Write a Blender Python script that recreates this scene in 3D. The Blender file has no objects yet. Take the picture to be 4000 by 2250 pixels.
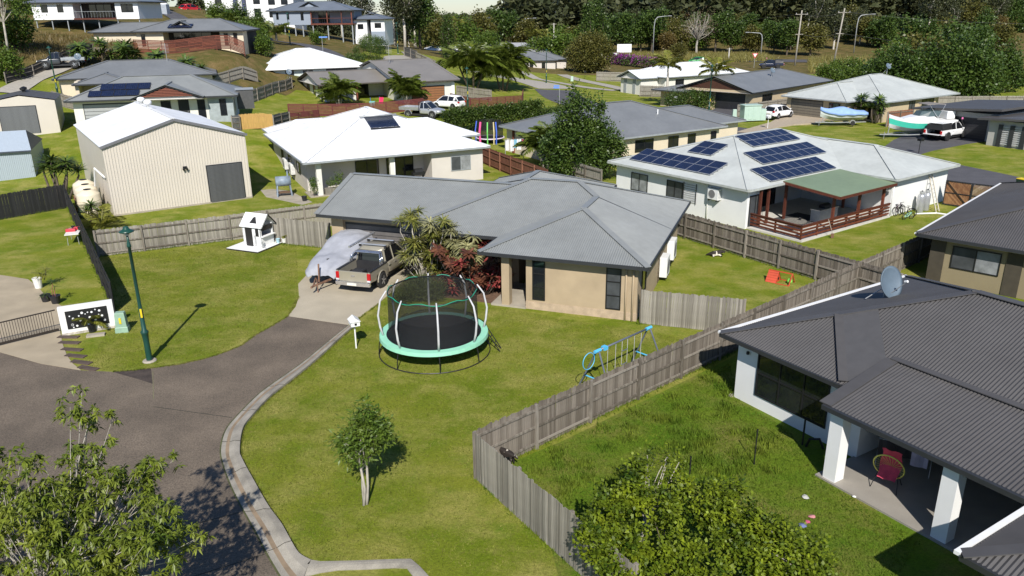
import bpy, math, random
import numpy as np
from mathutils import Vector, Matrix
random.seed(7); RNG = np.random.default_rng(7)
R_ = math.radians
scene = bpy.context.scene
COL = scene.collection
# ------------------------------------------------------------------ camera
CAM_H, PITCH, ROLL, FPX = 14.5, R_(19.5), R_(-0.66), 3070.0
cam = bpy.data.cameras.new('camera'); camo = bpy.data.objects.new('camera', cam); COL.objects.link(camo)
CR = Matrix.Rotation(math.pi/2-PITCH, 3, 'X') @ Matrix.Rotation(ROLL, 3, 'Z')
camo.matrix_world = Matrix.Translation((0, 0, CAM_H)) @ CR.to_4x4()
cam.sensor_width = 36; cam.lens = 36*FPX/4000; cam.clip_end = 6000; cam.clip_start = .1
scene.camera = camo
# ------------------------------------------------------------------ sky, sun, exposure
SUN_EL = R_(40.6)
w = bpy.data.worlds.new('World'); scene.world = w; w.use_nodes = True
nt = w.node_tree; sky = nt.nodes.new('ShaderNodeTexSky'); sky.sky_type = 'NISHITA'; sky.sun_disc = False
sky.sun_elevation = SUN_EL; sky.sun_rotation = R_(177.4); sky.air_density = 1.0; sky.dust_density = .1; sky.ozone_density = 3.0
bg = nt.nodes['Background']; bg.inputs[1].default_value = .075
tint = nt.nodes.new('ShaderNodeMix'); tint.data_type = 'RGBA'; tint.blend_type = 'MULTIPLY'; tint.inputs[0].default_value = 1; tint.inputs[7].default_value = (.85, .94, 1.1, 1)
nt.links.new(sky.outputs[0], tint.inputs[6]); nt.links.new(tint.outputs[2], bg.inputs[0])
sd = bpy.data.lights.new('sun', 'SUN'); sd.energy = 4.6; sd.angle = R_(.53); sd.color = (1, .955, .88)
so = bpy.data.objects.new('sun', sd); COL.objects.link(so)
so.rotation_euler = Vector((-.045, 1, -math.tan(SUN_EL))).to_track_quat('-Z', 'Y').to_euler()
vs = scene.view_settings; vs.view_transform = 'Standard'; vs.look = 'None'; vs.exposure = 0.34; vs.gamma = 1
scene.render.engine = 'CYCLES'; scene.cycles.max_bounces = 4; scene.cycles.diffuse_bounces = 2; scene.cycles.glossy_bounces = 2; scene.cycles.transparent_max_bounces = 8
# ------------------------------------------------------------------ photo pixel (4000 wide) -> world
def ray(px, py): return CR @ Vector(((px-2000)/FPX, -(py-1125)/FPX, -1))
def G(px, py, z=0.0):
    d = ray(px, py); t = (z-CAM_H)/d.z; return Vector((d.x*t, d.y*t, z))
def D(px, py, y):
    d = ray(px, py); t = y/d.y; return Vector((d.x*t, y, CAM_H+d.z*t))
# ------------------------------------------------------------------ terrain
_cp = [(x, y, 0) for x in (-60, -40, -20, 0, 20, 40, 60, 90) for y in (40, 62)]
_cp += [(x, 90, 0) for x in (0, 20, 40, 60, 90)] + [(-20, 76, .3), (-45, 72, .6), (-70, 70, 1.5), (-52, 88, 2.6), (-38, 84, 3.3), (-27, 86, 2.9),
        (-52, 104, 4.4), (-38, 112, 4.4), (-38, 121, 3.8), (-25, 127, 3.5), (-25, 112, 2.2), (-10, 111, 1.8), (-14, 90, .8), (0, 140, .4), (5, 175, .3),
        (30, 170, 0), (60, 170, 0), (100, 150, 0), (0, 220, 1), (60, 235, 0), (130, 220, 0), (30, 250, 1), (-150, 70, 6), (-90, 90, 8),
        (-60, 300, 2), (0, 400, 4), (100, 400, 12), (220, 400, 16), (-10, 700, 10), (160, 700, 46), (300, 700, 70), (-90, 700, 1), (-250, 700, 14),
        (-150, 180, 18), (-120, 140, 15), (-110, 260, 16), (-70, 240, 10), (-80, 1500, -8), (-60, 1000, -6), (-220, 1000, -4), (-400, 1500, -8), (300, 1500, 120), (700, 700, 90), (400, 300, 12), (-600, 500, 40)]
for p in ((215, 310, 106), (100, 305, 108), (250, 212, 118), (320, 145, 135), (160, 100, 140), (545, 112, 142), (700, 208, 124), (950, 200, 122),
          (1265, 148, 172), (1100, 165, 165), (1450, 220, 150), (560, 32, 172), (760, 30, 185), (1420, 172, 178), (1560, 222, 160), (900, 215, 118)):
    v = D(*p); _cp.append((v.x, v.y, v.z))
_cp = np.array(_cp, float)
_n = len(_cp); _A = np.zeros((_n+1, _n+1)); _d = np.hypot(_cp[:, None, 0]-_cp[None, :, 0], _cp[:, None, 1]-_cp[None, :, 1])
_A[:_n, :_n] = -_d; _A[:_n, _n] = 1; _A[_n, :_n] = 1
_W = np.linalg.solve(_A, np.append(_cp[:, 2], 0))
def TA(x, y):
    x = np.asarray(x, float); y = np.asarray(y, float)
    r = np.hypot(x[..., None]-_cp[:, 0], y[..., None]-_cp[:, 1])
    z = -(r*_W[:_n]).sum(-1)+_W[_n]
    t = np.clip((y-64)/14, 0, 1); z = z*t*t*(3-2*t); k = np.clip((y-300)/120, 0, 1)
    cap = 5+np.maximum(x/np.maximum(y, 1), -.03)*240; return z*(1-k)+np.minimum(z, cap)*k
def T(x, y): return float(TA(x, y))
def GT(px, py):                       # pixel -> point on the terrain
    z = 0.0
    for i in range(25):
        p = G(px, py, min(z, 13.5)); z = .6*z+.4*T(p.x, min(p.y, 900))
    return G(px, py, min(z, 13.5))
# ------------------------------------------------------------------ materials
_M = {}
def mat(key, col=(.5, .5, .5), rough=.6, metal=0., var=.12, scale=3., fine=0., bump=0., bscale=40., spec=.5, stretch=None, objrand=0., alpha=1., col2=None, trans=0.):
    if key in _M: return _M[key]
    m = bpy.data.materials.new(key); m.use_nodes = True; n = m.node_tree.nodes; l = m.node_tree.links
    b = n['Principled BSDF']; b.inputs['Roughness'].default_value = rough; b.inputs['Metallic'].default_value = metal
    b.inputs['Specular IOR Level'].default_value = spec
    tc = n.new('ShaderNodeTexCoord'); src = tc.outputs['Object']
    if stretch:
        mp = n.new('ShaderNodeMapping'); mp.inputs['Scale'].default_value = stretch; l.new(src, mp.inputs[0]); src = mp.outputs[0]
    nz = n.new('ShaderNodeTexNoise'); nz.inputs['Scale'].default_value = scale; nz.inputs['Detail'].default_value = 6; l.new(src, nz.inputs['Vector'])
    fac = nz.outputs['Fac']
    if objrand:
        oi = n.new('ShaderNodeObjectInfo'); mx = n.new('ShaderNodeMath'); mx.operation = 'MULTIPLY_ADD'
        l.new(oi.outputs['Random'], mx.inputs[0]); mx.inputs[1].default_value = objrand; l.new(fac, mx.inputs[2])
        sb = n.new('ShaderNodeMath'); sb.operation = 'SUBTRACT'; l.new(mx.outputs[0], sb.inputs[0]); sb.inputs[1].default_value = objrand/2; fac = sb.outputs[0]
    cr = n.new('ShaderNodeValToRGB'); l.new(fac, cr.inputs[0])
    c2 = col2 if col2 else tuple(min(1, c*(1+var)) for c in col); c1 = col if col2 else tuple(c*(1-var) for c in col)
    cr.color_ramp.elements[0].position = .3; cr.color_ramp.elements[1].position = .7
    cr.color_ramp.elements[0].color = (*c1, 1); cr.color_ramp.elements[1].color = (*c2, 1)
    out = cr.outputs[0]
    if fine:
        n2 = n.new('ShaderNodeTexNoise'); n2.inputs['Scale'].default_value = bscale; n2.inputs['Detail'].default_value = 3; l.new(src, n2.inputs['Vector'])
        hs = n.new('ShaderNodeHueSaturation'); mr = n.new('ShaderNodeMapRange'); mr.inputs[1].default_value = .3; mr.inputs[2].default_value = .7
        mr.inputs[3].default_value = 1-fine; mr.inputs[4].default_value = 1+fine; l.new(n2.outputs['Fac'], mr.inputs[0]); l.new(mr.outputs[0], hs.inputs['Value']); l.new(out, hs.inputs['Color']); out = hs.outputs[0]
    l.new(out, b.inputs['Base Color'])
    if bump:
        bp = n.new('ShaderNodeBump'); bp.inputs['Strength'].default_value = bump; bp.inputs['Distance'].default_value = .02
        n3 = n.new('ShaderNodeTexNoise'); n3.inputs['Scale'].default_value = bscale; l.new(src, n3.inputs['Vector']); l.new(n3.outputs['Fac'], bp.inputs['Height']); l.new(bp.outputs[0], b.inputs['Normal'])
    if alpha < 1: b.inputs['Alpha'].default_value = alpha
    if trans:
        mo = n['Material Output']; tr = n.new('ShaderNodeBsdfTranslucent'); ms = n.new('ShaderNodeMixShader'); ms.inputs[0].default_value = trans
        l.new(out, tr.inputs[0]); l.new(b.outputs[0], ms.inputs[1]); l.new(tr.outputs[0], ms.inputs[2]); l.new(ms.outputs[0], mo.inputs[0])
    _M[key] = m; return m
# ------------------------------------------------------------------ mesh builder
class MB:
    def __init__(s): s.v = []; s.f = []
    def add(s, vs, fs):
        o = len(s.v); s.v += [tuple(p) for p in vs]; s.f += [tuple(i+o for i in f) for f in fs]; return s
    def box(s, x0, x1, y0, y1, z0, z1):
        return s.add([(x0, y0, z0), (x1, y0, z0), (x1, y1, z0), (x0, y1, z0), (x0, y0, z1), (x1, y0, z1), (x1, y1, z1), (x0, y1, z1)],
                     [(3, 2, 1, 0), (4, 5, 6, 7), (0, 1, 5, 4), (1, 2, 6, 5), (2, 3, 7, 6), (3, 0, 4, 7)])
    def bar(s, p, q, w, h, up=(0, 0, 1)):
        p = Vector(p); q = Vector(q); d = (q-p).normalized(); u = Vector(up)
        sd = d.cross(u)
        if sd.length < 1e-4: sd = d.cross(Vector((1, 0, 0)))
        sd.normalize(); u = sd.cross(d); a = sd*w/2; b = u*h/2
        return s.add([p-a-b, p+a-b, p+a+b, p-a+b, q-a-b, q+a-b, q+a+b, q-a+b], [(3, 2, 1, 0), (4, 5, 6, 7), (0, 1, 5, 4), (1, 2, 6, 5), (2, 3, 7, 6), (3, 0, 4, 7)])
    def tube(s, pts, r, n=6, cap=True):
        pts = [Vector(p) for p in pts]; rr = r if isinstance(r, (list, tuple)) else [r]*len(pts); o = len(s.v); u = None
        for i, p in enumerate(pts):
            d = (pts[min(i+1, len(pts)-1)]-pts[max(i-1, 0)]).normalized()
            if u is None: u = d.orthogonal().normalized()
            u = (u-d*u.dot(d))
            u = u.normalized() if u.length > 1e-5 else d.orthogonal().normalized()
            vv = d.cross(u)
            for k in range(n):
                a = 2*math.pi*k/n; s.v.append(tuple(p+(u*math.cos(a)+vv*math.sin(a))*rr[i]))
        for i in range(len(pts)-1):
            for k in range(n):
                a = o+i*n+k; b = o+i*n+(k+1) % n; s.f.append((a, b, b+n, a+n))
        if cap: s.f.append(tuple(o+k for k in reversed(range(n)))); s.f.append(tuple(o+(len(pts)-1)*n+k for k in range(n)))
        return s
    def ring(s, c, r, rt, n=28, m=5, ax='z'):
        o = len(s.v)
        for i in range(n):
            a = 2*math.pi*i/n
            for k in range(m):
                b = 2*math.pi*k/m; q = r+rt*math.cos(b); x, y, z = q*math.cos(a), q*math.sin(a), rt*math.sin(b)
                if ax == 'x': x, y, z = z, x, y
                if ax == 'y': x, y, z = x, z, y
                s.v.append((c[0]+x, c[1]+y, c[2]+z))
        for i in range(n):
            for k in range(m):
                s.f.append((o+i*m+k, o+(i+1) % n*m+k, o+(i+1) % n*m+(k+1) % m, o+i*m+(k+1) % m))
        return s
    def lathe(s, prof, n=16, c=(0, 0, 0), ax='z'):
        o = len(s.v)
        for r, z in prof:
            for k in range(n):
                a = 2*math.pi*k/n; x, y = r*math.cos(a), r*math.sin(a)
                p = (x, y, z) if ax == 'z' else ((z, x, y) if ax == 'x' else (x, z, y))
                s.v.append((p[0]+c[0], p[1]+c[1], p[2]+c[2]))
        for i in range(len(prof)-1):
            for k in range(n):
                a = o+i*n+k; b = o+i*n+(k+1) % n; s.f.append((a, b, b+n, a+n))
        s.f.append(tuple(o+k for k in reversed(range(n)))); s.f.append(tuple(o+(len(prof)-1)*n+k for k in range(n)))
        return s
    def prism(s, poly, z0, z1):
        n = len(poly); o = len(s.v); s.v += [(p[0], p[1], z0) for p in poly]+[(p[0], p[1], z1) for p in poly]
        s.f.append(tuple(o+i for i in reversed(range(n)))); s.f.append(tuple(o+n+i for i in range(n)))
        for i in range(n): j = (i+1) % n; s.f.append((o+i, o+j, o+n+j, o+n+i))
        return s
    def loft(s, secs, cap=True):
        n = len(secs[0]); o = len(s.v)
        for c in secs: s.v += [tuple(p) for p in c]
        for i in range(len(secs)-1):
            for k in range(n): s.f.append((o+i*n+k, o+i*n+(k+1) % n, o+(i+1)*n+(k+1) % n, o+(i+1)*n+k))
        if cap: s.f.append(tuple(o+k for k in reversed(range(n)))); s.f.append(tuple(o+(len(secs)-1)*n+k for k in range(n)))
        return s
    def poly(s, pts): return s.add(pts, [tuple(range(len(pts)))])
    def mesh(s, name): 
        me = bpy.data.meshes.new(name); me.from_pydata(s.v, [], s.f); me.update(); return me
    def build(s, name, m, parent=None, smooth=False, loc=None, rz=0, sub=0, bev=0, label=None):
        me = s.mesh(name); o = bpy.data.objects.new(name, me); COL.objects.link(o); me.materials.append(m)
        if smooth: me.polygons.foreach_set('use_smooth', [True]*len(me.polygons))
        if parent: o.parent = parent
        if loc is not None: o.location = loc
        o.rotation_euler[2] = rz
        if bev: b = o.modifiers.new('bevel', 'BEVEL'); b.width = bev; b.segments = 2; b.limit_method = 'ANGLE'
        if sub: b = o.modifiers.new('sub', 'SUBSURF'); b.levels = sub; b.render_levels = sub
        if label: o['label'] = label
        return o
def npmesh(name, V, F, m, parent=None, loc=None, smooth=False):
    me = bpy.data.meshes.new(name); nf, k = F.shape
    me.vertices.add(len(V)); me.vertices.foreach_set('co', np.ascontiguousarray(V, np.float32).ravel())
    me.loops.add(nf*k); me.loops.foreach_set('vertex_index', np.ascontiguousarray(F, np.int32).ravel())
    me.polygons.add(nf); me.polygons.foreach_set('loop_start', np.arange(0, nf*k, k, dtype=np.int32)); me.polygons.foreach_set('loop_total', np.full(nf, k, np.int32))
    if smooth: me.polygons.foreach_set('use_smooth', np.ones(nf, bool))
    me.update(calc_edges=True); me.materials.append(m)
    o = bpy.data.objects.new(name, me); COL.objects.link(o)
    if parent: o.parent = parent
    if loc is not None: o.location = loc
    return o
def tag(o, label=None, cat=None, group=None, kind=None):
    if label: o['label'] = label
    if cat: o['category'] = cat
    if group: o['group'] = group
    if kind: o['kind'] = kind
    return o
def thing(name, label, cat, loc=(0, 0, 0), rz=0., group=None):
    o = bpy.data.objects.new(name, None); COL.objects.link(o); o.empty_display_size = .2
    o.location = loc; o.rotation_euler[2] = rz; return tag(o, label, cat, group)
def struct(o): o['kind'] = 'structure'; return o
def nth(i): return '%d%s' % (i, 'th' if 10 < i % 100 < 14 else {1: 'st', 2: 'nd', 3: 'rd'}.get(i % 10, 'th'))
def copy_tree(o, parent=None, **kw):
    c = o.copy(); COL.objects.link(c); c.parent = parent
    for ch in list(o.children): copy_tree(ch, c)
    for k, v in kw.items():
        if k == 'loc': c.location = v
        elif k == 'rz': c.rotation_euler[2] = v
        elif k == 'sc': c.scale = (v, v, v)
        else: c[k] = v
    return c
def inst(o, parent, loc, rz=0, rot=None, sc=1):         # part sharing mesh data
    c = o.copy(); COL.objects.link(c); c.parent = parent; c.location = loc; c.rotation_euler = rot if rot else (0, 0, rz)
    c.scale = sc if isinstance(sc, tuple) else (sc, sc, sc); return c
# ------------------------------------------------------------------ ground, roads, paths
def grass_mat(key, a, b, c, d, hill=False):
    m = bpy.data.materials.new(key); m.use_nodes = True; n = m.node_tree.nodes; l = m.node_tree.links; bs = n['Principled BSDF']
    bs.inputs['Roughness'].default_value = .9; bs.inputs['Specular IOR Level'].default_value = .15
    tc = n.new('ShaderNodeTexCoord')
    def nz(s, det=5, st=None, dist=0):
        x = n.new('ShaderNodeTexNoise'); x.inputs['Scale'].default_value = s; x.inputs['Detail'].default_value = det; x.inputs['Distortion'].default_value = dist; x.inputs['Roughness'].default_value = .68
        if st:
            mp = n.new('ShaderNodeMapping'); mp.inputs['Scale'].default_value = st; mp.inputs['Rotation'].default_value = (0, 0, .5); l.new(tc.outputs['Object'], mp.inputs[0]); l.new(mp.outputs[0], x.inputs['Vector'])
        else: l.new(tc.outputs['Object'], x.inputs['Vector'])
        return x.outputs['Fac']
    def ramp(f, p0, c0, p1, c1):
        r = n.new('ShaderNodeValToRGB'); l.new(f, r.inputs[0]); e = r.color_ramp.elements; e[0].position = p0; e[1].position = p1
        e[0].color = (*c0, 1); e[1].color = (*c1, 1); return r.outputs[0]
    def mix(f, A, B, mode='MIX'):
        x = n.new('ShaderNodeMix'); x.data_type = 'RGBA'; x.blend_type = mode
        if isinstance(f, float): x.inputs[0].default_value = f
        else: l.new(f, x.inputs[0])
        l.new(A, x.inputs[6]); l.new(B, x.inputs[7]); return x.outputs[2]
    base = ramp(nz(.3, 10), .40, a, .60, b)
    dry = ramp(nz(.42, 12, (1, 1.3, 1), .15), .45, (0, 0, 0), .66, (.85, .85, .85))
    drc = ramp(nz(5), .3, c, .7, tuple(x*1.2 for x in c))
    x = mix(dry, base, drc)
    lush = ramp(nz(.8, 12, None, .1), .54, (0, 0, 0), .72, (.7, .7, .7))
    luc = ramp(nz(6), .3, d, .7, tuple(x*1.25 for x in d)); x = mix(lush, x, luc)
    fine = ramp(nz(9, 8, (1, 1.5, 1)), .34, (.72,)*3, .68, (1.25,)*3); x = mix(1., x, fine, 'MULTIPLY')
    fine2 = ramp(nz(45, 4), .32, (.62,)*3, .68, (1.38,)*3); x = mix(1., x, fine2, 'MULTIPLY')
    l.new(x, bs.inputs['Base Color'])
    bp = n.new('ShaderNodeBump'); bp.inputs['Strength'].default_value = .8; bp.inputs['Distance'].default_value = .05; l.new(nz(32, 4), bp.inputs['Height']); l.new(bp.outputs[0], bs.inputs['Normal'])
    return m
GRASS = grass_mat('lawn_grass', (.135, .185, .010), (.20, .225, .022), (.31, .28, .078), (.09, .165, .009))
GRASS2 = grass_mat('rank_grass', (.085, .16, .008), (.13, .19, .014), (.19, .17, .045), (.062, .15, .008))
SCRUB = grass_mat('hill_grass', (.085, .085, .02), (.13, .10, .032), (.20, .135, .06), (.06, .085, .015))
ys = np.concatenate([np.arange(-60, 64, 4), np.arange(64, 200, 3), np.arange(200, 420, 10), np.arange(420, 900, 30), np.arange(900, 3001, 150)]).astype(float)
xs = np.concatenate([np.arange(-1500, -300, 150), np.arange(-300, -140, 16), np.arange(-140, 120, 4), np.arange(120, 300, 18), np.arange(300, 1801, 150)]).astype(float)
GX, GY = np.meshgrid(xs, ys); GZ = TA(GX, GY)
nx, ny = len(xs), len(ys); idx = np.arange(nx*ny).reshape(ny, nx)
Fq = np.stack([idx[:-1, :-1], idx[:-1, 1:], idx[1:, 1:], idx[1:, :-1]], -1).reshape(-1, 4)
gm = npmesh('ground', np.stack([GX, GY, GZ], -1).reshape(-1, 3), Fq, GRASS, smooth=True); struct(gm)
gm.data.materials.append(SCRUB)
cx = GX[:-1, :-1].ravel(); cy = GY[:-1, :-1].ravel()
hillm = (((cx < -28) & (cy > 108) & (cy > 150+cx)) | (cy > 185)) 
gm.data.polygons.foreach_set('material_index', hillm.astype(np.int32))
ROADM = mat('aggregate_road', (.140, .110, .080), .85, var=.24, scale=.5, fine=.38, bump=.5, bscale=22)
ASPH = mat('asphalt', (.085, .082, .088), .85, var=.15, scale=.8, fine=.2, bump=.3, bscale=60)
DRIVE = mat('pale_aggregate', (.42, .365, .27), .85, var=.09, scale=.7, fine=.22, bump=.4, bscale=45)
CONC = mat('concrete', (.36, .32, .255), .85, var=.18, scale=1.4, fine=.1, bump=.2, bscale=50)
KERB = mat('kerb_concrete', (.29, .265, .22), .85, var=.3, scale=1.3, fine=.18, bump=.3, bscale=40)
SLAB = mat('patio_tile', (.30, .275, .24), .6, var=.08, scale=1.5, fine=.05)
def sheet(name, px, z, m, world=False, z0=None):
    pts = [(p if world else G(*p)) for p in px]; mb = MB()
    mb.prism([(p[0], p[1]) for p in pts], z-.25 if z0 is None else z0, z)
    a = sum(pts[i][0]*pts[(i+1) % len(pts)][1]-pts[(i+1) % len(pts)][0]*pts[i][1] for i in range(len(pts)))
    if a < 0: mb.f = [tuple(reversed(f)) for f in mb.f]
    return struct(mb.build(name, m))
def smooth_px(pts, n=5):              # catmull-rom through picked points
    P = [Vector(p[:2]) for p in pts]; out = []
    for i in range(len(P)-1):
        a, b, c, d = P[max(i-1, 0)], P[i], P[i+1], P[min(i+2, len(P)-1)]
        for k in range(n):
            t = k/n; out.append(.5*((2*b)+(c-a)*t+(2*a-5*b+4*c-d)*t*t+(3*b-a-3*c+d)*t**3))
    out.append(P[-1]); return out
inner = smooth_px([G(*p) for p in [(1363, 1270), (1300, 1320), (1180, 1418), (1050, 1510), (1000, 1550), (932, 1619), (882, 1681), (862, 1757), (874, 1823), (905, 1905), (944, 1982), (995, 2072), (1039, 2157), (1089, 2243), (1150, 2340)]])
outer = smooth_px([G(*p) for p in [(1385, 1277), (1330, 1325), (1225, 1420), (1110, 1512), (1055, 1556), (990, 1626), (950, 1682), (938, 1765), (948, 1803), (1000, 1899), (1050, 1986), (1101, 2056), (1140, 2126), (1171, 2173), (1217, 2200)]])
roadL = [G(*p) for p in [(1125, 1236), (1060, 1275), (1000, 1308), (940, 1352), (870, 1380), (800, 1402), (700, 1424), (600, 1438), (520, 1448), (440, 1453), (310, 1447), (160, 1421), (0, 1376), (-300, 1290), (-900, 1400), (-900, 2600), (1250, 2600)]]
sheet('road', [(p[0], p[1]) for p in roadL]+[(p[0], p[1]) for p in reversed(inner)]+[tuple(G(1363, 1270)[:2])], .012, ROADM, world=True)
# rolled kerb: inner channel, raised back
def ribbon(name, A, B, m, zA, zB, zmid, nm=4):
    mb = MB(); n = min(len(A), len(B)); rows = []
    for a, b in zip(A[:n], B[:n]):
        a = Vector((a[0], a[1], 0)); b = Vector((b[0], b[1], 0)); rows.append([(a.x, a.y, -.1), (a.x, a.y, zA), tuple(a.lerp(b, .4)+Vector((0, 0, zmid))), tuple(a.lerp(b, .72)+Vector((0, 0, zB))), tuple(b+Vector((0, 0, zB))), (b.x, b.y, -.1)])
    k = 6; V = [p for r in rows for p in r]; F = [(i*k+j, i*k+j+1, (i+1)*k+j+1, (i+1)*k+j) for i in range(n-1) for j in range(k-1)]
    mb.add(V, F); return struct(mb.build(name, m))
ribbon('kerb', inner, outer, KERB, .016, .12, .03)
def band(name, f0, f1, z0, z1, m):
    V = []; n = min(len(inner), len(outer))
    for a, b in zip(inner[:n], outer[:n]): V += [(*a.lerp(b, f0), z0), (*a.lerp(b, f1), z1)]
    return struct(MB().add(V, [(2*i, 2*i+1, 2*i+3, 2*i+2) for i in range(n-1)]).build(name, m))
band('kerb_channel', .26, .46, .030, .042, mat('channel_stain', (.25, .185, .12), .9, var=.25, scale=2)); band('kerb_edge', -.05, .025, .018, .020, mat('joint_moss', (.075, .08, .028), .9, var=.5, scale=4))
for i in range(6, 66, 9):
    a, b = Vector((*inner[i], .02)), Vector((*outer[i], .125)); m_ = a.lerp(b, .4); m_.z = .034; c = a.lerp(b, .72); c.z = .124
    struct(MB().bar(a, m_, .02, .006).bar(m_, c, .02, .006).bar(c, b, .02, .006).build('kerb_joint', mat('joint_dark', (.035, .035, .025), .9)))
ret_o = [G(*p) for p in [(1217, 2200), (1253, 2206), (1388, 2203), (1544, 2197), (1606, 2196), (1640, 2225), (1700, 2290)]]
ret_i = [G(*p) for p in [(1160, 2262), (1249, 2240), (1322, 2229), (1427, 2226), (1544, 2220), (1590, 2222), (1640, 2290)]]
ribbon('kerb', ret_i, ret_o, KERB, .03, .12, .1)
for a, b in (((1085, 2150), (640, 2290)), ((905, 1632), (600, 1590)), ((935, 2003), (660, 2075))):      # sawn joints
    p, q = G(*a), G(*b); struct(MB().bar(p+Vector((0, 0, .013)), q+Vector((0, 0, .013)), .025, .012).build('road_joint', mat('joint_dark', (.035, .035, .025), .9)))
struct(MB().bar(G(597, 1450)+Vector((0, 0, .013)), G(600, 1560)+Vector((0, 0, .010)), .03, .008).build('road_joint', mat('joint_dust', (.16, .15, .08), .9, var=.3)))
sheet('road_patch', [(440, 1454), (590, 1440), (596, 1500), (540, 1482)], .017, mat('old_bitumen', (.06, .045, .036), .9, var=.3, scale=3, fine=.4))
sheet('driveway', [(1125, 1236), (1155, 1200), (1168, 1160), (1165, 1110), (1250, 1020), (1330, 985), (1640, 1010), (1600, 1080), (1480, 1185), (1420, 1230), (1366, 1270)], .022, DRIVE)
yard = [(-900, 1010), (-200, 1062), (0, 1075), (110, 1092), (152, 1125), (190, 1172), (240, 1195), (236, 1300), (245, 1345), (262, 1390), (285, 1422), (316, 1447), (160, 1422), (0, 1377), (-300, 1291), (-900, 1200)]
sheet('concrete_driveway', yard, .024, mat('yard_concrete', (.375, .31, .215), .85, var=.14, scale=.7, fine=.08, bump=.2, bscale=50))
sheet('back_lawn', [(1862, 1862), (2200, 1722), (2850, 1402), (3361, 1095), (3700, 1200), (4300, 1700), (4300, 2700), (2300, 2700), (2150, 2130)], .006, GRASS2)
# garden bed with mulch by the porch
sheet('garden_bed', [(1560, 1120), (1600, 1070), (1700, 1060), (1960, 1130), (1965, 1192), (1880, 1180), (1760, 1165), (1640, 1150)], .03, mat('mulch', (.13, .075, .045), .95, var=.35, scale=6, fine=.4))
# paths over the terrain
def drape(name, C, wd, m, dz=.07):
    C = [Vector((c[0], c[1])) for c in smooth_px(C, 6)]; V = []; F = []
    for i, c in enumerate(C):
        d = (C[min(i+1, len(C)-1)]-C[max(i-1, 0)]).normalized(); n = Vector((-d.y, d.x))
        ww = wd if not isinstance(wd, (list, tuple)) else wd[0]+(wd[1]-wd[0])*i/(len(C)-1)
        for k in range(5):
            q = c+n*ww*(k/4-.5); V.append((q.x, q.y, T(q.x, q.y)+dz))
    for i in range(len(C)-1):
        for k in range(4): F.append((i*5+k, i*5+k+1, (i+1)*5+k+1, (i+1)*5+k))
    return struct(MB().add(V, F).build(name, m, smooth=True))
# ------------------------------------------------------------------ houses
def roofm(key, c, rough=.42): return mat(key, c, rough, var=.08, scale=.45, fine=.05, bscale=2.5, spec=.4)
RGREY = roofm('roof_grey', (.232, .242, .238)); RDARK = roofm('roof_charcoal', (.083, .079, .078), .5); RWHITE = roofm('roof_white', (.82, .83, .84), .5)
RCREAM = roofm('roof_pale', (.50, .52, .49)); RTAN = roofm('roof_tan', (.225, .205, .18)); RBLUE = roofm('roof_bluegrey', (.15, .17, .20)); RMID = roofm('roof_midgrey', (.185, .192, .196))
WTAN = mat('render_tan', (.40, .31, .20), .85, var=.12, scale=.9, fine=.04, bump=.15, bscale=60)
WWHITE = mat('render_white', (.78, .78, .77), .8, var=.04, scale=.8, fine=.02); WGREY = mat('render_warm_grey', (.58, .535, .485), .85, var=.05, scale=.9, fine=.03)
WCREAM = mat('render_cream', (.66, .57, .43), .85, var=.04, scale=.8); WBROWN = mat('render_olive', (.25, .205, .125), .85, var=.06, scale=.8, fine=.05)
WPALE = mat('render_pale', (.70, .68, .62), .85, var=.04); WBLUE = mat('boards_greyblue', (.26, .30, .36), .7, var=.05, stretch=(.3, .3, 9)); WMINT = mat('render_mint', (.60, .66, .62), .8, var=.05)
WBEIGE = mat('render_beige', (.50, .40, .26), .85, var=.06)
TRIMD = mat('trim_dark', (.03, .032, .035), .5, var=.1); TRIMG = mat('trim_grey', (.30, .32, .33), .5); TRIMW = mat('trim_white', (.78, .78, .77), .5, var=.05)
GLASS = mat('window_glass', (.012, .014, .017), .06, var=.3, scale=1.5, spec=.8); GLASSL = mat('window_curtained', (.23, .24, .25), .15, var=.35, scale=2, spec=.6)
GLASSM = mat('window_screen', (.06, .065, .07), .4, var=.3, scale=2); BLACK = mat('black_paint', (.012, .012, .013), .5)
SOLAR = mat('solar_cells', (.010, .016, .045), .12, var=.3, scale=2, spec=.7); ALU = mat('aluminium', (.55, .56, .58), .35, metal=.7, var=.08)
ROLL = mat('roller_grey', (.15, .155, .16), .5, var=.08); ROLLW = mat('door_grey', (.36, .37, .37), .5, var=.05)
SHADEWALL = mat('recess_wall_shade', (.05, .047, .045), .9)  # recessed verandah and deck walls: their shade is put into the colour
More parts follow.
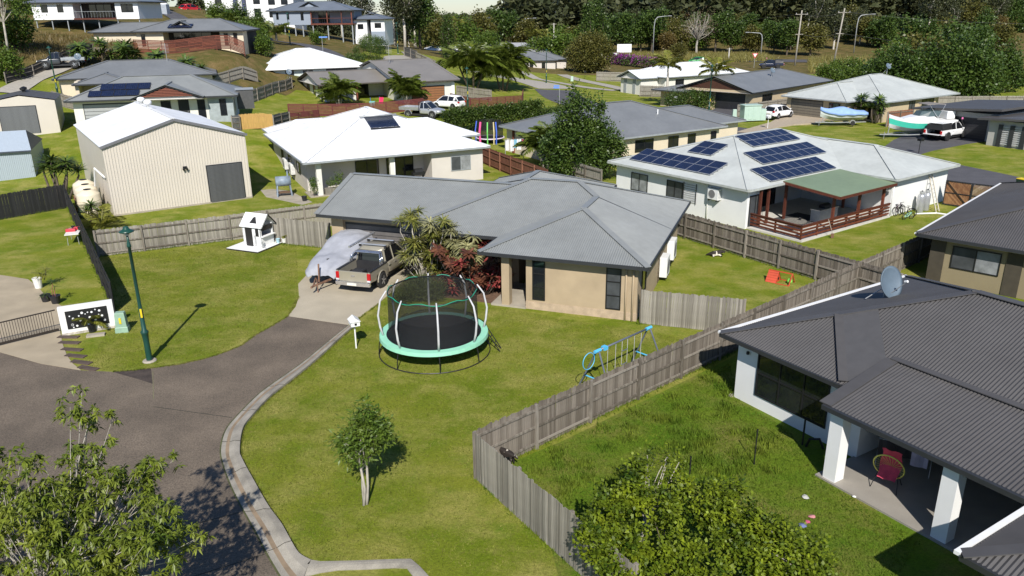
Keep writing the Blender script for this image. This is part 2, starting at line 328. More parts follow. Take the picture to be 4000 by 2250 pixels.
def roof_faces(u0, u1, v0, v1, z, tn, axis, e0, e1, corr):
    """face list: strips of corrugated sheet, returns MB and cap lines (local)"""
    mb = MB(); caps = []
    if axis == 'v':                       # swap so that the ridge runs along a
        sw = lambda a, b, c: (b, a, c); a0, a1, b0, b1 = v0, v1, u0, u1
    else: sw = lambda a, b, c: (a, b, c); a0, a1, b0, b1 = u0, u1, v0, v1
    h = (b1-b0)/2; amp = .018 if corr else 0
    def face(s0, s1, dmax, k0, k1, org, sd, td):
        br = {s0, s1}
        if k0: br.add(min(s0+dmax, s1))
        if k1: br.add(max(s1-dmax, s0))
        S = sorted(br)
        if corr:
            st = corr/4; n = max(2, int((s1-s0)/st)); S = sorted(set([s0+(s1-s0)*i/n for i in range(n+1)]) | br)
        rows = []
        for s in S:
            d = dmax
            if k0: d = min(d, s-s0)
            if k1: d = min(d, s1-s)
            o = amp*math.cos(2*math.pi*s/corr) if corr else 0
            p = [org[i]+sd[i]*(s-s0) for i in (0, 1)]; rows.append((sw(p[0], p[1], z+o), sw(p[0]+td[0]*d, p[1]+td[1]*d, z+d*tn+o)))
        V = [q for r in rows for q in r]; mb.add(V, [(2*i, 2*i+2, 2*i+3, 2*i+1) for i in range(len(rows)-1)])
    h0 = e0 == 'h'; h1 = e1 == 'h'
    face(a0, a1, h, h0, h1, (a0, b0), (1, 0), (0, 1)); face(a0, a1, h, h0, h1, (a0, b1), (1, 0), (0, -1))
    if h0: face(b0, b1, h, 1, 1, (a0, b0), (0, 1), (1, 0))
    if h1: face(b0, b1, h, 1, 1, (a1, b0), (0, 1), (-1, 0))
    zr = z+h*tn+.03; m = (b0+b1)/2; r0 = a0+(h if h0 else 0); r1 = a1-(h if h1 else 0)
    caps.append((sw(r0, m, zr), sw(r1, m, zr)))
    for hh, a, r in ((h0, a0, r0), (h1, a1, r1)):
        for b in (b0, b1):
            caps.append((sw(a, b, z+.03), sw(r, m, zr)))
    return mb, caps, (r0, r1, m, zr, sw, h0, h1, a0, a1, b0, b1)
def house(name, label, O, ang, z0, eave, rects, walls, WM, RM, FM=TRIMD, corr=None, tn=.35, deep=1.5, group=None, capm=None):
    root = thing(name, label, 'house', (O[0], O[1], z0), R_(ang), group)
    for i, r in enumerate(rects):
        u0, u1, v0, v1, ax, e0, e1 = r[:7]; dz = (r[7] if len(r) > 7 else 0)-.004*i; t = r[8] if len(r) > 8 else tn; z = eave+dz
        mb, caps, (r0, r1, m, zr, sw, h0, h1, a0, a1, b0, b1) = roof_faces(u0, u1, v0, v1, z, t, ax, e0, e1, corr)
        ro = mb.build('roof', RM, root)
        for ci, (p, q) in enumerate(caps):
            if ci in (r[9] if len(r) > 9 else ()): continue
            if (Vector(p)-Vector(q)).length > .3: MB().bar(p, q, .34, .03).build('ridge_cap', capm or RM, ro)
        g = MB(); w = .09                     # gutter and fascia, soffit under it
        if ax == 'u' or True:
            sides = [((u0, v0), (u1, v0), 'b0'), ((u0, v1), (u1, v1), 'b1'), ((u0, v0), (u0, v1), 'a0'), ((u1, v0), (u1, v1), 'a1')]
            if ax == 'v': sides = [((u0, v0), (u1, v0), 'a0'), ((u0, v1), (u1, v1), 'a1'), ((u0, v0), (u0, v1), 'b0'), ((u1, v0), (u1, v1), 'b1')]
            for p, q, k in sides:
                if (k == 'a0' and not h0) or (k == 'a1' and not h1):
                    mid = ((p[0]+q[0])/2, (p[1]+q[1])/2, zr-.09)
                    g.bar((*p, z-.08), mid, .06, .17); g.bar((*q, z-.08), mid, .06, .17)
                else: g.bar((*p, z-.07), (*q, z-.07), .14, .15)
        g.build('gutter', FM, root)
        MB().box(u0+.03, u1-.03, v0+.03, v1-.03, z-.19, z-.16).build('soffit', mat('soffit', (.42, .40, .37), .8), root)
        gw = MB()                             # gable walls
        for hh, a, inn in ((h0, a0, .35), (h1, a1, -.35)):
            if not hh:
                aa = a+inn; b = (b0+b1)/2; ov = .5; P = [sw(aa, b0+ov, z-.17), sw(aa, b1-ov, z-.17), sw(aa, b, zr-.12-ov*t)]
                Q = [sw(aa+inn*.3, b0+ov, z-.17), sw(aa+inn*.3, b1-ov, z-.17), sw(aa+inn*.3, b, zr-.12-ov*t)]
                gw.add(P+Q, [(0, 1, 2), (5, 4, 3), (0, 3, 4, 1), (1, 4, 5, 2), (2, 5, 3, 0)])
        if gw.v: gw.build('gable_wall', WM, root)
    for wl in walls:
        u0, u1, v0, v1 = wl[:4]; MB().box(u0, u1, v0, v1, -deep, eave-.17).build('wall', wl[4] if len(wl) > 4 else WM, root)
    root['_e'] = eave
    return root
def frame_on(root, side, c, s0, s1, zb, zt):
    """local axes of an opening on a wall plane: side f/b (v=c) or l/r (u=c)"""
    n = {'f': (0, -1), 'b': (0, 1), 'l': (-1, 0), 'r': (1, 0)}[side]
    def P(s, d, z): return (s, c+n[1]*d, z) if side in 'fb' else (c+n[0]*d, s, z)
    return P
def bx(mb, P, s0, s1, d0, d1, z0, z1):
    a = P(s0, d0, z0); b = P(s1, d1, z1); return mb.box(min(a[0], b[0]), max(a[0], b[0]), min(a[1], b[1]), max(a[1], b[1]), z0, z1)
def window(root, side, c, s0, s1, zb, zt, n=2, fm=BLACK, gm=GLASS, rails=0, gms=None):
    P = frame_on(root, side, c, s0, s1, zb, zt); f = MB(); t = .055
    bx(f, P, s0, s1, -.02, .05, zb, zb+t); bx(f, P, s0, s1, -.02, .05, zt-t, zt); bx(f, P, s0, s0+t, -.02, .05, zb+t, zt-t); bx(f, P, s1-t, s1, -.02, .05, zb+t, zt-t)
    for i in range(1, n): x = s0+(s1-s0)*i/n; bx(f, P, x-t/2, x+t/2, -.02, .045, zb+t, zt-t)
    for i in range(rails): z = zb+(zt-zb)*(i+1)/(rails+1); bx(f, P, s0+t, s1-t, -.02, .04, z-t/2, z+t/2)
    fo = f.build('window', fm, root)
    for i in range(n):
        a = s0+(s1-s0)*i/n+t/2; b = s0+(s1-s0)*(i+1)/n-t/2
        for j in range(rails+1):
            za = zb+(zt-zb)*j/(rails+1)+t/2; zc = zb+(zt-zb)*(j+1)/(rails+1)-t/2
            bx(MB(), P, a, b, .0, .015, za, zc).build('pane', gms[i % len(gms)] if gms else gm, fo)
    return fo
def roller(root, side, c, s0, s1, zb, zt, m=ROLL, n=22, prof=.02):
    P = frame_on(root, side, c, s0, s1, zb, zt); f = MB(); bx(f, P, s0-.08, s1+.08, -.01, .02, zb, zt+.08); fo = f.build('garage_door', TRIMD, root)
    sl = MB(); h = (zt-zb)/n; bx(sl, P, s0, s1, .02, .03+prof, 0, h*.86); o = sl.build('door_slat', m, fo); o.location = (0, 0, zb)
    for i in range(1, n): inst(o, fo, (0, 0, zb+i*h))
    return fo
def door(root, side, c, s0, s1, zb, zt, m=BLACK):
    P = frame_on(root, side, c, s0, s1, zb, zt); f = MB(); bx(f, P, s0-.05, s1+.05, -.01, .04, zb, zt+.05); fo = f.build('door', m, root)
    bx(MB(), P, s1-.15, s1-.1, .04, .09, zb+.95, zb+1.05).build('handle', ALU, fo); return fo
def post(root, u, v, z0, z1, w=.3, m=WWHITE, name='column'): return MB().box(u-w/2, u+w/2, v-w/2, v+w/2, z0, z1).build(name, m, root)
def downpipe(root, u, v, z0, z1, m): return MB().tube([(u, v, z0), (u, v, z1)], .045, 8).build('downpipe', m, root, smooth=True)
def panels(host, rz, origin, U, V, N, cols, rows, pw, ph, label, group, gap=.02, frame=ALU):
    """solar array thing: origin world corner, U along eave, V up slope, N normal (unit world vectors)"""
    root = thing('solar_array', label, 'solar panels', origin, 0, group)
    Mx = Matrix((U, V, N)).transposed().to_4x4(); root.matrix_world = Matrix.Translation(origin) @ Mx
    pr = None
    for i in range(cols):
        for j in range(rows):
            if pr is None:
                pr = MB().box(0, pw-gap, 0, ph-gap, .06, .10).build('solar_panel', frame, root)
                gl = MB(); nx, ny = (6, 10) if ph > pw else (10, 6)
                for a in range(nx):
                    for b in range(ny):
                        gl.box(.03+(pw-gap-.06)*a/nx, .03+(pw-gap-.06)*(a+.94)/nx, .03+(ph-gap-.06)*b/ny, .03+(ph-gap-.06)*(b+.94)/ny, .10, .104)
                bk = MB().box(.025, pw-gap-.025, .025, ph-gap-.025, .1, .102).build('backing', mat('panel_back', (.05, .055, .075), .3), pr)
                gl.build('cells', SOLAR, pr); pr.location = (0, 0, 0)
            else:
                c = copy_tree(pr, root); c.location = (i*pw, j*ph, 0)
    for j in range(rows*2): MB().box(-.1, cols*pw+.1, (j+.5)*ph/2-.02, (j+.5)*ph/2+.02, .02, .06).build('rail', ALU, root)
    return root
def loc2w(root, p):
    a = root.rotation_euler[2]; return Vector((root.location.x+p[0]*math.cos(a)-p[1]*math.sin(a), root.location.y+p[0]*math.sin(a)+p[1]*math.cos(a), root.location.z+p[2]))
def array_on(root, face, s, t, cols, rows, pw, ph, eave, tn, label, group, base=0, **k):
    """face 'f' (rises with +v from v=base) or 'l' (rises with +u). s start along the eave, t plan distance up from eave"""
    a = root.rotation_euler[2]; X = Vector((math.cos(a), math.sin(a), 0)); Y = Vector((-X.y, X.x, 0)); c = 1/math.hypot(1, tn)
    if face == 'f': o = loc2w(root, (s, base+t, eave+t*tn+.03)); U = X; V = (Y+Vector((0, 0, tn)))*c
    else: o = loc2w(root, (base+t, s, eave+t*tn+.03)); U = -Y; V = (X+Vector((0, 0, tn)))*c
    return panels(root, 0, o, U, V, U.cross(V), cols, rows, pw, ph, label, group, **k)
# --- the tan house in the middle
O = G(1235, 837, 3.0); MH = house('tan_house', 'tan rendered house with grey corrugated hip roof behind the trampoline', O, -20, 0, 3.0,
    [(0, 12, 0, 9.0, 'u', 'g', 'g'), (6.5, 20.87, -1.4, 10.0, 'u', 'h', 'h', 0, .36, (3,)), (12.25, 20.87, -4.2, 2.95, 'v', 'h', 'g', 0, .36, (3, 4)), (6.8, 15.35, 3, 13.5, 'v', 'g', 'h')],
    [(.55, 12, .9, 8.4), (11, 20.3, 2.2, 9.3), (14.6, 20.3, -3.65, 4), (7.3, 14.8, 5, 12.9), (7, 13, -.2, 4)], WTAN, RGREY, corr=.115, tn=.36, deep=.4)
MB().bar((16.56, 2.91, 4.585), (15.17, 4.3, 5.085), .34, .03).build('ridge_cap', RGREY, MH)
roller(MH, 'f', .9, 1.5, 6.3, .05, 2.35, mat('garage_taupe', (.13, .12, .115), .5), 8, .01)
MB().box(.55, 1.35, .7, .9, -.3, 2.83).build('pier', WTAN, MH)
MB().box(14.585, 20.32, -3.67, -3.64, -.6, .42).build('block_base', mat('bare_block', (.43, .33, .23), .9, var=.2, scale=2.5, fine=.12), MH)
wn = window(MH, 'f', -3.65, 14.95, 15.62, .55, 2.65, 1, BLACK, GLASSM, 2, [GLASS]); window(MH, 'f', -3.65, 18.75, 19.5, .5, 2.65, 1, BLACK, GLASSM, 2)
window(MH, 'r', 20.3, -2.6, -1.5, 1.0, 2.6, 1, BLACK, GLASS)
post(MH, 13.5, -3.5, -.2, 2.83, .42, WTAN); MB().box(12.7, 14.6, -3.75, -.2, -.2, .1).build('porch_slab', CONC, MH)
door(MH, 'l', 14.6, -2.6, -1.7, .1, 2.3, BLACK); downpipe(MH, 19.75, -3.72, -.3, 2.8, WTAN); downpipe(MH, 20.1, -3.74, -.3, 2.8, WTAN)
window(MH, 'f', -.2, 8.2, 9.6, .9, 2.3, 2)
# --- charcoal house on the right with patio
O = G(2815, 1300, 2.65); DH = house('charcoal_roof_house', 'white walled house with charcoal corrugated roof and covered patio at right', O, -58, 0, 2.65,
    [(0, 26, 0, 12.2, 'u', 'h', 'h')], [(.55, 6.0, .45, 11.6), (6, 25, 3.6, 11.6, mat('render_white_shaded', (.55, .55, .54), .85))], WWHITE, RDARK, corr=.115, tn=.372, deep=.4)  # wall behind the patio: white render darkened, roof shade put into its colour
sk = MB(); n = int(20/.025)
rows = [((5.95+i*.025), .018*math.cos(2*math.pi*i*.025/.115)) for i in range(n)]
V = []; 
for u, o in rows: V += [(u, -1.58, 2.65+o), (u, 1.75, 3.31+o)]
sk.add(V, [(2*i, 2*i+2, 2*i+3, 2*i+1) for i in range(n-1)]); ro = sk.build('patio_roof', RDARK, DH)
MB().bar((5.95, -1.6, 2.68), (5.95, 1.75, 3.35), .42, .035).build('barge_cap', RDARK, ro); MB().bar((5.9, 1.85, 3.38), (26, 1.85, 3.38), .3, .03).build('ridge_cap', RDARK, ro)
MB().bar((5.9, -1.64, 2.58), (26, -1.64, 2.58), .13, .15).build('gutter', TRIMD, DH); MB().bar((5.9, -1.6, 2.56), (5.9, .2, 2.6), .06, .2).build('fascia', TRIMD, DH)
MB().add([(5.98, -1.55, 2.5), (26, -1.55, 2.5), (26, 3.6, 2.55), (5.98, 3.6, 2.55)], [(0, 1, 2, 3)]).build('patio_ceiling', WWHITE, DH)
fl = MB().add([(3.0, 2.85, 3.76), (3.95, 3.75, 4.10), (6.4, .95, 3.07), (5.35, .1, 2.75)], [(0, 3, 2, 1)]); fl.build('flat_panel', mat('flat_sheet', (.085, .082, .082), .55, var=.06), DH)
MB().bar((3.0, 2.85, 3.78), (5.35, .1, 2.77), .3, .03).build('flashing', RDARK, DH)
MB().bar((0, 0, 2.62), (0, 12.2, 2.62), .16, .10).build('white_gutter', TRIMW, DH, loc=(-.06, 0, .02))
for u in (6.35, 10.0, 14.2): post(DH, u, -1.25, -.1, 2.5, .45, WWHITE)
struct(sheet('patio_slab', [tuple(loc2w(DH, p)[:2]) for p in ((5.9, -1.55, 0), (26, -1.55, 0), (26, 3.7, 0), (5.9, 3.7, 0))], .07, SLAB, world=True))
window(DH, 'f', .45, 1.55, 4.7, .55, 2.4, 3, BLACK, GLASS, 1); window(DH, 'f', 3.6, 7.5, 11.5, .1, 2.3, 4, BLACK, GLASS)
for u in (1.1, 5.1): MB().lathe([(.03, 0), (.06, .02), (.06, .12), (.03, .14)], 8, (u, .36, 2.05)).build('wall_lamp', BLACK, DH)
MB().lathe([(.03, 0), (.06, .02), (.06, .12), (.03, .14)], 8, (.46, .9, 2.05)).build('wall_lamp', BLACK, DH)
MB().box(.3, .55, .3, 11.6, -.05, .04).build('footing', CONC, DH)
# --- corner of the next charcoal roof, bottom right
O = G(3755, 2165, 2.6); D3 = house('charcoal_roof_corner_house', 'charcoal hip roof corner with white gutter at the bottom right edge', O, -58, 0, 2.6,
    [(0, 14, 0, 9, 'u', 'h', 'h')], [(.6, 13.4, .6, 8.4)], WWHITE, RDARK, corr=.115, tn=.372, deep=.3)
MB().bar((-.08, -.05, 2.6), (-.08, 9, 2.6), .14, .1).build('white_gutter', TRIMW, D3)
# --- olive walled house, right edge
O = G(3581, 911, 2.7); D2 = house('olive_house', 'olive brown walled house with charcoal roof at the right edge', O, 46, 0, 2.7,
    [(0, 17.5, -14, 0, 'u', 'h', 'h')], [(.65, 17, -13.4, -.65)], WBROWN, RDARK, corr=.115, tn=.33, deep=.4)
window(D2, 'l', .65, -4.1, -1.75, .95, 2.2, 2, BLACK, GLASS, 0, [GLASSL, GLASSM]); MB().box(.6, .65, -1.4, -.66, -.3, 2.5).build('wall_panel', mat('render_dark_olive', (.06, .05, .035), .8), D2)
MB().box(.6, .65, -5.1, -4.35, -.3, 2.5).build('wall_panel', mat('render_dark_olive'), D2); window(D2, 'l', .65, -7.4, -6.0, .95, 2.2, 1, BLACK, GLASSM)
MB().bar((0, .06, 2.68), (17.5, .06, 2.68), .12, .08).build('white_gutter', TRIMW, D2)
# --- white roofed house
O = G(1185, 637, 3.0); WH = house('white_roof_house', 'warm grey house with bright white hip roof beside the big shed', O, 26, 0, 3.0,
    [(0, 16.6, 0, 18.2, 'v', 'h', 'h'), (8, 18.7, 7, 15, 'u', 'g', 'h', 0), (.5, 9, 16, 22, 'u', 'h', 'h', 0)], [(.7, 11.6, 2.6, 17.6), (11.2, 16.1, .55, 17.6), (8, 18.1, 7.6, 14.4), (1.1, 8.4, 17, 21.4)], WGREY, RWHITE, FM=TRIMG, tn=.36, deep=.3)
post(WH, 1.3, .75, -.2, 2.83, .42, WPALE); post(WH, 7.6, .75, -.2, 2.83, .35, WPALE); MB().box(.4, 11.6, .4, 2.7, -.2, .08).build('porch_slab', CONC, WH)
window(WH, 'f', 2.6, 4.9, 7.0, .1, 2.3, 2); window(WH, 'f', 2.6, 7.7, 10.2, .1, 2.3, 3); window(WH, 'f', .55, 13.0, 14.9, 1.0, 2.3, 2, TRIMG, GLASSL, 0, [GLASSM, GLASSL])
for a, b in ((5, 6.4), (9, 10.2), (12.5, 13.5)): window(WH, 'l', .7, a, b, 1.1, 2.3, 2)
downpipe(WH, 7.82, .6, 0, 2.7, TRIMW)
# --- pale roofed house with solar panels
SE, ST = 2.9, .314
O = G(2927, 743, SE); SH = house('solar_house', 'white house with pale hip roof carrying five solar arrays and timber deck', O, 36, 0, SE,
    [(0, 19.4, 0, 13.9, 'u', 'h', 'h'), (10.9, 19.8, -4.3, 6, 'v', 'h', 'g')], [(.55, 18.9, 3.6, 13.4), (.55, 2.2, .5, 3.6), (11.4, 19.3, -3.75, 4)], WWHITE, RCREAM, FM=mat('trim_pale', (.42, .44, .41), .5), tn=ST, deep=.3)
window(SH, 'l', .55, 9.9, 11.7, .9, 2.3, 2, BLACK, GLASSL); window(SH, 'l', .55, 6.3, 7.9, .2, 2.3, 2, BLACK, GLASSM); window(SH, 'f', .5, .8, 2.1, .1, 2.3, 2, BLACK, GLASSM)
window(SH, 'f', 3.6, 4, 8, .1, 2.3, 4)
for (s, t, c, r, l) in ((12.2-.0, .75, 7, 2, 'long solar array of two rows on the left slope of the pale roof'), (8.5, 3.3, 2, 2, 'small square solar array near the ridge of the pale roof')):
    array_on(SH, 'l', s if c == 7 else 8.5, t, c, r, 1.17, 1.02, SE, ST, l, 'solar arrays on the pale roof')
for s, t, c, l in ((6.5, 4.85, 6, 'topmost solar array on the front slope under the ridge of the pale roof'), (4.6, 2.45, 8, 'middle solar array on the front slope of the pale roof'), (2.7, .3, 8, 'lowest solar array on the front slope above the timber deck')):
    array_on(SH, 'f', s, t, c, 2, .98, .98, SE, ST, l, 'solar arrays on the pale roof')
# pergola and deck
TIMR = mat('stained_timber', (.13, .035, .018), .6, var=.35, scale=3, stretch=(2, 2, 2), objrand=.5); PGREEN = roofm('roof_green', (.20, .26, .15))
pg = MB().add([(3.9, .15, 3.0), (10.8, .15, 3.0), (10.8, -4.3, 2.66), (3.9, -4.3, 2.66), (3.9, .15, 2.96), (10.8, .15, 2.96), (10.8, -4.3, 2.62), (3.9, -4.3, 2.62)], [(0, 3, 2, 1), (4, 5, 6, 7), (0, 1, 5, 4), (1, 2, 6, 5), (2, 3, 7, 6), (3, 0, 4, 7)]).build('pergola_roof', PGREEN, SH)
for p, q in (((3.85, -4.33, 2.55), (10.85, -4.33, 2.55)), ((3.85, .1, 2.88), (3.85, -4.3, 2.55)), ((10.85, .1, 2.88), (10.85, -4.3, 2.55))): MB().bar(p, q, .06, .18).build('beam', TIMR, SH)
for i in range(8): MB().bar((4.3+i*.9, .1, 2.88), (4.3+i*.9, -4.25, 2.55), .05, .12).build('rafter', TIMR, SH)
for u, v in ((4.4, -3.6), (7.4, -3.65), (10.4, -3.7), (1.6, .2), (2.6, .3), (4.6, .3), (10.9, -.4)): post(SH, u, v, 0, 2.65, .16, TIMR, 'post')
MB().box(.7, 11.4, -3.9, 3.6, -.2, .12).build('deck_slab', mat('pale_slab', (.55, .53, .48), .8, var=.08), SH)
for z in (.3, .52, .74, .96): MB().bar((.8, -3.75, z), (11.2, -3.85, z), .04, .13).build('rail', TIMR, SH); MB().bar((.8, -3.75, z), (1.2, 2.8, z), .04, .13).build('rail', TIMR, SH)
MB().bar((.75, -3.75, 1.06), (11.2, -3.85, 1.06), .16, .04).build('handrail', TIMR, SH); MB().bar((.8, -3.8, 1.06), (1.2, 2.8, 1.06), .16, .04).build('handrail', TIMR, SH)
for u in (.85, 2.6, 6.0, 8.9): post(SH, u, -3.7, 0, 1.05, .1, TIMR, 'rail_post')
for v in (-1.6, .8, 2.7): post(SH, 1.0, v, 0, 1.05, .1, TIMR, 'rail_post')
downpipe(SH, .5, 3.9, 0, 2.8, TRIMW); downpipe(SH, 11.5, -3.8, 0, 2.7, TRIMW)
# --- mid grey house behind
O = G(2267, 559, 2.7); MG = house('grey_roof_cream_house', 'long cream walled house under a wide plain grey hip roof', O, 32, 0, 2.7,
    [(0, 19.4, 0, 14.6, 'u', 'h', 'h'), (12, 24.4, 2, 11, 'u', 'g', 'h')], [(.6, 18.8, .6, 14), (14, 23.8, 2.6, 10.4)], WCREAM, RMID, FM=TRIMG, tn=.335, deep=.3)
for a, b, zb, zt in ((4.0, 5.5, 1.5, 2.1), (7.2, 9.6, 1.0, 2.2), (11.6, 13.0, .2, 2.2), (14.3, 15.4, 1.0, 2.2), (17.6, 18.4, 1.1, 2.2)): window(MG, 'f', .6, a, b, zb, zt, 2 if b-a > 1.2 else 1, BLACK, GLASS)
MB().tube([(13, 3.9, 4.0), (13, 3.9, 4.5)], .07, 8).build('vent_pipe', TRIMW, MG)
post(MG, .5, 12.5, 0, 2.6, .2, TIMR, 'post')
# --- pale roofed house across the street
O = G(3463, 399.5, 2.6); RC = house('pale_roof_beige_house', 'beige house with pale hip roof behind the white hatchback', O, 34, 0, 2.6,
    [(0, 18.2, 0, 15.4, 'u', 'h', 'h'), (-3.2, 9, 3.5, 14, 'u', 'h', 'g')], [(.6, 13.2, .6, 14.8), (-2.6, 9, 4.1, 13.4), (12.5, 17.6, 2.6, 14.8)], WBEIGE, RCREAM, FM=TRIMG, tn=.345, deep=.4)
roller(RC, 'l', -2.6, 7.6, 12.6, .05, 2.2, mat('garage_olive', (.17, .15, .115), .5), 6, .01); window(RC, 'l', -2.6, 4.9, 6.6, .2, 2.2, 1)
window(RC, 'l', .6, 1.6, 2.8, .1, 2.3, 1); window(RC, 'f', .6, 6.5, 7.9, 1.1, 2.2, 2, BLACK, GLASSM); window(RC, 'f', .6, 9.6, 12.6, .3, 2.3, 3); post(RC, -.4, .9, 0, 2.5, .25, WBEIGE); downpipe(RC, .4, .5, 0, 2.5, WPALE)
# --- grey gable house with dark garage
O = G(2942, 363, 2.8); MR = house('timber_gable_house', 'beige house with grey gable roof, timber gable and dark garage door', O, 45, 0, 2.8,
    [(0, 27, 0, 13, 'u', 'g', 'h'), (-1, 6, 10.5, 17, 'u', 'h', 'h', -.4, .2)], [(1.2, 26, .6, 12.4), (.8, 6, 11, 16.4)], WBEIGE, RMID, FM=TRIMD, tn=.31, deep=.4)
MB().box(1.12, 1.2, 1.3, 11.5, 2.45, 3.0).build('timber_panel', mat('dark_timber', (.07, .028, .016), .6, var=.2), MR); MB().add([(.32, 1.6, 3.0), (.32, 11.4, 3.0), (.32, 6.5, 4.45)], [(0, 2, 1)]).build('timber_gable', mat('dark_timber'), MR)
roller(MR, 'l', 1.2, 1.9, 6.7, .05, 2.3, mat('garage_black', (.022, .022, .026), .4), 8, .01); door(MR, 'l', 1.2, 9.4, 10.3, 0, 2.2, mat('timber_door', (.28, .13, .05), .5)); window(MR, 'f', .6, 4, 7, .8, 2.2, 3)
# --- white roofed house mid background
O = G(2501, 307, 2.7); WM_ = house('long_white_roof_house', 'pale house with long bright white roof behind two young palms', O, 30, 0, 2.7,
    [(0, 8, 0, 6.8, 'u', 'g', 'g', 0, .36), (4, 25, -2, 10, 'u', 'h', 'h', .15, .32)], [(.6, 8, .5, 6.3), (4.6, 24, -1.4, 9.4)], WPALE, RWHITE, FM=TRIMG, tn=.34, deep=.4)
MB().box(.5, .6, 2.0, 2.7, -.3, 3.4).build('wall_stripe', TRIMG, WM_); MB().box(.5, .6, 4.6, 5.3, -.3, 3.0).build('wall_stripe', TRIMG, WM_); window(WM_, 'f', -1.4, 7, 9, .5, 2.3, 2)
# --- back centre houses
BC = house('grey_hip_bungalow', 'low grey hip roofed house behind the corner street lamp', (-7, 199.5), 3, 0, 2.7, [(0, 19, 0, 15, 'u', 'h', 'h'), (15, 22, 3, 13, 'u', 'g', 'h')], [(.6, 18.4, .6, 14.4), (15, 21.4, 3.6, 12.4)], WGREY, RMID, tn=.3, deep=.6)
for a in (9.2, 12, 15): window(BC, 'f', .6, a, a+.9, .3, 2.2, 1)
BC2 = house('light_grey_roof_house', 'light grey hip roof showing just behind the low bungalow', (-14, 222), 5, .3, 2.8, [(0, 27, 0, 16, 'u', 'h', 'h')], [(.6, 26.4, .6, 15.4)], WGREY, roofm('roof_light', (.36, .36, .37)), tn=.33, deep=.8)
BC3 = house('small_white_roof_house', 'distant white hip roof left of the light grey one', (-24, 236), 8, .8, 2.9, [(0, 15, 0, 14, 'u', 'h', 'h')], [(.6, 14.4, .6, 13.4)], WWHITE, RWHITE, tn=.3, deep=.8)
# --- tan roofed house
O = G(1243, 332, 4.8); TH = house('tan_roof_house', 'white house with two taupe gable roofs and a brown garage door', O, 28, 2.2, 2.6,
    [(0, 11.5, -.3, 12, 'u', 'g', 'g', 0, .23), (10.3, 19.8, -4.5, 20, 'u', 'g', 'g', .12, .2)], [(.7, 5.5, .5, 11.4), (5.5, 11, 4, 11.4), (10.9, 19.2, -3.7, 19)], WPALE, RTAN, FM=mat('trim_brown', (.10, .085, .07), .5), tn=.25, deep=2.5)
roller(TH, 'f', -3.7, 12.6, 17.6, -.9, 1.9, mat('garage_brown', (.27, .12, .05), .5), 8, .01); post(TH, 19.0, -3.6, -2, 2.3, .5, WWHITE); window(TH, 'l', .7, 7.6, 9.2, .8, 2.2, 2, BLACK, GLASSM); window(TH, 'l', .7, 4.4, 5.6, .2, 2.2, 1); window(TH, 'l', .7, 1.8, 2.9, 1.3, 2.2, 1)
window(TH, 'f', 4, 6, 8.6, .1, 2.3, 2); post(TH, 5.6, .2, -1, 2.4, .2, TIMR, 'post'); post(TH, .4, .1, -1, 2.4, .2, TRIMD, 'post')
# --- white hip roof 2
O = G(1017, 272, 6.3); W2 = house('white_hip_roof_house', 'pale mint house with white hip roof behind the taupe gables', O, 24, 3.7, 2.6, [(-1, 17, -.5, 15.5, 'u', 'h', 'h')], [(-.4, 16.4, .2, 14.8)], WMINT, RWHITE, FM=TRIMW, tn=.33, deep=2)
window(W2, 'f', .2, 3.7, 5.0, 1.1, 2.3, 1); window(W2, 'f', .2, 6.3, 8.0, 1.1, 2.3, 2, TRIMW, GLASSM); window(W2, 'f', .2, 10, 15, 1.2, 2.3, 3); window(W2, 'l', -.4, 2, 4, .5, 2.3, 1)
# --- hillside houses, left
O = G(245, 309, 7.0); H1 = house('plain_grey_roof_house', 'cream house with plain grey hip roof behind the gabled solar house', O, 20, 4.4, 2.6, [(-1.2, 18, 0, 12, 'u', 'h', 'h'), (1.4, 8.3, -3.6, 4, 'v', 'h', 'g', -.45)], [(-.6, 17.4, .6, 11.4), (1.6, 2.0, -3, 1, WCREAM)], WCREAM, RMID, FM=TRIMD, tn=.29, deep=3)
window(H1, 'f', .6, 9, 12, .6, 2.2, 2, BLACK, GLASSM); window(H1, 'f', .6, 13, 16, .6, 2.2, 2); post(H1, 7.9, -3.2, -2, 2.1, .2, TRIMD, 'post')
O = G(254, 394, 6); H2 = house('gabled_solar_house', 'grey roofed house with red battened gable and rooftop solar panels', O, 15, 3.3, 2.7, [(0, 17.2, -.5, 9.7, 'u', 'h', 'h'), (6.5, 13.8, -1.3, 4, 'v', 'g', 'g', .05, .37)], [(.6, 16.6, .3, 9.1)], WPALE, RGREY, FM=TRIMD, tn=.39, deep=2)
MB().add([(7.4, -1.18, 2.85), (12.9, -1.18, 2.85), (10.15, -1.18, 3.8)], [(0, 1, 2)]).build('gable_boards', TIMR, H2)
for i in range(5): MB().bar((7.6+i*.45, -1.22, 2.95+i*.16), (12.7-i*.45, -1.22, 2.95+i*.16), .03, .07).build('gable_batten', mat('red_batten', (.22, .07, .04), .6), H2)
roller(H2, 'f', .3, 1.6, 6.4, .05, 2.2, ROLLW, 6, .01); MB().box(14.0, 16.62, .26, .3, -1, 2.5).build('wall_panel', mat('render_bluegrey', (.32, .36, .37), .8), H2); door(H2, 'f', .3, 11.0, 12.0, .1, 2.3); window(H2, 'f', .3, 9.2, 10.2, .8, 2.3, 1); window(H2, 'f', .26, 15.2, 15.9, .5, 2.3, 1); window(H2, 'f', .3, 12.9, 13.7, .2, 2.3, 1)
array_on(H2, 'f', 3.2, 1.9, 4, 1, 1.25, 1.5, 2.7, .39, 'upper black solar row on the gabled grey roof', 'black solar panels on the hillside roof', base=-.5, frame=BLACK)
array_on(H2, 'f', 2.2, .55, 4, 1, 1.25, 1.35, 2.7, .39, 'lower black solar row on the gabled grey roof', 'black solar panels on the hillside roof', base=-.5, frame=BLACK)
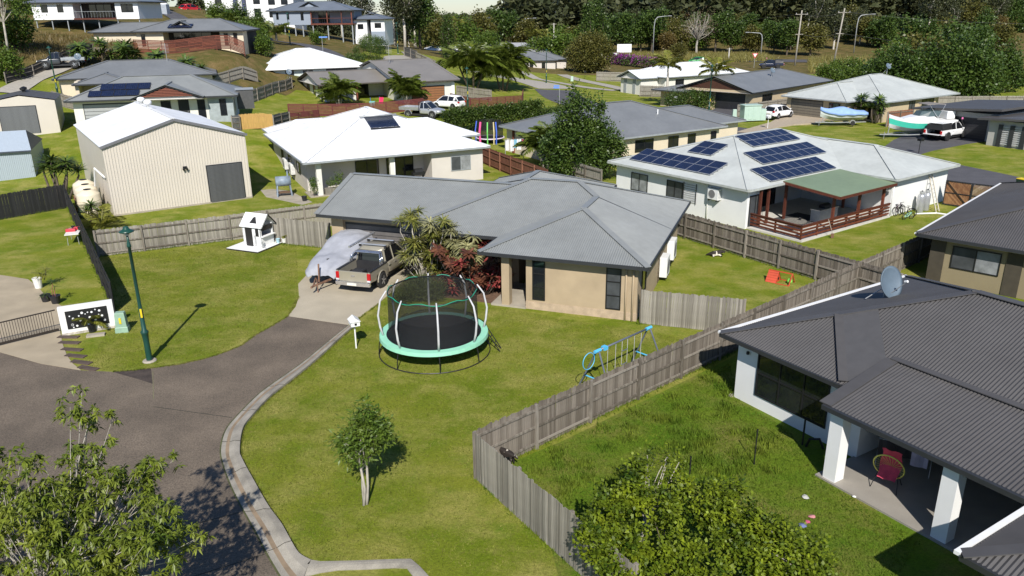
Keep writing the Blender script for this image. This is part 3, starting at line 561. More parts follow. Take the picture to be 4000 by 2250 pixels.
H3 = house('redwood_deck_house', 'dark verandah house with grey gablet roof above red timber fence on the hill', (-57.4, 125.5), 4, 9.4, 2.6, [(0, 17, 0, 10, 'u', 'h', 'h'), (-8, 3, 4, 12, 'u', 'h', 'g', -.1), (5, 9, 1.6, 6, 'v', 'g', 'g', .45, .5)], [(.5, 16.5, 3.2, 9.4, SHADEWALL), (.5, 4.5, .7, 3.4), (13, 16.5, .7, 3.4), (-7.4, .6, 4.6, 11.4)], WCREAM, RMID, tn=.34, deep=3)
window(H3, 'f', .7, 13.6, 14.2, .4, 2.2, 1); window(H3, 'f', .7, 15, 15.6, .4, 2.2, 1); window(H3, 'f', .7, 1.2, 1.8, .4, 2.2, 1); window(H3, 'f', 3.2, 5, 11, .1, 2.3, 4)
array_on(H3, 'f', 5.2, .9, 3, 1, 1.2, 1.6, 2.65, .34, 'solar row under the gablet of the hillside verandah house', 'black solar panels on the hillside roof', base=0, frame=BLACK)
TW = house('white_stilt_house', 'white weatherboard house on steel stilts at the top left of the hill', (-80, 137.2), -1, 14.0, 2.45, [(0, 19.8, 0, 10, 'u', 'h', 'h')], [(1.4, 8.2, .6, 9.4), (8.2, 15.2, 3, 9.4, SHADEWALL), (15.2, 19.0, .6, 9.4)], WWHITE, RBLUE, tn=.3, deep=.25)
window(TW, 'f', .6, 2.9, 4.0, .9, 2.1, 1); window(TW, 'f', .6, 5.6, 6.6, .9, 2.1, 1); window(TW, 'f', .6, 16.2, 18.2, .8, 2.1, 2); window(TW, 'f', 3, 9.6, 13.4, .05, 2.1, 3)
MB().box(8.2, 15.2, .3, 3.2, -.3, -.05).build('deck', TIMR, TW)
for i in range(15): MB().bar((8.2+i*.5, .35, 0), (8.2+i*.5, .35, .95), .02, .02).build('baluster', TRIMG, TW)
MB().bar((8.2, .35, .97), (15.2, .35, .97), .05, .05).build('handrail', TRIMG, TW)
for u in (1.6, 4.2, 6.8, 9.4, 12, 15.2, 18.8):
    p = loc2w(TW, (u, .9, 0)); zt = T(p.x, p.y); MB().box(u-.07, u+.07, .83, .97, zt-14.5, -.2).build('stilt', TRIMG, TW)
MB().bar((9.6, .6, -.2), (9.6, .6, 2.3), .12, .12).build('deck_post', TRIMG, TW)
GD = house('grey_deck_house', 'grey blue weatherboard house on posts with red deck on the hill', (-50, 171.5), -2, 12.3, 2.5, [(0, 18.2, 0, 11, 'u', 'h', 'h'), (6, 11, 2, 7, 'v', 'g', 'g', .5, .5)], [(1.2, 9.0, .6, 10.4), (9, 17.6, 3.2, 10.4, WBLUE)], WBLUE, RBLUE, tn=.33, deep=.3)
MB().box(9, 17.8, .3, 3.3, -.35, -.05).build('deck', TIMR, GD); MB().bar((9, .32, .95), (17.8, .32, .95), .06, .06).build('handrail', TIMR, GD)
for i in range(19): MB().bar((9.1+i*.48, .32, 0), (9.1+i*.48, .32, .95), .025, .025).build('baluster', TRIMD, GD)
for u in (9.2, 12.5, 15.5, 17.6): MB().box(u-.1, u+.1, .35, .55, -.1, 2.35).build('deck_post', TIMR, GD)
for u, v in ((3.4, .9), (5.6, .9), (7.2, .9), (9.4, .6), (12.5, .6), (15.5, .6), (17.6, .6)):
    p = loc2w(GD, (u, v, 0)); MB().box(u-.1, u+.1, v-.1, v+.1, T(p.x, p.y)-13, -.25).build('stilt', TRIMG, GD)
for a in (1.6, 3.8): window(GD, 'f', .6, a+.3, a+.8, .8, 2.1, 1)
window(GD, 'f', .6, 7, 7.6, .6, 2.2, 1); window(GD, 'f', 3.2, 10, 12.4, .05, 2.2, 2)
GW = house('white_split_house', 'white two level house with deck right of the grey deck house', (-33, 173.5), -3, 8.6, 4.4, [(0, 7.4, 0, 10, 'u', 'h', 'h')], [(.5, 3.2, .6, 9.4), (4.0, 6.9, .6, 9.4), (3.2, 4, 3, 9.4, SHADEWALL)], WWHITE, RBLUE, tn=.3, deep=1)
window(GW, 'f', .6, 4.8, 6.2, 2.6, 3.6, 2); window(GW, 'f', .6, 1.2, 2.4, 2.4, 3.4, 2); MB().box(4.0, 6.92, .52, .6, -.8, 1.9).build('lower_wall', WBLUE, GW)
BW = house('white_two_storey_house', 'large white two storey house with dark blue columns at the top of the hill', (-72, 196), 0, 13.2, 5.6, [(0, 22, 0, 12, 'u', 'h', 'h')], [(.6, 21.4, .6, 11.4)], WWHITE, RBLUE, tn=.3, deep=3)
for a, zb, zt in ((2, .3, 2.2), (3.4, .3, 2.2), (5.5, .2, 2.3), (12, .2, 2.2), (15.5, .2, 2.2), (18.5, .2, 2.2), (12, 3.2, 4.9), (15.5, 3, 4.9), (18.5, 3, 4.9), (3, 3, 4.9)): window(BW, 'f', .6, a, a+1.6, zb, zt, 2)
for u in (8, 10): MB().box(u-.35, u+.35, -.6, .6, -3, 5.4).build('column', mat('column_blue', (.05, .06, .12), .6), BW)
MB().box(2, 9.5, -1.0, .6, -.3, -.05).build('balcony', WWHITE, BW)
for i, (p, d, ln, lab) in enumerate((((2140, 70), 330, 16, 'far pair of low roofs on the forest edge, centre'), ((1930, 90), 300, 14, 'far grey roofed house among trees left of centre'), ((3960, 80), 330, 22, 'far white house on the slope at the right edge'), ((3960, 50), 380, 22, 'farthest blue grey roof at the right edge'))):
    q = D(*p, d); house('far_house', lab, (q.x-ln/2, q.y), 3*i, q.z-1.6, 2.6, [(0, ln, 0, 9, 'u', 'h', 'h')], [(.5, ln-.5, .5, 8.5)], WWHITE, RBLUE, tn=.3, deep=8)
# --- skillion house at the right with garage
O = G(3850, 553); KH = thing('skillion_house', 'modern grey house with low skillion roofs and dark garage at right', 'house', (O.x, O.y, 0), R_(32))
MB().box(0, 12, -1, 7.6, -.3, 3.0).build('wall', mat('render_cool_grey', (.42, .41, .385), .85, var=.04), KH); MB().box(-2.2, 10, -12, -1.2, -.3, 2.7).build('wall', mat('render_cool_grey'), KH)
roller(KH, 'l', 0, .2, 5.4, .05, 2.35, mat('garage_black'), 8, .01)
MB().add([(-1, -1.6, 3.75), (13, -1.6, 3.75), (13, 8.6, 3.05), (-1, 8.6, 3.05), (-1, -1.6, 3.5), (13, -1.6, 3.5), (13, 8.6, 2.8), (-1, 8.6, 2.8)], [(0, 1, 2, 3), (7, 6, 5, 4), (0, 4, 5, 1), (1, 5, 6, 2), (2, 6, 7, 3), (3, 7, 4, 0)]).build('roof', RDARK, KH)
MB().add([(-3, -12, 3.5), (11, -12, 3.5), (11, -.2, 2.9), (-3, -.2, 2.9), (-3, -12, 3.28), (11, -12, 3.28), (11, -.2, 2.68), (-3, -.2, 2.68)], [(0, 1, 2, 3), (7, 6, 5, 4), (0, 4, 5, 1), (1, 5, 6, 2), (2, 6, 7, 3), (3, 7, 4, 0)]).build('roof', RDARK, KH)
MB().box(-1.2, 1, -2.6, -.2, 2.6, 2.8).build('porch_roof', RDARK, KH)
for i in range(9): MB().bar((-2.35, -4.8, .35+i*.22), (-2.35, -2.6, .35+i*.22), .03, .1).build('screen_slat', mat('slat_pale', (.5, .5, .5), .6), KH)
for v in (-4.9, -3.7, -2.5): MB().box(-2.42, -2.3, v-.22, v+.22, -.1, 2.35).build('screen_post', TRIMD, KH)
MB().bar((-2, -11, 3.6), (-2, -2, 3.06), .02, .02).build('trim', ALU, KH)
# --- sheds
O = G(447, 845); SD = thing('large_shed', 'big cream ribbed metal shed with white roof and grey roller door', 'shed', (O.x, O.y, 0), R_(34))
CLAD = mat('shed_cream', (.60, .545, .47), .5, var=.03, scale=.5); W, DP, EH, AH = 10.5, 15.2, 5.3, 6.85
w = MB(); w.add([(0, 0, -.3), (W, 0, -.3), (W, 0, EH), (W/2, 0, AH), (0, 0, EH), (0, DP, -.3), (W, DP, -.3), (W, DP, EH), (W/2, DP, AH), (0, DP, EH)], [(0, 1, 2, 3, 4), (9, 8, 7, 6, 5), (0, 4, 9, 5), (1, 6, 7, 2)]); wo = w.build('wall', CLAD, SD)
rb = MB(); rb.box(-.02, .02, -.035, 0, .12, 1); rbo = None
for i in range(51):
    x = .1+i*(W-.2)/50; zt = EH+(AH-EH)*(1-abs(x-W/2)/(W/2))-.12
    if 7.1 < x < 10.0: zb = 3.2
    else: zb = .12
    MB().box(x-.022, x+.022, -.035, 0, zb, zt).build('wall_rib', CLAD, wo)
for s in (0, 1):
    x0, x1 = (-.15, W/2) if s == 0 else (W+.15, W/2); z0 = EH+.02-.045; ro = MB().add([(x0, -.12, z0), (x1, -.12, AH+.06), (x1, DP+.12, AH+.06), (x0, DP+.12, z0), (x0, -.12, z0-.06), (x1, -.12, AH), (x1, DP+.12, AH), (x0, DP+.12, z0-.06)], [(0, 1, 2, 3), (7, 6, 5, 4), (0, 4, 5, 1), (1, 5, 6, 2), (2, 6, 7, 3), (3, 7, 4, 0)] if s == 0 else [(3, 2, 1, 0), (4, 5, 6, 7), (1, 5, 4, 0), (2, 6, 5, 1), (3, 7, 6, 2), (0, 4, 7, 3)]).build('roof', RWHITE, SD)
    MB().bar((x0, -.14, z0-.08), (x1, -.14, AH-.02), .06, .2).build('barge', mat('barge_grey', (.15, .15, .16), .5), SD)
MB().bar((W/2, -.1, AH+.08), (W/2, DP, AH+.08), .3, .03).build('ridge_cap', TRIMW, SD)
roller(SD, 'f', -.03, 7.2, 9.9, .08, 3.0, mat('roller_charcoal', (.095, .097, .10), .45), 30, .03)
MB().box(0, W, -.06, 0, -.1, .12).build('footing', CONC, SD)
for s in (-1, 1): MB().lathe([(.02, 0), (.09, .12), (.1, .2)], 10, (5.55+s*.12, -.2, 2.85)).build('floodlight', BLACK, SD)
MB().box(5.4, 5.7, -.12, -.03, 3.05, 3.2).build('light_bracket', BLACK, SD)
for y in (9.5, 12.5): MB().lathe([(.12, 0), (.12, .2), (.3, .25), (.34, .42), (.26, .55), (.05, .6)], 14, (W/2, y, AH+.1)).build('roof_ventilator', TRIMW, SD, smooth=True)
MB().tube([(-.1, .6, 2.9), (-.5, 2.2, 3.4), (-.6, 3.0, 1.9)], .07, 8).build('overflow_pipe', TRIMW, SD)
q = D(237, 513, 86); SS = thing('small_shed', 'small cream shed with dark roof and grey roller door at the left edge', 'shed', (q.x, q.y, q.z), R_(24))
w = MB(); w.add([(-6.4, 0, -1.5), (0, 0, -1.5), (0, 0, 3.3), (-3.2, 0, 3.9), (-6.4, 0, 3.3), (-6.4, 7, -1.5), (0, 7, -1.5), (0, 7, 3.3), (-3.2, 7, 3.9), (-6.4, 7, 3.3)], [(0, 1, 2, 3, 4), (9, 8, 7, 6, 5), (0, 4, 9, 5), (1, 6, 7, 2)]).build('wall', CLAD, SS)
for s in (-1, 1): MB().add([(-3.2, -.1, 4.02), (-3.2+s*3.35, -.1, 3.38), (-3.2+s*3.35, 7.1, 3.38), (-3.2, 7.1, 4.02)], [(0, 1, 2, 3)] if s > 0 else [(3, 2, 1, 0)]).build('roof', RDARK, SS)
roller(SS, 'f', 0, -5.3, -1.9, 0, 2.8, ROLL, 26, .03)
for y in (4, 5): MB().lathe([(.1, 0), (.12, .2), (.3, .25), (.3, .45), (.05, .55)], 12, (-3.2, y, 3.95)).build('roof_ventilator', BLACK, SS)
q = G(117, 582, 3.0); BS = thing('blue_shed', 'pale blue ribbed metal shed behind the black fence at far left', 'shed', (q.x, q.y, 0), R_(22))
BL = mat('shed_blue', (.36, .42, .46), .45, var=.04, stretch=(8, 8, .2)); wo = MB().box(-9, 0, 0, 7, -.3, 2.85).build('wall', BL, BS)
for i in range(60): MB().box(-9+i*.15, -9+i*.15+.06, -.03, 0, 0, 2.85).build('wall_rib', BL, wo)
MB().add([(-9.2, -.2, 2.92), (.1, -.2, 2.92), (-.6, 3.5, 4.3), (-9.2, 3.5, 4.3)], [(0, 1, 2, 3)]).build('roof', mat('roof_iceblue', (.40, .46, .52), .4, stretch=(9, 1, 1), var=.08), BS); MB().add([(.1, -.2, 2.92), (.1, 7.2, 2.92), (-.6, 3.5, 4.3)], [(0, 1, 2)]).build('roof', RDARK, BS); MB().bar((-9.2, -.25, 2.86), (.1, -.25, 2.86), .12, .12).build('gutter', mat('gutter_navy', (.05, .06, .08), .5), BS)
# ------------------------------------------------------------------ fences
WOOD = mat('weathered_paling', (.115, .096, .075), .9, col2=(.225, .195, .16), scale=2.2, stretch=(5, 5, .35), fine=.25, bscale=6, objrand=.45)
WOODG = mat('weathered_paling_grey', (.165, .15, .122), .9, col2=(.31, .285, .24), scale=2.2, stretch=(5, 5, .3), fine=.25, bscale=6, objrand=.45)
POSTM = mat('weathered_post', (.11, .093, .072), .9, col2=(.27, .24, .2), scale=3, stretch=(3, 3, .5), objrand=.5)
FBLACK = mat('fence_black', (.018, .018, .019), .6, var=.3, stretch=(5, 5, .3), objrand=.2); FRED = mat('fence_redbrown', (.13, .045, .025), .8, col2=(.26, .12, .07), stretch=(5, 5, .4), objrand=.6)
FGOLD = mat('fence_golden', (.50, .30, .09), .8, var=.15, stretch=(4, 4, .4), objrand=.3); FSLAT = mat('slat_maroon', (.17, .045, .042), .6, var=.15)
FCHAR = mat('fence_charcoal', (.075, .075, .075), .7)
_pal = {}
def paling_mesh(h, w):
    k = (round(h, 2), round(w, 3))
    if k not in _pal:
        _pal[k] = []
        for i in range(4):
            hh = h+random.uniform(-.035, .03); mb = MB(); c = .02 if i % 2 else 0
            mb.add([(-w/2, -.008, 0), (w/2, -.008, 0), (w/2, .008, 0), (-w/2, .008, 0), (-w/2, -.008, hh-c), (w/2, -.008, hh), (w/2, .008, hh), (-w/2, .008, hh-c)], [(3, 2, 1, 0), (4, 5, 6, 7), (0, 1, 5, 4), (1, 2, 6, 5), (2, 3, 7, 6), (3, 0, 4, 7)])
            _pal[k].append(mb.mesh('paling'))
    return _pal[k]
def fence(label, A, B, h=1.75, pm=WOOD, side=1, bay=2.5, near=True, name='paling_fence', wd=.1, rails=3, postm=None, flat=0., ends=(1, 1), gapf=1.0, group=None):
    """side=+1: posts and rails to the left of A->B. near: every paling its own object"""
    A = Vector((A[0], A[1], 0)); B = Vector((B[0], B[1], 0)); L = (B-A).length; d = (B-A)/L; n = Vector((-d.y, d.x, 0))*side; ang = math.atan2(d.y, d.x)
    root = thing(name, label, 'fence', (A.x, A.y, T(A.x, A.y)), ang, group); z0 = root.location.z
    zz = lambda s: T(A.x+d.x*s, A.y+d.y*s)-z0
    postm = postm or POSTM; nb = max(1, round(L/bay))
    for i in range(nb+1):
        if (i == 0 and not ends[0]) or (i == nb and not ends[1]): continue
        s = L*i/nb; MB().box(s-.055, s+.055, side*.055-.05, side*.055+.05, zz(s)-.3, zz(s)+h-.02).build('post', postm, root)
    for i in range(nb):
        a, b = L*i/nb, L*(i+1)/nb
        for k in range(rails):
            z = (.22+(h-.45)*k/(rails-1)) if rails > 1 else h*.6
            MB().bar((a, side*.035, zz(a)+z), (b, side*.035, zz(b)+z), .04, .085).build('rail', postm, root)
    MBk = MB(); cnt = int(L/(wd*gapf)); me = paling_mesh(h, wd)
    if near and cnt <= 300:
        for i in range(cnt):
            s = (i+.5)*L/cnt; m_ = random.choice(me)
            if not m_.materials: m_.materials.append(pm)
            o = bpy.data.objects.new('paling', m_ if m_.materials[0] == pm else m_.copy()); COL.objects.link(o)
            if o.data.materials[0] != pm: o.data.materials[0] = pm
            o.parent = root; o.location = (s, -side*(.008+random.uniform(0, .014)), zz(s)+random.uniform(-.015, .02)); o.rotation_euler = (0, random.uniform(-.009, .009), random.uniform(-.12, .12))
    else:
        for i in range(cnt):
            s = (i+.5)*L/cnt; y = -side*random.uniform(.004, .018); hh = h+random.uniform(-.03, .03); q = wd*.48*random.uniform(.85, 1); MBk.box(s-q, s+q, y-.008, y+.008, zz(s), zz(s)+hh)
        o = MBk.build('palings', pm, root); o['kind'] = 'stuff'
    return root
cA = G(1855, 1866); cB = G(3361, 1023, 1.72); cB.z = 0
mid = cA.lerp(cB, .52)
fence('near half of the long weathered fence running past the swing set', cA, mid, 1.75, WOOD, -1)
fence('far half of the long weathered fence ending at the yard corner', mid, cB, 1.75, WOOD, -1, ends=(0, 1))
cC = G(2225, 2205); cC = cA+(cC-cA)*1.5
fence('short weathered fence running down to the leafy shrub from the corner', cA, cC, 1.75, WOODG, 1, ends=(0, 1))
cD = G(2480, 778, 1.72); fence('weathered back fence between the tan house yard and the timber deck', (cD.x, cD.y), cB, 1.75, WOOD, -1, ends=(1, 0))
cE = G(3600, 918, 1.72); cE = cB+(cE-cB)*1.35; fence('fence from the yard corner back to the olive house', cB, cE, 1.75, WOOD, -1, ends=(0, 1), near=True)
dd = (cB-cD).normalized(); fence('fence behind the charcoal roof leading away from the yard corner', cB, cB+dd*9.5, 1.75, WOOD, -1, ends=(0, 1))
sA = G(2482, 1266); sB = cA.lerp(cB, .515)
fence('silvery paling fence joining the tan house corner to the long fence', sA+Vector((.25, .1, 0)), G(2905, 1235, .9)*1.0, 1.75, WOODG, 1, bay=2.6)
fence('weathered fence behind the playhouse lawn below the big shed', G(385, 1003), G(905, 938), 1.75, WOODG, -1)
fence('weathered fence continuing behind the garage gable', G(905, 938), G(1330, 878), 1.75, WOODG, -1, ends=(0, 1), near=False)
fence('silvery paling fence between the playhouse and the garage', G(1030, 950)+Vector((0, .4, 0)), G(1292, 972), 1.75, WOODG, 1)
bA = G(268, 812); fence('black painted side fence slanting along the left lawn', bA, G(452, 1222), 1.7, FBLACK, -1, postm=FBLACK)
fence('black painted back fence at the left edge of the lawn', G(-120, 880), bA, 1.9, FBLACK, 1, postm=FBLACK)
fence('red brown paling fence right of the white roofed house', G(1877, 633), G(2140, 745), 1.8, FRED, -1, postm=FRED, near=False)
fence('short grey fence under the big dark tree by the solar house', G(2225, 705), G(2350, 745), 1.8, WOODG, -1, near=False)
fence('grey fence beside the mint house', D(940, 385, 103), G(1145, 380, 2.4), 1.7, WOODG, -1, near=False)
fence('grey fence on the hill below the redwood deck', D(770, 285, 108), D(1000, 265, 118), 1.7, WOODG, -1, near=False)
fence('curved grey fence panel beside the hill road', D(1625, 225, 158), D(1720, 240, 150), 1.8, WOODG, -1, near=False)
fence('dark fence panel beside the hill road', D(1580, 205, 165), D(1630, 213, 160), 1.9, FCHAR, -1, near=False)
fence('grey fence behind the tall palms', D(1785, 365, 128), D(1920, 372, 126), 1.7, WOODG, -1, near=False)
fence('grey fence beside the long white roof', G(2330, 315), G(2440, 318), 1.9, WOODG, -1, near=False)
fence('grey fence at the corner of the long white roof house', G(2500, 371), G(2590, 373), 1.9, WOODG, -1, near=False)
fence('grey fence by the green electrical cabinet', G(2878, 455), G(3070, 425), 1.8, WOODG, -1, near=False)
fence('grey fence at the far right behind the pale roof house', G(3660, 425), G(4060, 425), 2.0, WOODG, -1, near=False)
fence('brown paling panel beside the teal boat', G(3460, 492), G(3560, 480), 1.9, FRED, -1, near=False)
fence('golden new paling fence beside the gabled solar house', D(935, 472, 84.5), D(1065, 470, 86), 1.6, FGOLD, 1, near=False)
fence('charcoal sheet fence beside the golden paling fence', D(905, 474, 84), D(937, 473, 84.3), 1.6, FCHAR, -1, near=False)
fence('charcoal sheet fence right of the golden paling fence', D(1066, 468, 86), D(1130, 462, 90), 1.5, FCHAR, -1, near=False)
fence('black fence along the hill driveway at the top left', D(10, 262, 104), D(360, 172, 120), 1.5, FBLACK, -1, near=False)
fence('grey fence behind the small cream shed', D(200, 345, 98), D(300, 372, 96), 1.6, WOODG, -1, near=False)
# horizontal slat fences
def slatfence(label, A, B, h, m, n=9, bay=2.0, name='slat_fence', group=None):
    A = Vector(A[:2]+(0,)) if isinstance(A, tuple) else Vector((A.x, A.y, 0)); B = Vector((B.x, B.y, 0)); L = (B-A).length; d = (B-A)/L
    root = thing(name, label, 'fence', (A.x, A.y, T(A.x, A.y)), math.atan2(d.y, d.x), group); z0 = root.location.z; zz = lambda s: T(A.x+d.x*s, A.y+d.y*s)-z0
    nb = max(1, round(L/bay))
    for i in range(nb+1): s = L*i/nb; MB().box(s-.05, s+.05, .02, .1, zz(s)-.2, zz(s)+h).build('post', m, root)
    for k in range(n):
        z = .1+(h-.15)*k/(n-1)
        for i in range(nb): MB().bar((L*i/nb, 0, zz(L*i/nb)+z), (L*(i+1)/nb, 0, zz(L*(i+1)/nb)+z), .022, (h/n)*.78).build('slat', m, root)
    return root
slatfence('maroon slat fence in front of the taupe gabled house', GT(1130, 455), GT(1655, 428), 1.5, FSLAT)
slatfence('maroon slat fence right of the white SUV', GT(1760, 405), GT(1838, 425), 1.5, FSLAT)
slatfence('maroon slat fence running along the corner under the palms', GT(1838, 427), GT(2040, 412), 1.5, FSLAT)
slatfence('maroon slat fence end returning at the street corner', GT(2040, 412), GT(2045, 385), 1.5, FSLAT)
p = D(528, 208, 122); q = D(955, 200, 122); slatfence('red timber deck screen below the hillside verandah', p, q, 1.9, TIMR, 10)
slatfence('short red fence beside the golden fence', D(1125, 452, 92), D(1245, 420, 98), 1.0, FSLAT, 6)
# timber double gate by the solar house
gp = [G(3680, 800), G(3783, 815), G(3920, 832)]; GTM = mat('gate_timber', (.17, .075, .032), .7, col2=(.30, .16, .07), stretch=(3, 3, 1), objrand=.5); GTM2 = mat('gate_timber_grey', (.19, .12, .07), .8, col2=(.33, .25, .17), stretch=(3, 3, 1), objrand=.5)
for k in (0, 1):
    A, B = gp[k], gp[k+1]; d = (B-A); L = d.length
    r = thing('timber_gate', ('brown timber gate leaf with diagonal boards beside the white wall', 'greyer timber gate leaf with diagonal boards nearer the charcoal roof')[k], 'gate', A, math.atan2(d.y, d.x)); h = 1.9
    f = MB(); f.bar((0, 0, .1), (L, 0, .1), .06, .06); f.bar((0, 0, h), (L, 0, h), .06, .06); f.bar((.03, 0, .1), (.03, 0, h), .06, .06); f.bar((L-.03, 0, .1), (L-.03, 0, h), .06, .06); f.bar((0, 0, 1), (L, 0, 1), .05, .05); f.build('gate_frame', FBLACK, r)
    MB().bar((.05, -.04, h if k == 0 else .1), (L-.05, -.04, .1 if k == 0 else h), .04, .05).build('brace', FBLACK, r)
    n = 22
    for i in range(n):
        c = (L+h)*(i+.5)/n; s = 1 if k == 0 else -1                 # board line x+z = c  (mirrored for k=1)
        a = (max(0, c-h), min(c, h)); b = (min(c, L), max(0, c-L))
        if k == 1: a = (L-a[0], a[1]); b = (L-b[0], b[1])
        if math.hypot(a[0]-b[0], a[1]-b[1]) > .25: MB().bar((a[0], .035, .1+a[1]*.93), (b[0], .035, .1+b[1]*.93), .02, .115).build('board', GTM if k == 0 else GTM2, r)
# sliding metal gate, bottom left
A, B = G(-160, 1392), G(232, 1295); d = B-A; L = d.length; r = thing('sliding_gate', 'black metal bar gate across the concrete driveway at left', 'gate', A, math.atan2(d.y, d.x))
gmx = mat('gate_metal', (.045, .035, .028), .5, metal=.3)
for z, t in ((.12, .1), (1.12, .05)): MB().bar((0, 0, z), (L, 0, z), .05, t).build('gate_rail', gmx, r)
bar0 = MB().bar((0, 0, .12), (0, 0, 1.12), .02, .02).build('gate_bar', gmx, r)
for i in range(1, int(L/.11)): inst(bar0, r, (i*.11, 0, 0))
# ------------------------------------------------------------------ vegetation
def leafm(key, c1, c2, rough=.45, trans=.22, sc=1.1, spec=.4):
    return mat(key, c1, rough, col2=c2, scale=sc, fine=.45, bscale=7, trans=trans, spec=spec)
L_MANGO = leafm('leaf_long', (.085, .135, .012), (.21, .24, .028)); L_BUSH = leafm('leaf_round', (.028, .06, .005), (.21, .26, .014), .5, .15, 2.2, .25); L_SMALL = leafm('leaf_young', (.055, .11, .012), (.13, .18, .025))
L_DARK = leafm('leaf_dark', (.032, .07, .012), (.10, .15, .026)); L_OLIVE = leafm('leaf_olive', (.07, .08, .015), (.17, .15, .035)); L_OCHRE = leafm('leaf_ochre', (.10, .08, .02), (.20, .14, .045)); L_HEDGE = leafm('leaf_hedge', (.035, .07, .012), (.09, .13, .022)); L_EUC = leafm('leaf_gum', (.045, .06, .025), (.095, .10, .042))
L_FOR = leafm('leaf_forest', (.035, .048, .018), (.085, .088, .032), .6, .15, .05); L_PALM = leafm('leaf_palm', (.06, .10, .012), (.17, .20, .03)); L_PALMY = leafm('leaf_palm_yellow', (.12, .14, .015), (.26, .25, .045)); L_BROWN = leafm('leaf_brown', (.13, .085, .04), (.22, .16, .08))
L_DRAC = leafm('leaf_variegated', (.20, .20, .075), (.44, .42, .22), .4, .15, 3); L_DRAG = leafm('leaf_dracaena', (.08, .10, .016), (.26, .25, .06), .4, .15, 3); L_RED = leafm('leaf_red', (.17, .012, .024), (.36, .10, .075), .35, .15, 3); L_BURG = leafm('leaf_burgundy', (.045, .014, .014), (.20, .085, .045), .35, .15, 3); L_YUC = leafm('leaf_yucca', (.045, .085, .015), (.12, .17, .035), .4, .15, 2)
L_PURP = leafm('bougainvillea', (.22, .03, .22), (.36, .06, .34)); BARK_P = mat('bark_pale', (.36, .33, .28), .9, var=.25, scale=3, bump=.3); BARK = mat('bark', (.12, .095, .07), .95, var=.3, scale=4, bump=.4); BARK_W = mat('bark_white', (.50, .46, .39), .85, var=.25, scale=3)
L_GRASSY = leafm('leaf_dry_grass', (.16, .15, .035), (.30, .26, .08))
def leaves(C, n, spread, L, W, rng, droop=.3, up=.25, k=None):
    """diamond leaves scattered round clump centres C (m,3)"""
    m = len(C); P = np.repeat(C, n, 0)+rng.normal(0, 1, (m*n, 3))*spread
    d = rng.normal(0, 1, (m*n, 3)); d[:, 2] = d[:, 2]*.6-droop; d += (P-np.repeat(C, n, 0))/(np.asarray(spread)+1e-6)*.6
    d /= np.linalg.norm(d, axis=1)[:, None]; nr = rng.normal(0, 1, (m*n, 3)); nr[:, 2] += up*4; s = np.cross(d, nr); s /= np.linalg.norm(s, axis=1)[:, None]+1e-9
    l = L*rng.uniform(.6, 1.25, (m*n, 1)); w = W*rng.uniform(.7, 1.2, (m*n, 1)); q = P+d*l*.45; tip = P+d*l; tip[:, 2] -= (l*droop*.25)[:, 0]
    V = np.stack([P, q+s*w, tip, q-s*w], 1).reshape(-1, 3); F = np.arange(len(V)).reshape(-1, 4); return V, F
def lobes_points(lobes, n, rng, shell=.55):
    out = []; vol = np.array([l[3]*l[4]*l[5] for l in lobes]); pick = rng.choice(len(lobes), n, p=vol/vol.sum())
    for i in pick:
        c = lobes[i]; v = rng.normal(0, 1, 3); v /= np.linalg.norm(v); r = (shell+(1-shell)*rng.random())*rng.uniform(.85, 1.08); out.append((c[0]+v[0]*r*c[3], c[1]+v[1]*r*c[4], c[2]+v[2]*r*c[5]))
    return np.array(out)
def limbs(mb, base, r0, targets, rng, fork=None, bend=.15, n=5, r1=.012, sway=1.):
    base = Vector(base)
    for t in targets:
        t = Vector(t); pts = []; f = fork if fork is not None else base
        start = Vector(f); dv = t-start; off = Vector(np.clip(rng.normal(0, 1, 3), -1, 1))*dv.length*bend*sway
        for i in range(7): a = i/6; p = start.lerp(t, a)+off*math.sin(a*math.pi); p.z += dv.length*.08*math.sin(a*math.pi); pts.append(p)
        mb.tube(pts, [max(r1, r0*(1-.85*i/6)) for i in range(7)], n, False)
def tree(name, label, loc, lobes, nclump, nleaf, spread, L, W, lm, bm, trunk_r=.12, fork_z=None, seed=1, nlimb=10, droop=.3, shell=.5, group=None, cat='tree', stems=1, rz=0, link=True, up=.25, r1=.012, bend=.12):
    rng = np.random.default_rng(seed); root = thing(name, label, cat, loc, rz, group); C = lobes_points(lobes, nclump, rng, shell)
    fz = fork_z if fork_z is not None else min(l[2]-l[5]*.6 for l in lobes); tk = MB(); cx = np.mean([l[0] for l in lobes])*.5; cy = np.mean([l[1] for l in lobes])*.5
    for s in range(stems):
        a = 2*math.pi*s/max(1, stems); o = trunk_r*1.2*(stems > 1); f = Vector((cx+o*2*math.cos(a), cy+o*2*math.sin(a), fz)); b = Vector((o*math.cos(a), o*math.sin(a), -.1))
        m1 = b.lerp(f, .5)+Vector(rng.normal(0, .06, 3))*fz*.5; tk.tube([b, b.lerp(m1, .5), m1, f], [trunk_r*1.15, trunk_r, trunk_r*.9, trunk_r*.75], 7)
        T_ = C[rng.choice(len(C), min(nlimb, len(C)), replace=False)]; limbs(tk, b, trunk_r*.55, T_, rng, f, bend, r1=r1)
    tk.build('trunk', bm, root, smooth=True); V, F = leaves(C, nleaf, spread, L, W, rng, droop, up); npmesh('crown', V, F, lm, root); return root
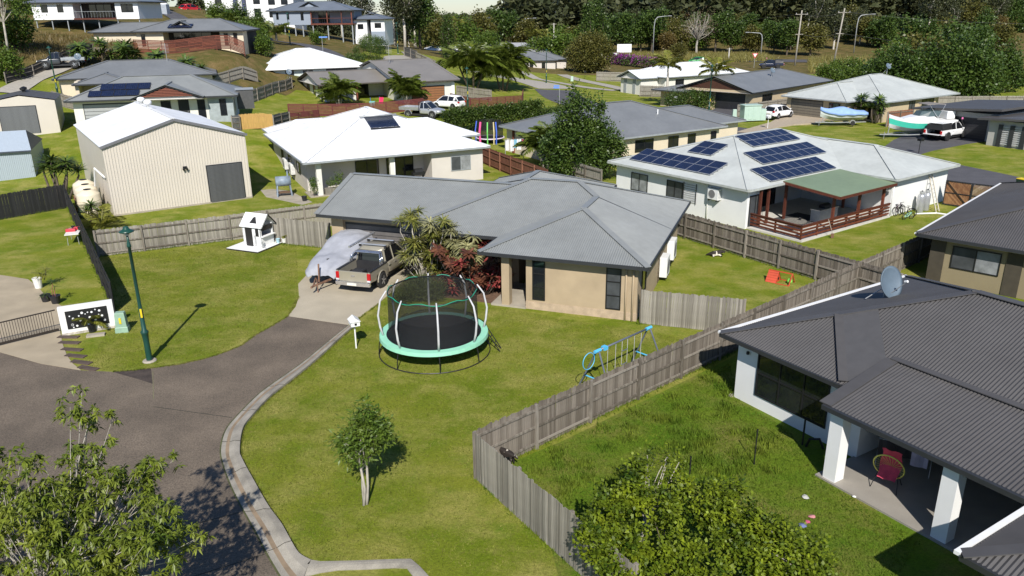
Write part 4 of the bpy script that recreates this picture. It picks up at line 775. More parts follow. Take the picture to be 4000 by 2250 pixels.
# long-leaved tree, bottom left
g = Vector((-10.2, 14.0, 0))
LB = [(-2.6, .7, 4.5, 2.2, 1.8, 1.2), (.2, .6, 4.3, 2.0, 1.8, 1.5), (1.9, -.2, 3.8, 1.5, 1.6, 1.1), (.6, 1.7, 5.8, .7, .7, 1.1), (-1.5, -1.2, 3.0, 2.6, 1.8, 1.1), (.9, -1.6, 2.9, 1.9, 1.3, .9), (-4.6, 1.0, 4.9, 1.6, 1.5, 1.0), (1.9, 1.5, 4.6, .8, .8, .8), (-1.4, 1.5, 5.2, .9, .9, .7), (2.6, .6, 3.4, .7, .8, .6)]
def whorl_tree(name, label, loc, lobes, nw, seed, lm, bm, L=.2, W=.022):
    rng = np.random.default_rng(seed); root = thing(name, label, 'tree', loc); C = lobes_points(lobes, nw, rng, .25)
    tk = MB(); fz = 1.5
    f = [Vector((-.5, 0, fz)), Vector((.3, .3, fz)), Vector((0, -.3, fz))]
    tk.tube([(0, 0, -.1), (.02, 0, .7), (0, 0, fz)], [.16, .14, .13], 8)
    scaf = C[rng.choice(len(C), 26, replace=False)]
    for i, t in enumerate(scaf): limbs(tk, (0, 0, 0), .05, [t], rng, f[i % 3], .07, 6, .012)
    for c in C[::2]:                                       # twigs to the nearest scaffold limb
        j = np.argmin(((scaf-c)**2).sum(1)); s = Vector(scaf[j]).lerp(f[j % 3], .25+.3*rng.random()); c = Vector(c); md = s.lerp(c, .5)+Vector((0, 0, -.08)); tk.tube([s, md, c], [.016, .011, .006], 4, False)
    tk.build('trunk', bm, root, smooth=True)
    V = []; 
    for c in C:                                            # whorls of drooping leaves at the shoot tips
        nsub = rng.integers(3, 6)
        for s in range(nsub):
            cc = c+rng.normal(0, .12, 3); n = rng.integers(11, 17); a = rng.uniform(0, 2*np.pi, n); el = rng.uniform(-.9, .75, n); l = L*rng.uniform(.7, 1.25, n)
            d = np.stack([np.cos(a)*np.cos(el), np.sin(a)*np.cos(el), np.sin(el)], 1); sd = np.stack([-np.sin(a), np.cos(a), rng.normal(0, .4, n)], 1); w = W*rng.uniform(.8, 1.3, (n, 1))
            m = cc+d*l[:, None]*.5; tip = cc+d*l[:, None]; tip[:, 2] -= l*.35
            V.append(np.stack([np.repeat(cc[None], n, 0), m+sd*w, tip, m-sd*w], 1))
    V = np.concatenate(V).reshape(-1, 3); npmesh('crown', V, np.arange(len(V)).reshape(-1, 4), lm, root); return root
whorl_tree('street_tree', 'open long leaved tree with pale branches over the road at bottom left', g, LB, 600, 5, L_MANGO, BARK_P, .16, .02)
# small tree on the front lawn
tree('lawn_tree', 'small multi stemmed tree with pale trunks on the front lawn', G(1425, 1970), [(.2, 0, 2.95, .6, .6, .6), (-.55, 0, 2.45, .4, .4, .35), (.65, .1, 2.75, .42, .4, .45), (.25, 0, 3.65, .22, .22, .35), (.6, 0, 3.4, .2, .2, .35), (-.5, .1, 1.75, .28, .28, .22), (.1, 0, 2.25, .5, .45, .35)], 100, 40, .14, .19, .034, L_SMALL, BARK_P, .05, 1.5, 3, 9, .25, .4, stems=3).scale = (.92, .92, .88)
# round-leaved shrub mass, bottom right
bp = G(2560, 2330); SB = [(-1.25, .6, 2.35, .42, .42, .75), (-1.7, -.1, 1.8, .45, .45, .7), (-.55, .9, 2.75, .42, .4, .75), (.1, .5, 2.3, .45, .4, .8), (.75, .8, 2.35, .4, .4, .75), (1.35, .5, 2.5, .4, .4, .8), (2.0, .6, 2.5, .35, .35, .8), (1.7, -.2, 1.9, .45, .4, .8), (2.65, .2, 2.1, .45, .4, .85), (.5, -.5, 1.7, .5, .45, .8), (-.8, -.2, 1.7, .5, .4, .8), (-.4, -1.0, 1.1, .55, .4, .7), (2.4, -.7, 1.3, .5, .4, .8), (3.2, -.1, 1.6, .38, .4, .8), (1.2, -1.0, 1.2, .5, .4, .75), (-1.3, -.9, 1.2, .5, .4, .7), (.3, -1.4, .9, .5, .4, .7)]
tree('leafy_shrub', 'dense bright green round leaved shrub at the bottom edge by the fence', bp, SB, 300, 70, .095, .12, .043, L_BUSH, BARK, .05, .5, 11, 5, .05, .66, cat='shrub', stems=3, up=.5, bend=.05)
tree('spindly_shrub', 'thin sparse shrub with bare pale twigs behind the leafy shrub', G(2500, 2120), [(-.35, 0, 2.3, .35, .3, .5), (.1, .1, 2.7, .3, .3, .5), (.9, 0, 2.4, .45, .35, .7), (.6, .1, 1.7, .4, .3, .4)], 46, 34, .11, .10, .036, L_BUSH, BARK_W, .03, .8, 12, 9, .05, .3, cat='shrub', stems=4, up=.5, bend=.03)
tree('leafy_shrub', 'smaller round leaved shrub right of the dense shrub at the bottom', G(3080, 2330), [(-.5, 0, 1.5, .7, .7, .8), (.5, .2, 1.0, .7, .6, .7), (-.2, -.6, .8, .9, .6, .7)], 130, 55, .13, .115, .042, L_BUSH, BARK_P, .06, .4, 13, 12, .05, .6, cat='shrub', stems=2, up=.5)
# big dark tree beside the mid grey house
tree('dark_tree', 'tall dense dark green tree in front of the cream walled house', G(2265, 700), [(0, 0, 3.2, 2.4, 2.2, 2.2), (-.1, 0, 5.9, 1.1, 1.2, 1.9), (-.5, 0, 7.9, .5, .5, 1.0), (2.1, 0, 3.4, 1.5, 1.4, 1.6), (1.5, 0, 5.0, .9, 1, 1.7), (-1.3, 0, 5.0, .8, .9, 1.6), (1.7, 0, 6.9, .35, .4, .9), (.5, 0, 7.3, .4, .4, .9), (-1.6, 0, 6.5, .4, .4, .8), (-2.4, 0, 2.8, 1.2, 1.2, 1.4), (2.8, 0, 2.2, 1.3, 1.2, 1.3), (0, -.6, 1.5, 2.8, 1.6, 1.2)], 640, 40, .24, .26, .085, L_DARK, BARK, .2, 1.2, 21, 18, .05, .8, up=.5)
# palms: fronds are parts
def frond_mesh(L=2.2, n=30, droop=1.0, w=.34, seed=0):
    rng = np.random.default_rng(seed); V = []; F = []
    t = np.linspace(0, 1, n); X = L*(t-.12*t*t*droop); Z = L*(.42*t-.62*droop*t**2.1)
    for i in range(1, n):
        ll = w*math.sin(math.pi*min(1, t[i]*.88+.1))**.7*2
        for s in (-1, 1):
            o = len(V); d = np.array([.55, s*.75, -.42+rng.normal(0, .15)]); d /= np.linalg.norm(d); b = np.array([X[i], 0, Z[i]]); q = b+d*ll*.5; tip = b+d*ll*rng.uniform(.85, 1.1); tip[2] -= .12*ll
            V += [b, q+np.array([.05, 0, 0])*(L/2), tip, q-np.array([.05, 0, 0])*(L/2)]; F.append((o, o+1, o+2, o+3))
    for i in range(n-1):
        o = len(V); V += [(X[i], -.02, Z[i]), (X[i], .02, Z[i]), (X[i+1], .012, Z[i+1]), (X[i+1], -.012, Z[i+1])]; F.append((o, o+1, o+2, o+3))
    return np.array([list(map(float, v)) for v in V]), np.array(F)
_fr = {}
def frond_obj(key, mtl, parent, **k):
    if (key, mtl.name) not in _fr:
        V, F = frond_mesh(**k); o = npmesh('frond', V, F, mtl, parent); _fr[(key, mtl.name)] = o.data; return o
    o = bpy.data.objects.new('frond', _fr[(key, mtl.name)]); COL.objects.link(o); o.parent = parent; return o
def palm(name, label, loc, h, L, nf, lm, seed=0, trunk=.12, stems=((0, 0, 0),), group='palms', droop=1., cat='palm', bm=None):
    rng = random.Random(seed); root = thing(name, label, cat, loc, 0, group)
    for (sx, sy, dh) in stems:
        hh = h+dh
        if hh > .3:
            MB().tube([(sx*.3, sy*.3, -.2), (sx*.7, sy*.7, hh*.5), (sx, sy, hh)], [trunk*1.25, trunk, trunk*.85], 8).build('trunk', bm or BARK_P, root, smooth=True)
            if hh > 1.5: MB().tube([(sx, sy, hh-.02), (sx, sy, hh+.5)], [trunk*.95, trunk*.5], 8).build('crownshaft', mat('crownshaft', (.15, .22, .05), .5), root, smooth=True)
        for i in range(nf):
            o = frond_obj('f%.1f%.1f%d' % (L, droop, i % 3), lm, root, L=L, droop=droop, seed=i % 3, w=.17*L); a = 2.4*i+rng.uniform(-.3, .3); el = rng.uniform(-.75, .15)+(.0 if i < nf*.6 else -.45)
            o.location = (sx, sy, hh+.35*(hh > 1.5)); o.rotation_euler = (rng.uniform(-.3, .3), el, a); s = rng.uniform(.8, 1.1); o.scale = (s, s, s)
    return root
palm('palm', 'feathery palm at the foot of the dark tree by the clothes line', G(2140, 655), 2.2, 2.9, 18, L_PALM, 1, .1, ((0, 0, 0), (-1.0, .3, -.6), (.7, .5, -.2)))
palm('palm', 'left young palm with bending fronds by the long white roof', G(2603, 405), 5.6, 3.2, 15, L_PALMY, 2, .2, bm=BARK_W); palm('palm', 'right young palm with bending fronds by the long white roof', G(2787, 418), 5.2, 3.2, 15, L_PALMY, 3, .2, bm=BARK_W)
p = GT(1850, 345); palm('palm', 'left tall palm cluster above the maroon slat fence', p, 4.6, 4.8, 34, L_PALM, 4, .16, ((0, 0, 0), (-2.4, .6, -1.0), (1.8, 1, -1.2)), droop=1.25, bm=BARK)
p = GT(1965, 355); palm('palm', 'right tall palm cluster above the maroon slat fence', p, 3.8, 4.8, 34, L_PALM, 5, .16, ((0, 0, 0), (1.6, .6, .9), (-1.2, .5, -1.0)), droop=1.25, bm=BARK)
p = GT(1325, 412); palm('palm', 'left bushy palm at the taupe gabled house', p, 1.6, 3.0, 22, L_PALM, 6, .12, ((0, 0, 0), (-.6, .2, -.5), (.5, .3, .3))); p = GT(1590, 408); palm('palm', 'right bushy palm beside the brown garage door', p, 1.8, 3.0, 22, L_PALM, 7, .12, ((0, 0, 0), (-.6, .2, .4), (.5, .3, -.4)))
palm('palm', 'potted palm in front of the spotted black panel', G(362, 1292)+Vector((0, 0, .4)), .1, 1.0, 9, L_PALMY, 8, .04, cat='palm')
palm('palm', 'low palm with arching yellow fronds beside the red pickets', G(400, 890), .3, 1.9, 8, L_PALMY, 9, .08)
for i, (px, py, d, l) in enumerate(((1500, 200, 250, 'tall cocos palm in the background left of the grey roofs'), (1790, 110, 260, 'pale palm among the background trees'), (2080, 160, 240, 'yellowish palm behind the light grey roof'), (2120, 165, 245, 'second yellowish palm behind the light grey roof'))):
    q = D(px, py+40, d); palm('palm', l, (q.x, q.y, q.z-3), 7, 3.6, 14, L_PALMY, 20+i, .2)
for i, (px, py) in enumerate(((1080, 130), (980, 165), (900, 95), (1000, 110), (860, 90))):
    q = GT(px, py); palm('palm', ('bushy palm above the mint house road', 'bushy palm at the right end of the red deck screen', 'palm below the white two storey house', 'palm beside the hill road bend', 'palm above the verandah roof')[i], D(px, py+25, 150), 1.2, 3.2, 14, L_PALM, 30+i, .2)
# rosette plants
def rosette(n, L, W, seed, up=.5, fold=.3):
    rng = np.random.default_rng(seed); V = []; F = []
    for i in range(n):
        a = 2.399*i+rng.normal(0, .15); el = up*1.5-1.35*up*(1-i/n)+rng.normal(0, .12)-.25; l = L*rng.uniform(.75, 1.1); c, s = math.cos(a), math.sin(a); ce, se = math.cos(el), math.sin(el); o = len(V)
        for t, w in ((0, .5), (.4, 1), (.75, .8), (1, .05)):
            r = l*t; dz = -fold*l*t*t; x, y, z = c*ce*r, s*ce*r, se*r+dz; V += [(x-s*W*w, y+c*W*w, z), (x+s*W*w, y-c*W*w, z)]
        for k in range(3): F.append((o+2*k, o+2*k+1, o+2*k+3, o+2*k+2))
    return np.array(V), np.array(F)
def rosette_plant(name, label, loc, heads, mats, L, W, n, stemm, seed=0, stem_r=.028, up=.5, fold=.3, cat='plant', group=None):
    rng = random.Random(seed); root = thing(name, label, cat, loc, 0, group); cache = {}
    for i, (x, y, z) in enumerate(heads):
        if z > .25:
            b = (x*.45+rng.uniform(-.1, .1), y*.45, 0); MB().tube([b, (x*.7+rng.uniform(-.12, .12), y*.7, z*.45), (x+rng.uniform(-.06, .06), y, z*.8), (x, y, z)], [stem_r*1.3, stem_r, stem_r*.8, stem_r*.7], 5).build('stem', stemm, root, smooth=True)
        mi = i % len(mats); v = rng.randrange(3)
        if (mi, v) not in cache: V, F = rosette(n, L, W, seed+v*7+mi, up, fold); o = npmesh('leaf_rosette', V, F, mats[mi], root); cache[(mi, v)] = o
        else: o = bpy.data.objects.new('leaf_rosette', cache[(mi, v)].data); COL.objects.link(o); o.parent = root
        o.location = (x, y, z); o.rotation_euler = (rng.uniform(-.35, .35), rng.uniform(-.35, .35), rng.uniform(0, 6.3)); s = rng.uniform(.8, 1.15); o.scale = (s, s, s)
    return root
rg = random.Random(3); b0 = G(1720, 1110)
hd = [(rg.uniform(-1.6, 1.3), rg.uniform(-.5, .9), z) for z in [3.9, 4.1, 3.6, 3.5, 3.7, 3.2, 3.3, 3.0, 2.9, 3.0, 2.7, 2.6, 2.5, 2.4, 2.5, 2.1, 2.0, 1.9, 1.8, 1.7, 1.6, 1.5, 1.3, 2.2, 2.8, 1.2, 1.0, 3.1, 1.4, 1.1, .8, .7, 1.7, 2.0, 2.3, 2.6, 3.4, 3.7, 3.3, 3.0, 2.8, 2.4, 2.2, 1.9, 1.6, 1.2, .9]]
rosette_plant('dracaena_clump', 'tall clump of spiky dracaenas on pale stems beside the ute', b0+Vector((-.6, .3, 0)), hd, [L_DRAG, L_DRAG, L_DRAC], .74, .034, 60, BARK_W, 4, .024, .55, .25)
hd = [(rg.uniform(-.4, 1.2), rg.uniform(-.7, .3), rg.uniform(1.3, 3.2)) for i in range(26)]; rosette_plant('dracaena_clump', 'yellow variegated dracaenas right of the tall dracaena clump', b0+Vector((1.0, -.2, 0)), hd, [L_DRAC], .7, .036, 52, BARK_W, 9, .024, .5, .35)
hd = [(rg.uniform(-1.9, 2.1), rg.uniform(-.6, .5), rg.uniform(.5, 2.6)) for i in range(44)]; rosette_plant('cordyline_clump', 'red and burgundy cordylines growing at the porch corner', G(1850, 1150)+Vector((0, .1, 0)), hd, [L_RED, L_BURG, L_BURG], .55, .07, 22, BARK, 5, .02, .6, .25)
hd = [(rg.uniform(-.5, .6), rg.uniform(-.2, .6), rg.uniform(1.8, 3.0)) for i in range(12)]; rosette_plant('cordyline_clump', 'tall bright red cordylines against the tan house wall', G(1900, 1120)+Vector((.1, .2, 0)), hd, [L_RED], .58, .075, 22, BARK, 6, .02, .6, .25)
hd = [(rg.uniform(-1.2, .3), rg.uniform(-.4, .2), rg.uniform(.3, 1.0)) for i in range(9)]; rosette_plant('cordyline_clump', 'low yellow and red cordylines in front of the dracaenas', G(1760, 1150), hd, [L_RED, L_DRAC], .5, .065, 20, BARK, 7, .02, .6, .25)
tree('feathery_bush', 'soft green feathery bush behind the trampoline net', G(1645, 1180), [(-.9, 0, .5, .7, .5, .5), (-.2, .1, .75, .8, .5, .7), (.6, 0, .7, .7, .5, .6)], 240, 34, .13, .24, .011, leafm('leaf_feathery', (.07, .10, .02), (.15, .17, .05)), BARK, .03, .2, 31, 8, -.7, .4, cat='shrub')
rosette_plant('yucca', 'spiky yucca trio behind the black back fence', G(190, 800, 0)+Vector((0, 1.6, 0)), [(0, 0, 3.4), (-.9, .2, 2.6), (.9, .3, 2.7), (1.7, .6, 2.4), (.3, -.2, 2.6), (-.5, .4, 3.0), (1.2, 0, 3.2)], [L_YUC], 1.15, .06, 80, BARK, 8, .1, .6, .12)
rosette_plant('yucca', 'spiky yucca cluster at the corner of the big shed', G(370, 880), [(0, 0, 1.5), (.5, .1, 1.0), (-.4, .2, 1.1), (.7, .5, .6)], [L_YUC, L_DRAC], .85, .045, 60, BARK, 10, .06, .6, .2)
for i, (px, py, l) in enumerate(((3355, 470, 'left spiky yucca against the beige house'), (3420, 480, 'right spiky yucca against the beige house'))): rosette_plant('yucca', l, G(px, py), [(0, 0, 3.0), (-.8, 0, 2.1), (.7, .2, 2.3), (.3, .1, 1.5)], [L_YUC], 1.2, .09, 56, BARK, 12+i, .09, .6, .12)
for i, (px, py, l) in enumerate(((480, 60, 'dark spiky plant above the pale driveway'), (400, 175, 'spiky pandanus by the hillside verandah'), (320, 240, 'round spiky pandanus beside the pale driveway'), (490, 200, 'tall strappy plants in front of the verandah'), (610, 210, 'dark shrub before the red screen'), (720, 215, 'strappy plant before the red screen'), (780, 215, 'bushy plant at the right of the red screen'))):
    q = D(px, py+(40 if i == 0 else 0), 116-i); rosette_plant('pandanus', l, (q.x, q.y, T(q.x, q.y)), [(0, 0, 1.6), (.9, .2, 1.2), (-.9, .1, 1.3), (.2, -.3, 2.4), (-.4, 0, 2.9 if i in (1, 3) else 1.9)], [L_YUC], 1.5, .13, 50, BARK, 40+i, .1, .6, .2)
# hedge beyond the white roof and other shrubs
def hedge(label, A, B, h, wd, lm, n, nl, seed, name='hedge', L=.1, W=.035, spread=.13):
    rng = np.random.default_rng(seed); A = Vector(A); B = Vector(B); d = B-A; root = thing(name, label, 'hedge', (A.x, A.y, T(A.x, A.y)), math.atan2(d.y, d.x)); ln = d.length
    u = rng.random(n); a = rng.uniform(0, math.pi, n); C = np.stack([u*ln, np.cos(a)*wd/2*rng.uniform(.75, 1.05, n), h*(.22+.75*np.sin(a)**.6*rng.uniform(.8, 1.06, n))], 1); V, F = leaves(C, nl, spread, L, W, rng, .05, .5); npmesh('foliage', V, F, lm, root)
    tk = MB()
    for i in range(int(ln/1.5)): tk2 = MB().tube([(1.5*i+.7, 0, -.1), (1.5*i+.7+rng.normal(0, .1), 0, h*.5), (1.5*i+.7+rng.normal(0, .3), 0, h*.85)], [.06, .05, .02], 5).build('stem', BARK_P, root)
    return root
hedge('long clipped hedge beyond the white roofed house', GT(1745, 522), GT(2110, 486), 2.5, 1.6, L_HEDGE, 760, 30, 51, L=.26, W=.09, spread=.25)
hedge('lower hedge end at the street corner', GT(2110, 482), GT(2235, 465), 1.5, 1.5, L_HEDGE, 200, 30, 52, L=.2, W=.07, spread=.25)
for i, (px, py, d, sx, l) in enumerate(((1440, 190, 148, 2.6, 'clipped round bush on the hill, nearest the mint house'), (1470, 160, 160, 2.4, 'clipped round bush on the hill, upper right of the pair'), (1385, 215, 140, 1.6, 'small round bush beside the white hip roof'), (1445, 125, 168, 2.2, 'bright shrub below the white split house'))):
    q = D(px, py+30, d); tree('round_bush', l, (q.x, q.y, T(q.x, q.y)), [(0, 0, sx*.55, sx, sx, sx*.62)], 170, 22, .25, .2, .07, L_HEDGE if i < 3 else L_SMALL, BARK, .06, .3, 60+i, 5, .05, .85, cat='bush', up=.5)
tree('dark_bush', 'dark green shrubs below the two young palms', G(2700, 425), [(-2.6, 0, 1.3, 1.6, 1.3, 1.3), (0, 0, 1.4, 1.8, 1.4, 1.4), (2.4, .3, 1.2, 1.6, 1.2, 1.3)], 260, 24, .28, .22, .08, L_DARK, BARK, .06, .4, 71, 8, .05, .7, cat='shrub', up=.5)
tree('ball_tree', 'rounded olive green tree beside the low bungalow', G(2300, 285), [(0, 0, 4.4, 5.6, 4.6, 4.2), (1, 0, 6.4, 3.6, 3, 2.6)], 560, 26, .5, .42, .15, L_OLIVE, BARK, .3, 1.4, 72, 12, .05, .8, up=.5)
tree('mid_tree', 'bright green leafy tree beside the left tall palms', GT(1900, 255)+Vector((0, 0, 0)), [(0, 0, 4.2, 3.2, 2.6, 3.0), (1.2, 0, 5.5, 2, 2, 2)], 260, 24, .4, .34, .12, L_SMALL, BARK, .2, 1.4, 73, 8, .05, .75, up=.5)
tree('hill_gum', 'leaning gum tree over dry grass at the top left corner', D(30, 190, 112), [(-1, 0, 8, 3.4, 3, 2.6), (2, 0, 7.2, 2.6, 2.4, 1.8), (-3, 0, 6, 2.4, 2, 1.6), (3.4, .2, 5.2, 1.8, 1.6, 1.2)], 300, 26, .4, .28, .08, L_SMALL, BARK_P, .16, 3.4, 74, 14, .2, .6)
# background trees: kinds shared between copies
KINDS = []
for i, (lob, lm, bm, ncl, nl, lf) in enumerate((
    ([(0, 0, 6, 3.6, 3.4, 2.8), (1.8, 0, 8.2, 2.4, 2.2, 2.0), (-1.8, .5, 7.6, 2.4, 2.2, 2)], L_DARK, BARK, 190, 22, .5), ([(0, 0, 5, 3.4, 3.2, 2.8), (-1.4, 0, 7.2, 2, 2, 1.7), (1.8, 0, 6.4, 2, 2, 1.8)], L_OLIVE, BARK, 180, 22, .5),
    ([(0, 0, 8, 2.6, 2.6, 2.4), (1.4, 0, 11, 2, 2, 1.8), (-1.2, 0, 10, 1.8, 1.8, 1.6), (0, 0, 13, 1.4, 1.4, 1.4)], L_EUC, BARK_W, 170, 20, .42), ([(0, 0, 3, 3.2, 2.8, 2.4), (1.6, 0, 4.2, 2.0, 1.8, 1.8)], L_SMALL, BARK, 150, 22, .45),
    ([(0, 0, 4, 3.0, 2.8, 2.4), (1.4, 0, 5.6, 1.9, 1.9, 1.6), (-1.2, 0, 5.4, 1.6, 1.7, 1.5)], L_OCHRE, BARK, 170, 22, .48), ([(0, 0, 3, 1.9, 1.9, 3), (0, 0, 7, 1.7, 1.7, 4.2), (.2, 0, 11, 1.1, 1.1, 2.6)], L_DARK, BARK, 210, 22, .42), ([(0, 0, 2.6, 3.4, 3.0, 2.6), (1.6, 0, 5.0, 2.2, 2.0, 2.0), (-1.7, .3, 4.6, 2.0, 2.0, 2.2), (.2, 0, 6.8, 1.5, 1.5, 1.4)], L_DARK, BARK, 260, 22, .46))):
    rng = np.random.default_rng(100+i); C = lobes_points(lob, ncl, rng, .6); V, F = leaves(C, nl, .45, lf, lf*.36, rng, .1, .4); m = npmesh('crown', V, F, lm); tk = MB(); fz = lob[0][2]-lob[0][5]*.7
    tk.tube([(0, 0, -1.5), (.1, 0, fz*.5), (0, 0, fz)], [.28, .24, .2], 6); limbs(tk, (0, 0, 0), .14, C[:9], rng, (0, 0, fz), r1=.04); t = tk.build('trunk', bm, None, smooth=True); KINDS.append((m.data, t.data)); bpy.data.objects.remove(m); bpy.data.objects.remove(t)
def bgtree(kind, loc, sc, rz, label, group='background trees'):
    r = thing('background_tree', label, 'tree', loc, rz, group)
    for nm, me in zip(('crown', 'trunk'), KINDS[kind]): o = bpy.data.objects.new(nm, me); COL.objects.link(o); o.parent = r
    r.scale = (sc*random.uniform(.9, 1.15), sc*random.uniform(.9, 1.15), sc); return r
KN = ('dark broad tree', 'olive bushy tree', 'tall pale trunked gum', 'low bright green tree', 'ochre brown bushy tree', 'tall dark conifer like tree', 'dense dark low branched tree')
BG = [(2290, 215, 236, 5, 1.15, 'left of twin dark columns behind the bungalow'), (2335, 215, 240, 5, 1.3, 'right of twin dark columns behind the bungalow'), (2210, 225, 225, 3, 1.4, 'beside the low bungalow gable'), (2420, 235, 262, 0, 1.35, 'left of the highway sign'), (2500, 232, 268, 0, 1.2, 'behind the highway sign'), (2600, 232, 272, 1, 1.2, 'left of the tall street light'),
      (2680, 235, 270, 1, 1.15, 'right of the tall street light'), (2850, 238, 262, 0, 1.1, 'right of the bare tree'), (2930, 236, 262, 1, 1.1, 'left of the yield sign'), (3020, 240, 255, 0, 1.1, 'left of the first power pole'), (3070, 240, 248, 0, 1.1, 'behind the first power pole'), (3160, 245, 245, 1, 1.2, 'between the power poles'), (3250, 240, 262, 2, 1.15, 'left of the second power pole'), (3350, 235, 275, 2, 1.2, 'right of the second power pole'),
      (3430, 240, 262, 0, 1.3, 'above the satellite dish'), (3500, 290, 190, 3, 1.3, 'dark clump at the yard end right of the dish'), (3560, 280, 205, 0, 1.2, 'right of the satellite dish'), (3650, 270, 215, 1, 1.3, 'left of the purple hedge'), (3720, 300, 185, 0, 1.0, 'behind the far right fence'), (3800, 300, 185, 0, 1.0, 'nearest the purple hedge'), (3880, 250, 240, 1, 1.2, 'above the purple hedge'), (3700, 190, 300, 2, 1.3, 'upper right slope, pale trunk'), (3800, 170, 310, 1, 1.3, 'upper right slope, bushy'), (3950, 200, 290, 0, 1.3, 'right edge of the slope'), (3600, 200, 300, 2, 1.3, 'upper slope above the dish'),
      (1640, 160, 225, 0, 1.5, 'dark mass right of the white split house'), (1580, 150, 215, 2, 1.3, 'gum beside the white split house'), (1540, 130, 225, 2, 1.25, 'tall gum above the white split house'), (1620, 90, 260, 2, 1.4, 'tallest dark gum on the skyline'), (1420, 70, 240, 2, 1.2, 'gum behind the grey deck house roof'), (1330, 60, 250, 2, 1.2, 'left gum behind the grey deck house'), (1730, 200, 205, 1, 1.0, 'above the curved fence'), (1690, 150, 250, 1, 1.2, 'mid distance left of the palms'), (1800, 170, 245, 3, 1.5, 'below the distant palm'), (1880, 160, 260, 1, 1.4, 'left of the small far roof'), (1960, 170, 270, 0, 1.3, 'right of the small far roof'), (1750, 230, 190, 5, .75, 'small dark conifer beside the tall palms'), (2170, 180, 275, 3, 1.4, 'behind the white pole'), (2060, 190, 265, 1, 1.2, 'behind the light roof, left'), (1820, 60, 330, 3, 2.0, 'broad bright crown on the skyline'), (2600, 150, 330, 2, 1.4, 'gum behind the highway trees'), (2750, 150, 330, 4, 1.6, 'behind the bare tree'), (2900, 140, 340, 2, 1.4, 'gum above the yield sign'), (3100, 140, 350, 1, 1.4, 'above the first power pole'), (3480, 130, 350, 2, 1.6, 'tall slope gum right of the lamp'), (2450, 150, 340, 1, 1.5, 'behind the twin dark columns, right'), (2650, 255, 230, 1, .6, 'short shrub beside the purple hedge'), (3330, 285, 165, 3, .8, 'low palms row behind the beige house roof'), (3420, 290, 165, 3, .8, 'second low clump behind the beige house roof'), (3270, 290, 170, 3, .7, 'first low clump behind the beige house roof'), (960, 30, 230, 2, 1.2, 'skyline gum left of the grey deck house'), (480, 20, 190, 3, 1.2, 'shrub by the top left road')]
for i, (px, py, d, k, sc, l) in enumerate(BG):
    q = D(px, py, d); z = T(q.x, q.y); bgtree(k, (q.x, q.y, min(z, q.z+1)), sc*1.0, i*1.7, KN[k]+' '+l)
for i, (px, py, d, k, sc, l) in enumerate(((40, 130, 120, 3, .9, 'below the leaning gum at the top left'), (15, 240, 106, 3, .7, 'at the left end of the black hill fence'), (20, 70, 150, 0, 1.0, 'in the top left corner'), (120, 75, 152, 6, .8, 'behind the white stilt house, left end'), (985, 150, 140, 3, .75, 'right of the verandah house'), (1030, 190, 132, 3, .55, 'above the white hip roof'), (930, 95, 158, 6, .7, 'behind the right end of the verandah roof'), (860, 70, 165, 3, .8, 'below the white two storey house'), (620, 60, 172, 3, .6, 'by the portable toilet'), (1010, 95, 160, 6, .6, 'left of the grey deck house'), (1240, 165, 162, 3, .45, 'on the slope below the red deck'))):
    q = D(px, py, d); bgtree(k, (q.x, q.y, T(q.x, q.y)), sc, i*2.3, KN[k]+' '+l)
rb = random.Random(8); sides = ('left', 'mid', 'right')
XT = [(3460, 137, 6, .95), (3540, 133, 6, 1.0), (3625, 135, 6, 1.1), (3700, 131, 6, 1.15), (3775, 132, 6, 1.15), (3850, 134, 6, 1.05), (3600, 146, 1, 1.1), (3750, 148, 0, 1.15), (3930, 142, 6, 1.0), (3330, 152, 3, .7), (3240, 158, 3, .7), (3400, 150, 3, .8)]
for i, (px, d, k, sc) in enumerate(XT):
    q = D(px, 300, d); bgtree(k, (q.x, q.y, T(q.x, q.y)), sc, i*2.1, KN[k]+' behind the far right fence, %s from the left' % nth(sorted(t[0] for t in XT).index(px)+1))
FT = [(x, rb.uniform(258, 345)) for x in [2180+i*26 for i in range(71)]]
for i, (px, d) in enumerate(FT):
    q = D(px+rb.uniform(-12, 12), 200, d); k = rb.choice((0, 6, 6, 1, 1, 2, 3, 4)); bgtree(k, (q.x, q.y, T(q.x, q.y)), rb.uniform(.85, 1.4), i*1.3, KN[k]+', %s from the left in the belt beyond the highway' % nth(i+1), 'tree belt beyond the highway')
FT2 = [(1660+i*34, rb.uniform(205, 330)) for i in range(16)]
for i, (px, d) in enumerate(FT2):
    q = D(px, 200, d); k = rb.choice((1, 3, 3, 3)); bgtree(k, (q.x, q.y, T(q.x, q.y)), rb.uniform(.8, 1.2), i*1.9, KN[k]+', %s from the left in the belt behind the palms' % nth(i+1), 'tree belt behind the tall palms')
# bare brown tree by the highway
rng = np.random.default_rng(77); q = D(2720, 228, 255); r = thing('bare_tree', 'leafless brown tree beside the highway', 'tree', (q.x, q.y, T(q.x, q.y))); tk = MB(); tk.tube([(0, 0, -1), (-.2, 0, 2.5), (0, 0, 4.5)], [.4, .33, .28], 7); tips = lobes_points([(0, 0, 8.5, 5.5, 4.5, 4.2)], 60, rng, .6); limbs(tk, (0, 0, 0), .12, tips, rng, (0, 0, 4.3), .12, 4, .05); tk.build('trunk', BARK_P, r); V, F = leaves(tips, 22, .9, .7, .035, rng, -.1); npmesh('twigs', V, F, mat('twig_brown', (.24, .17, .12), .9), r)
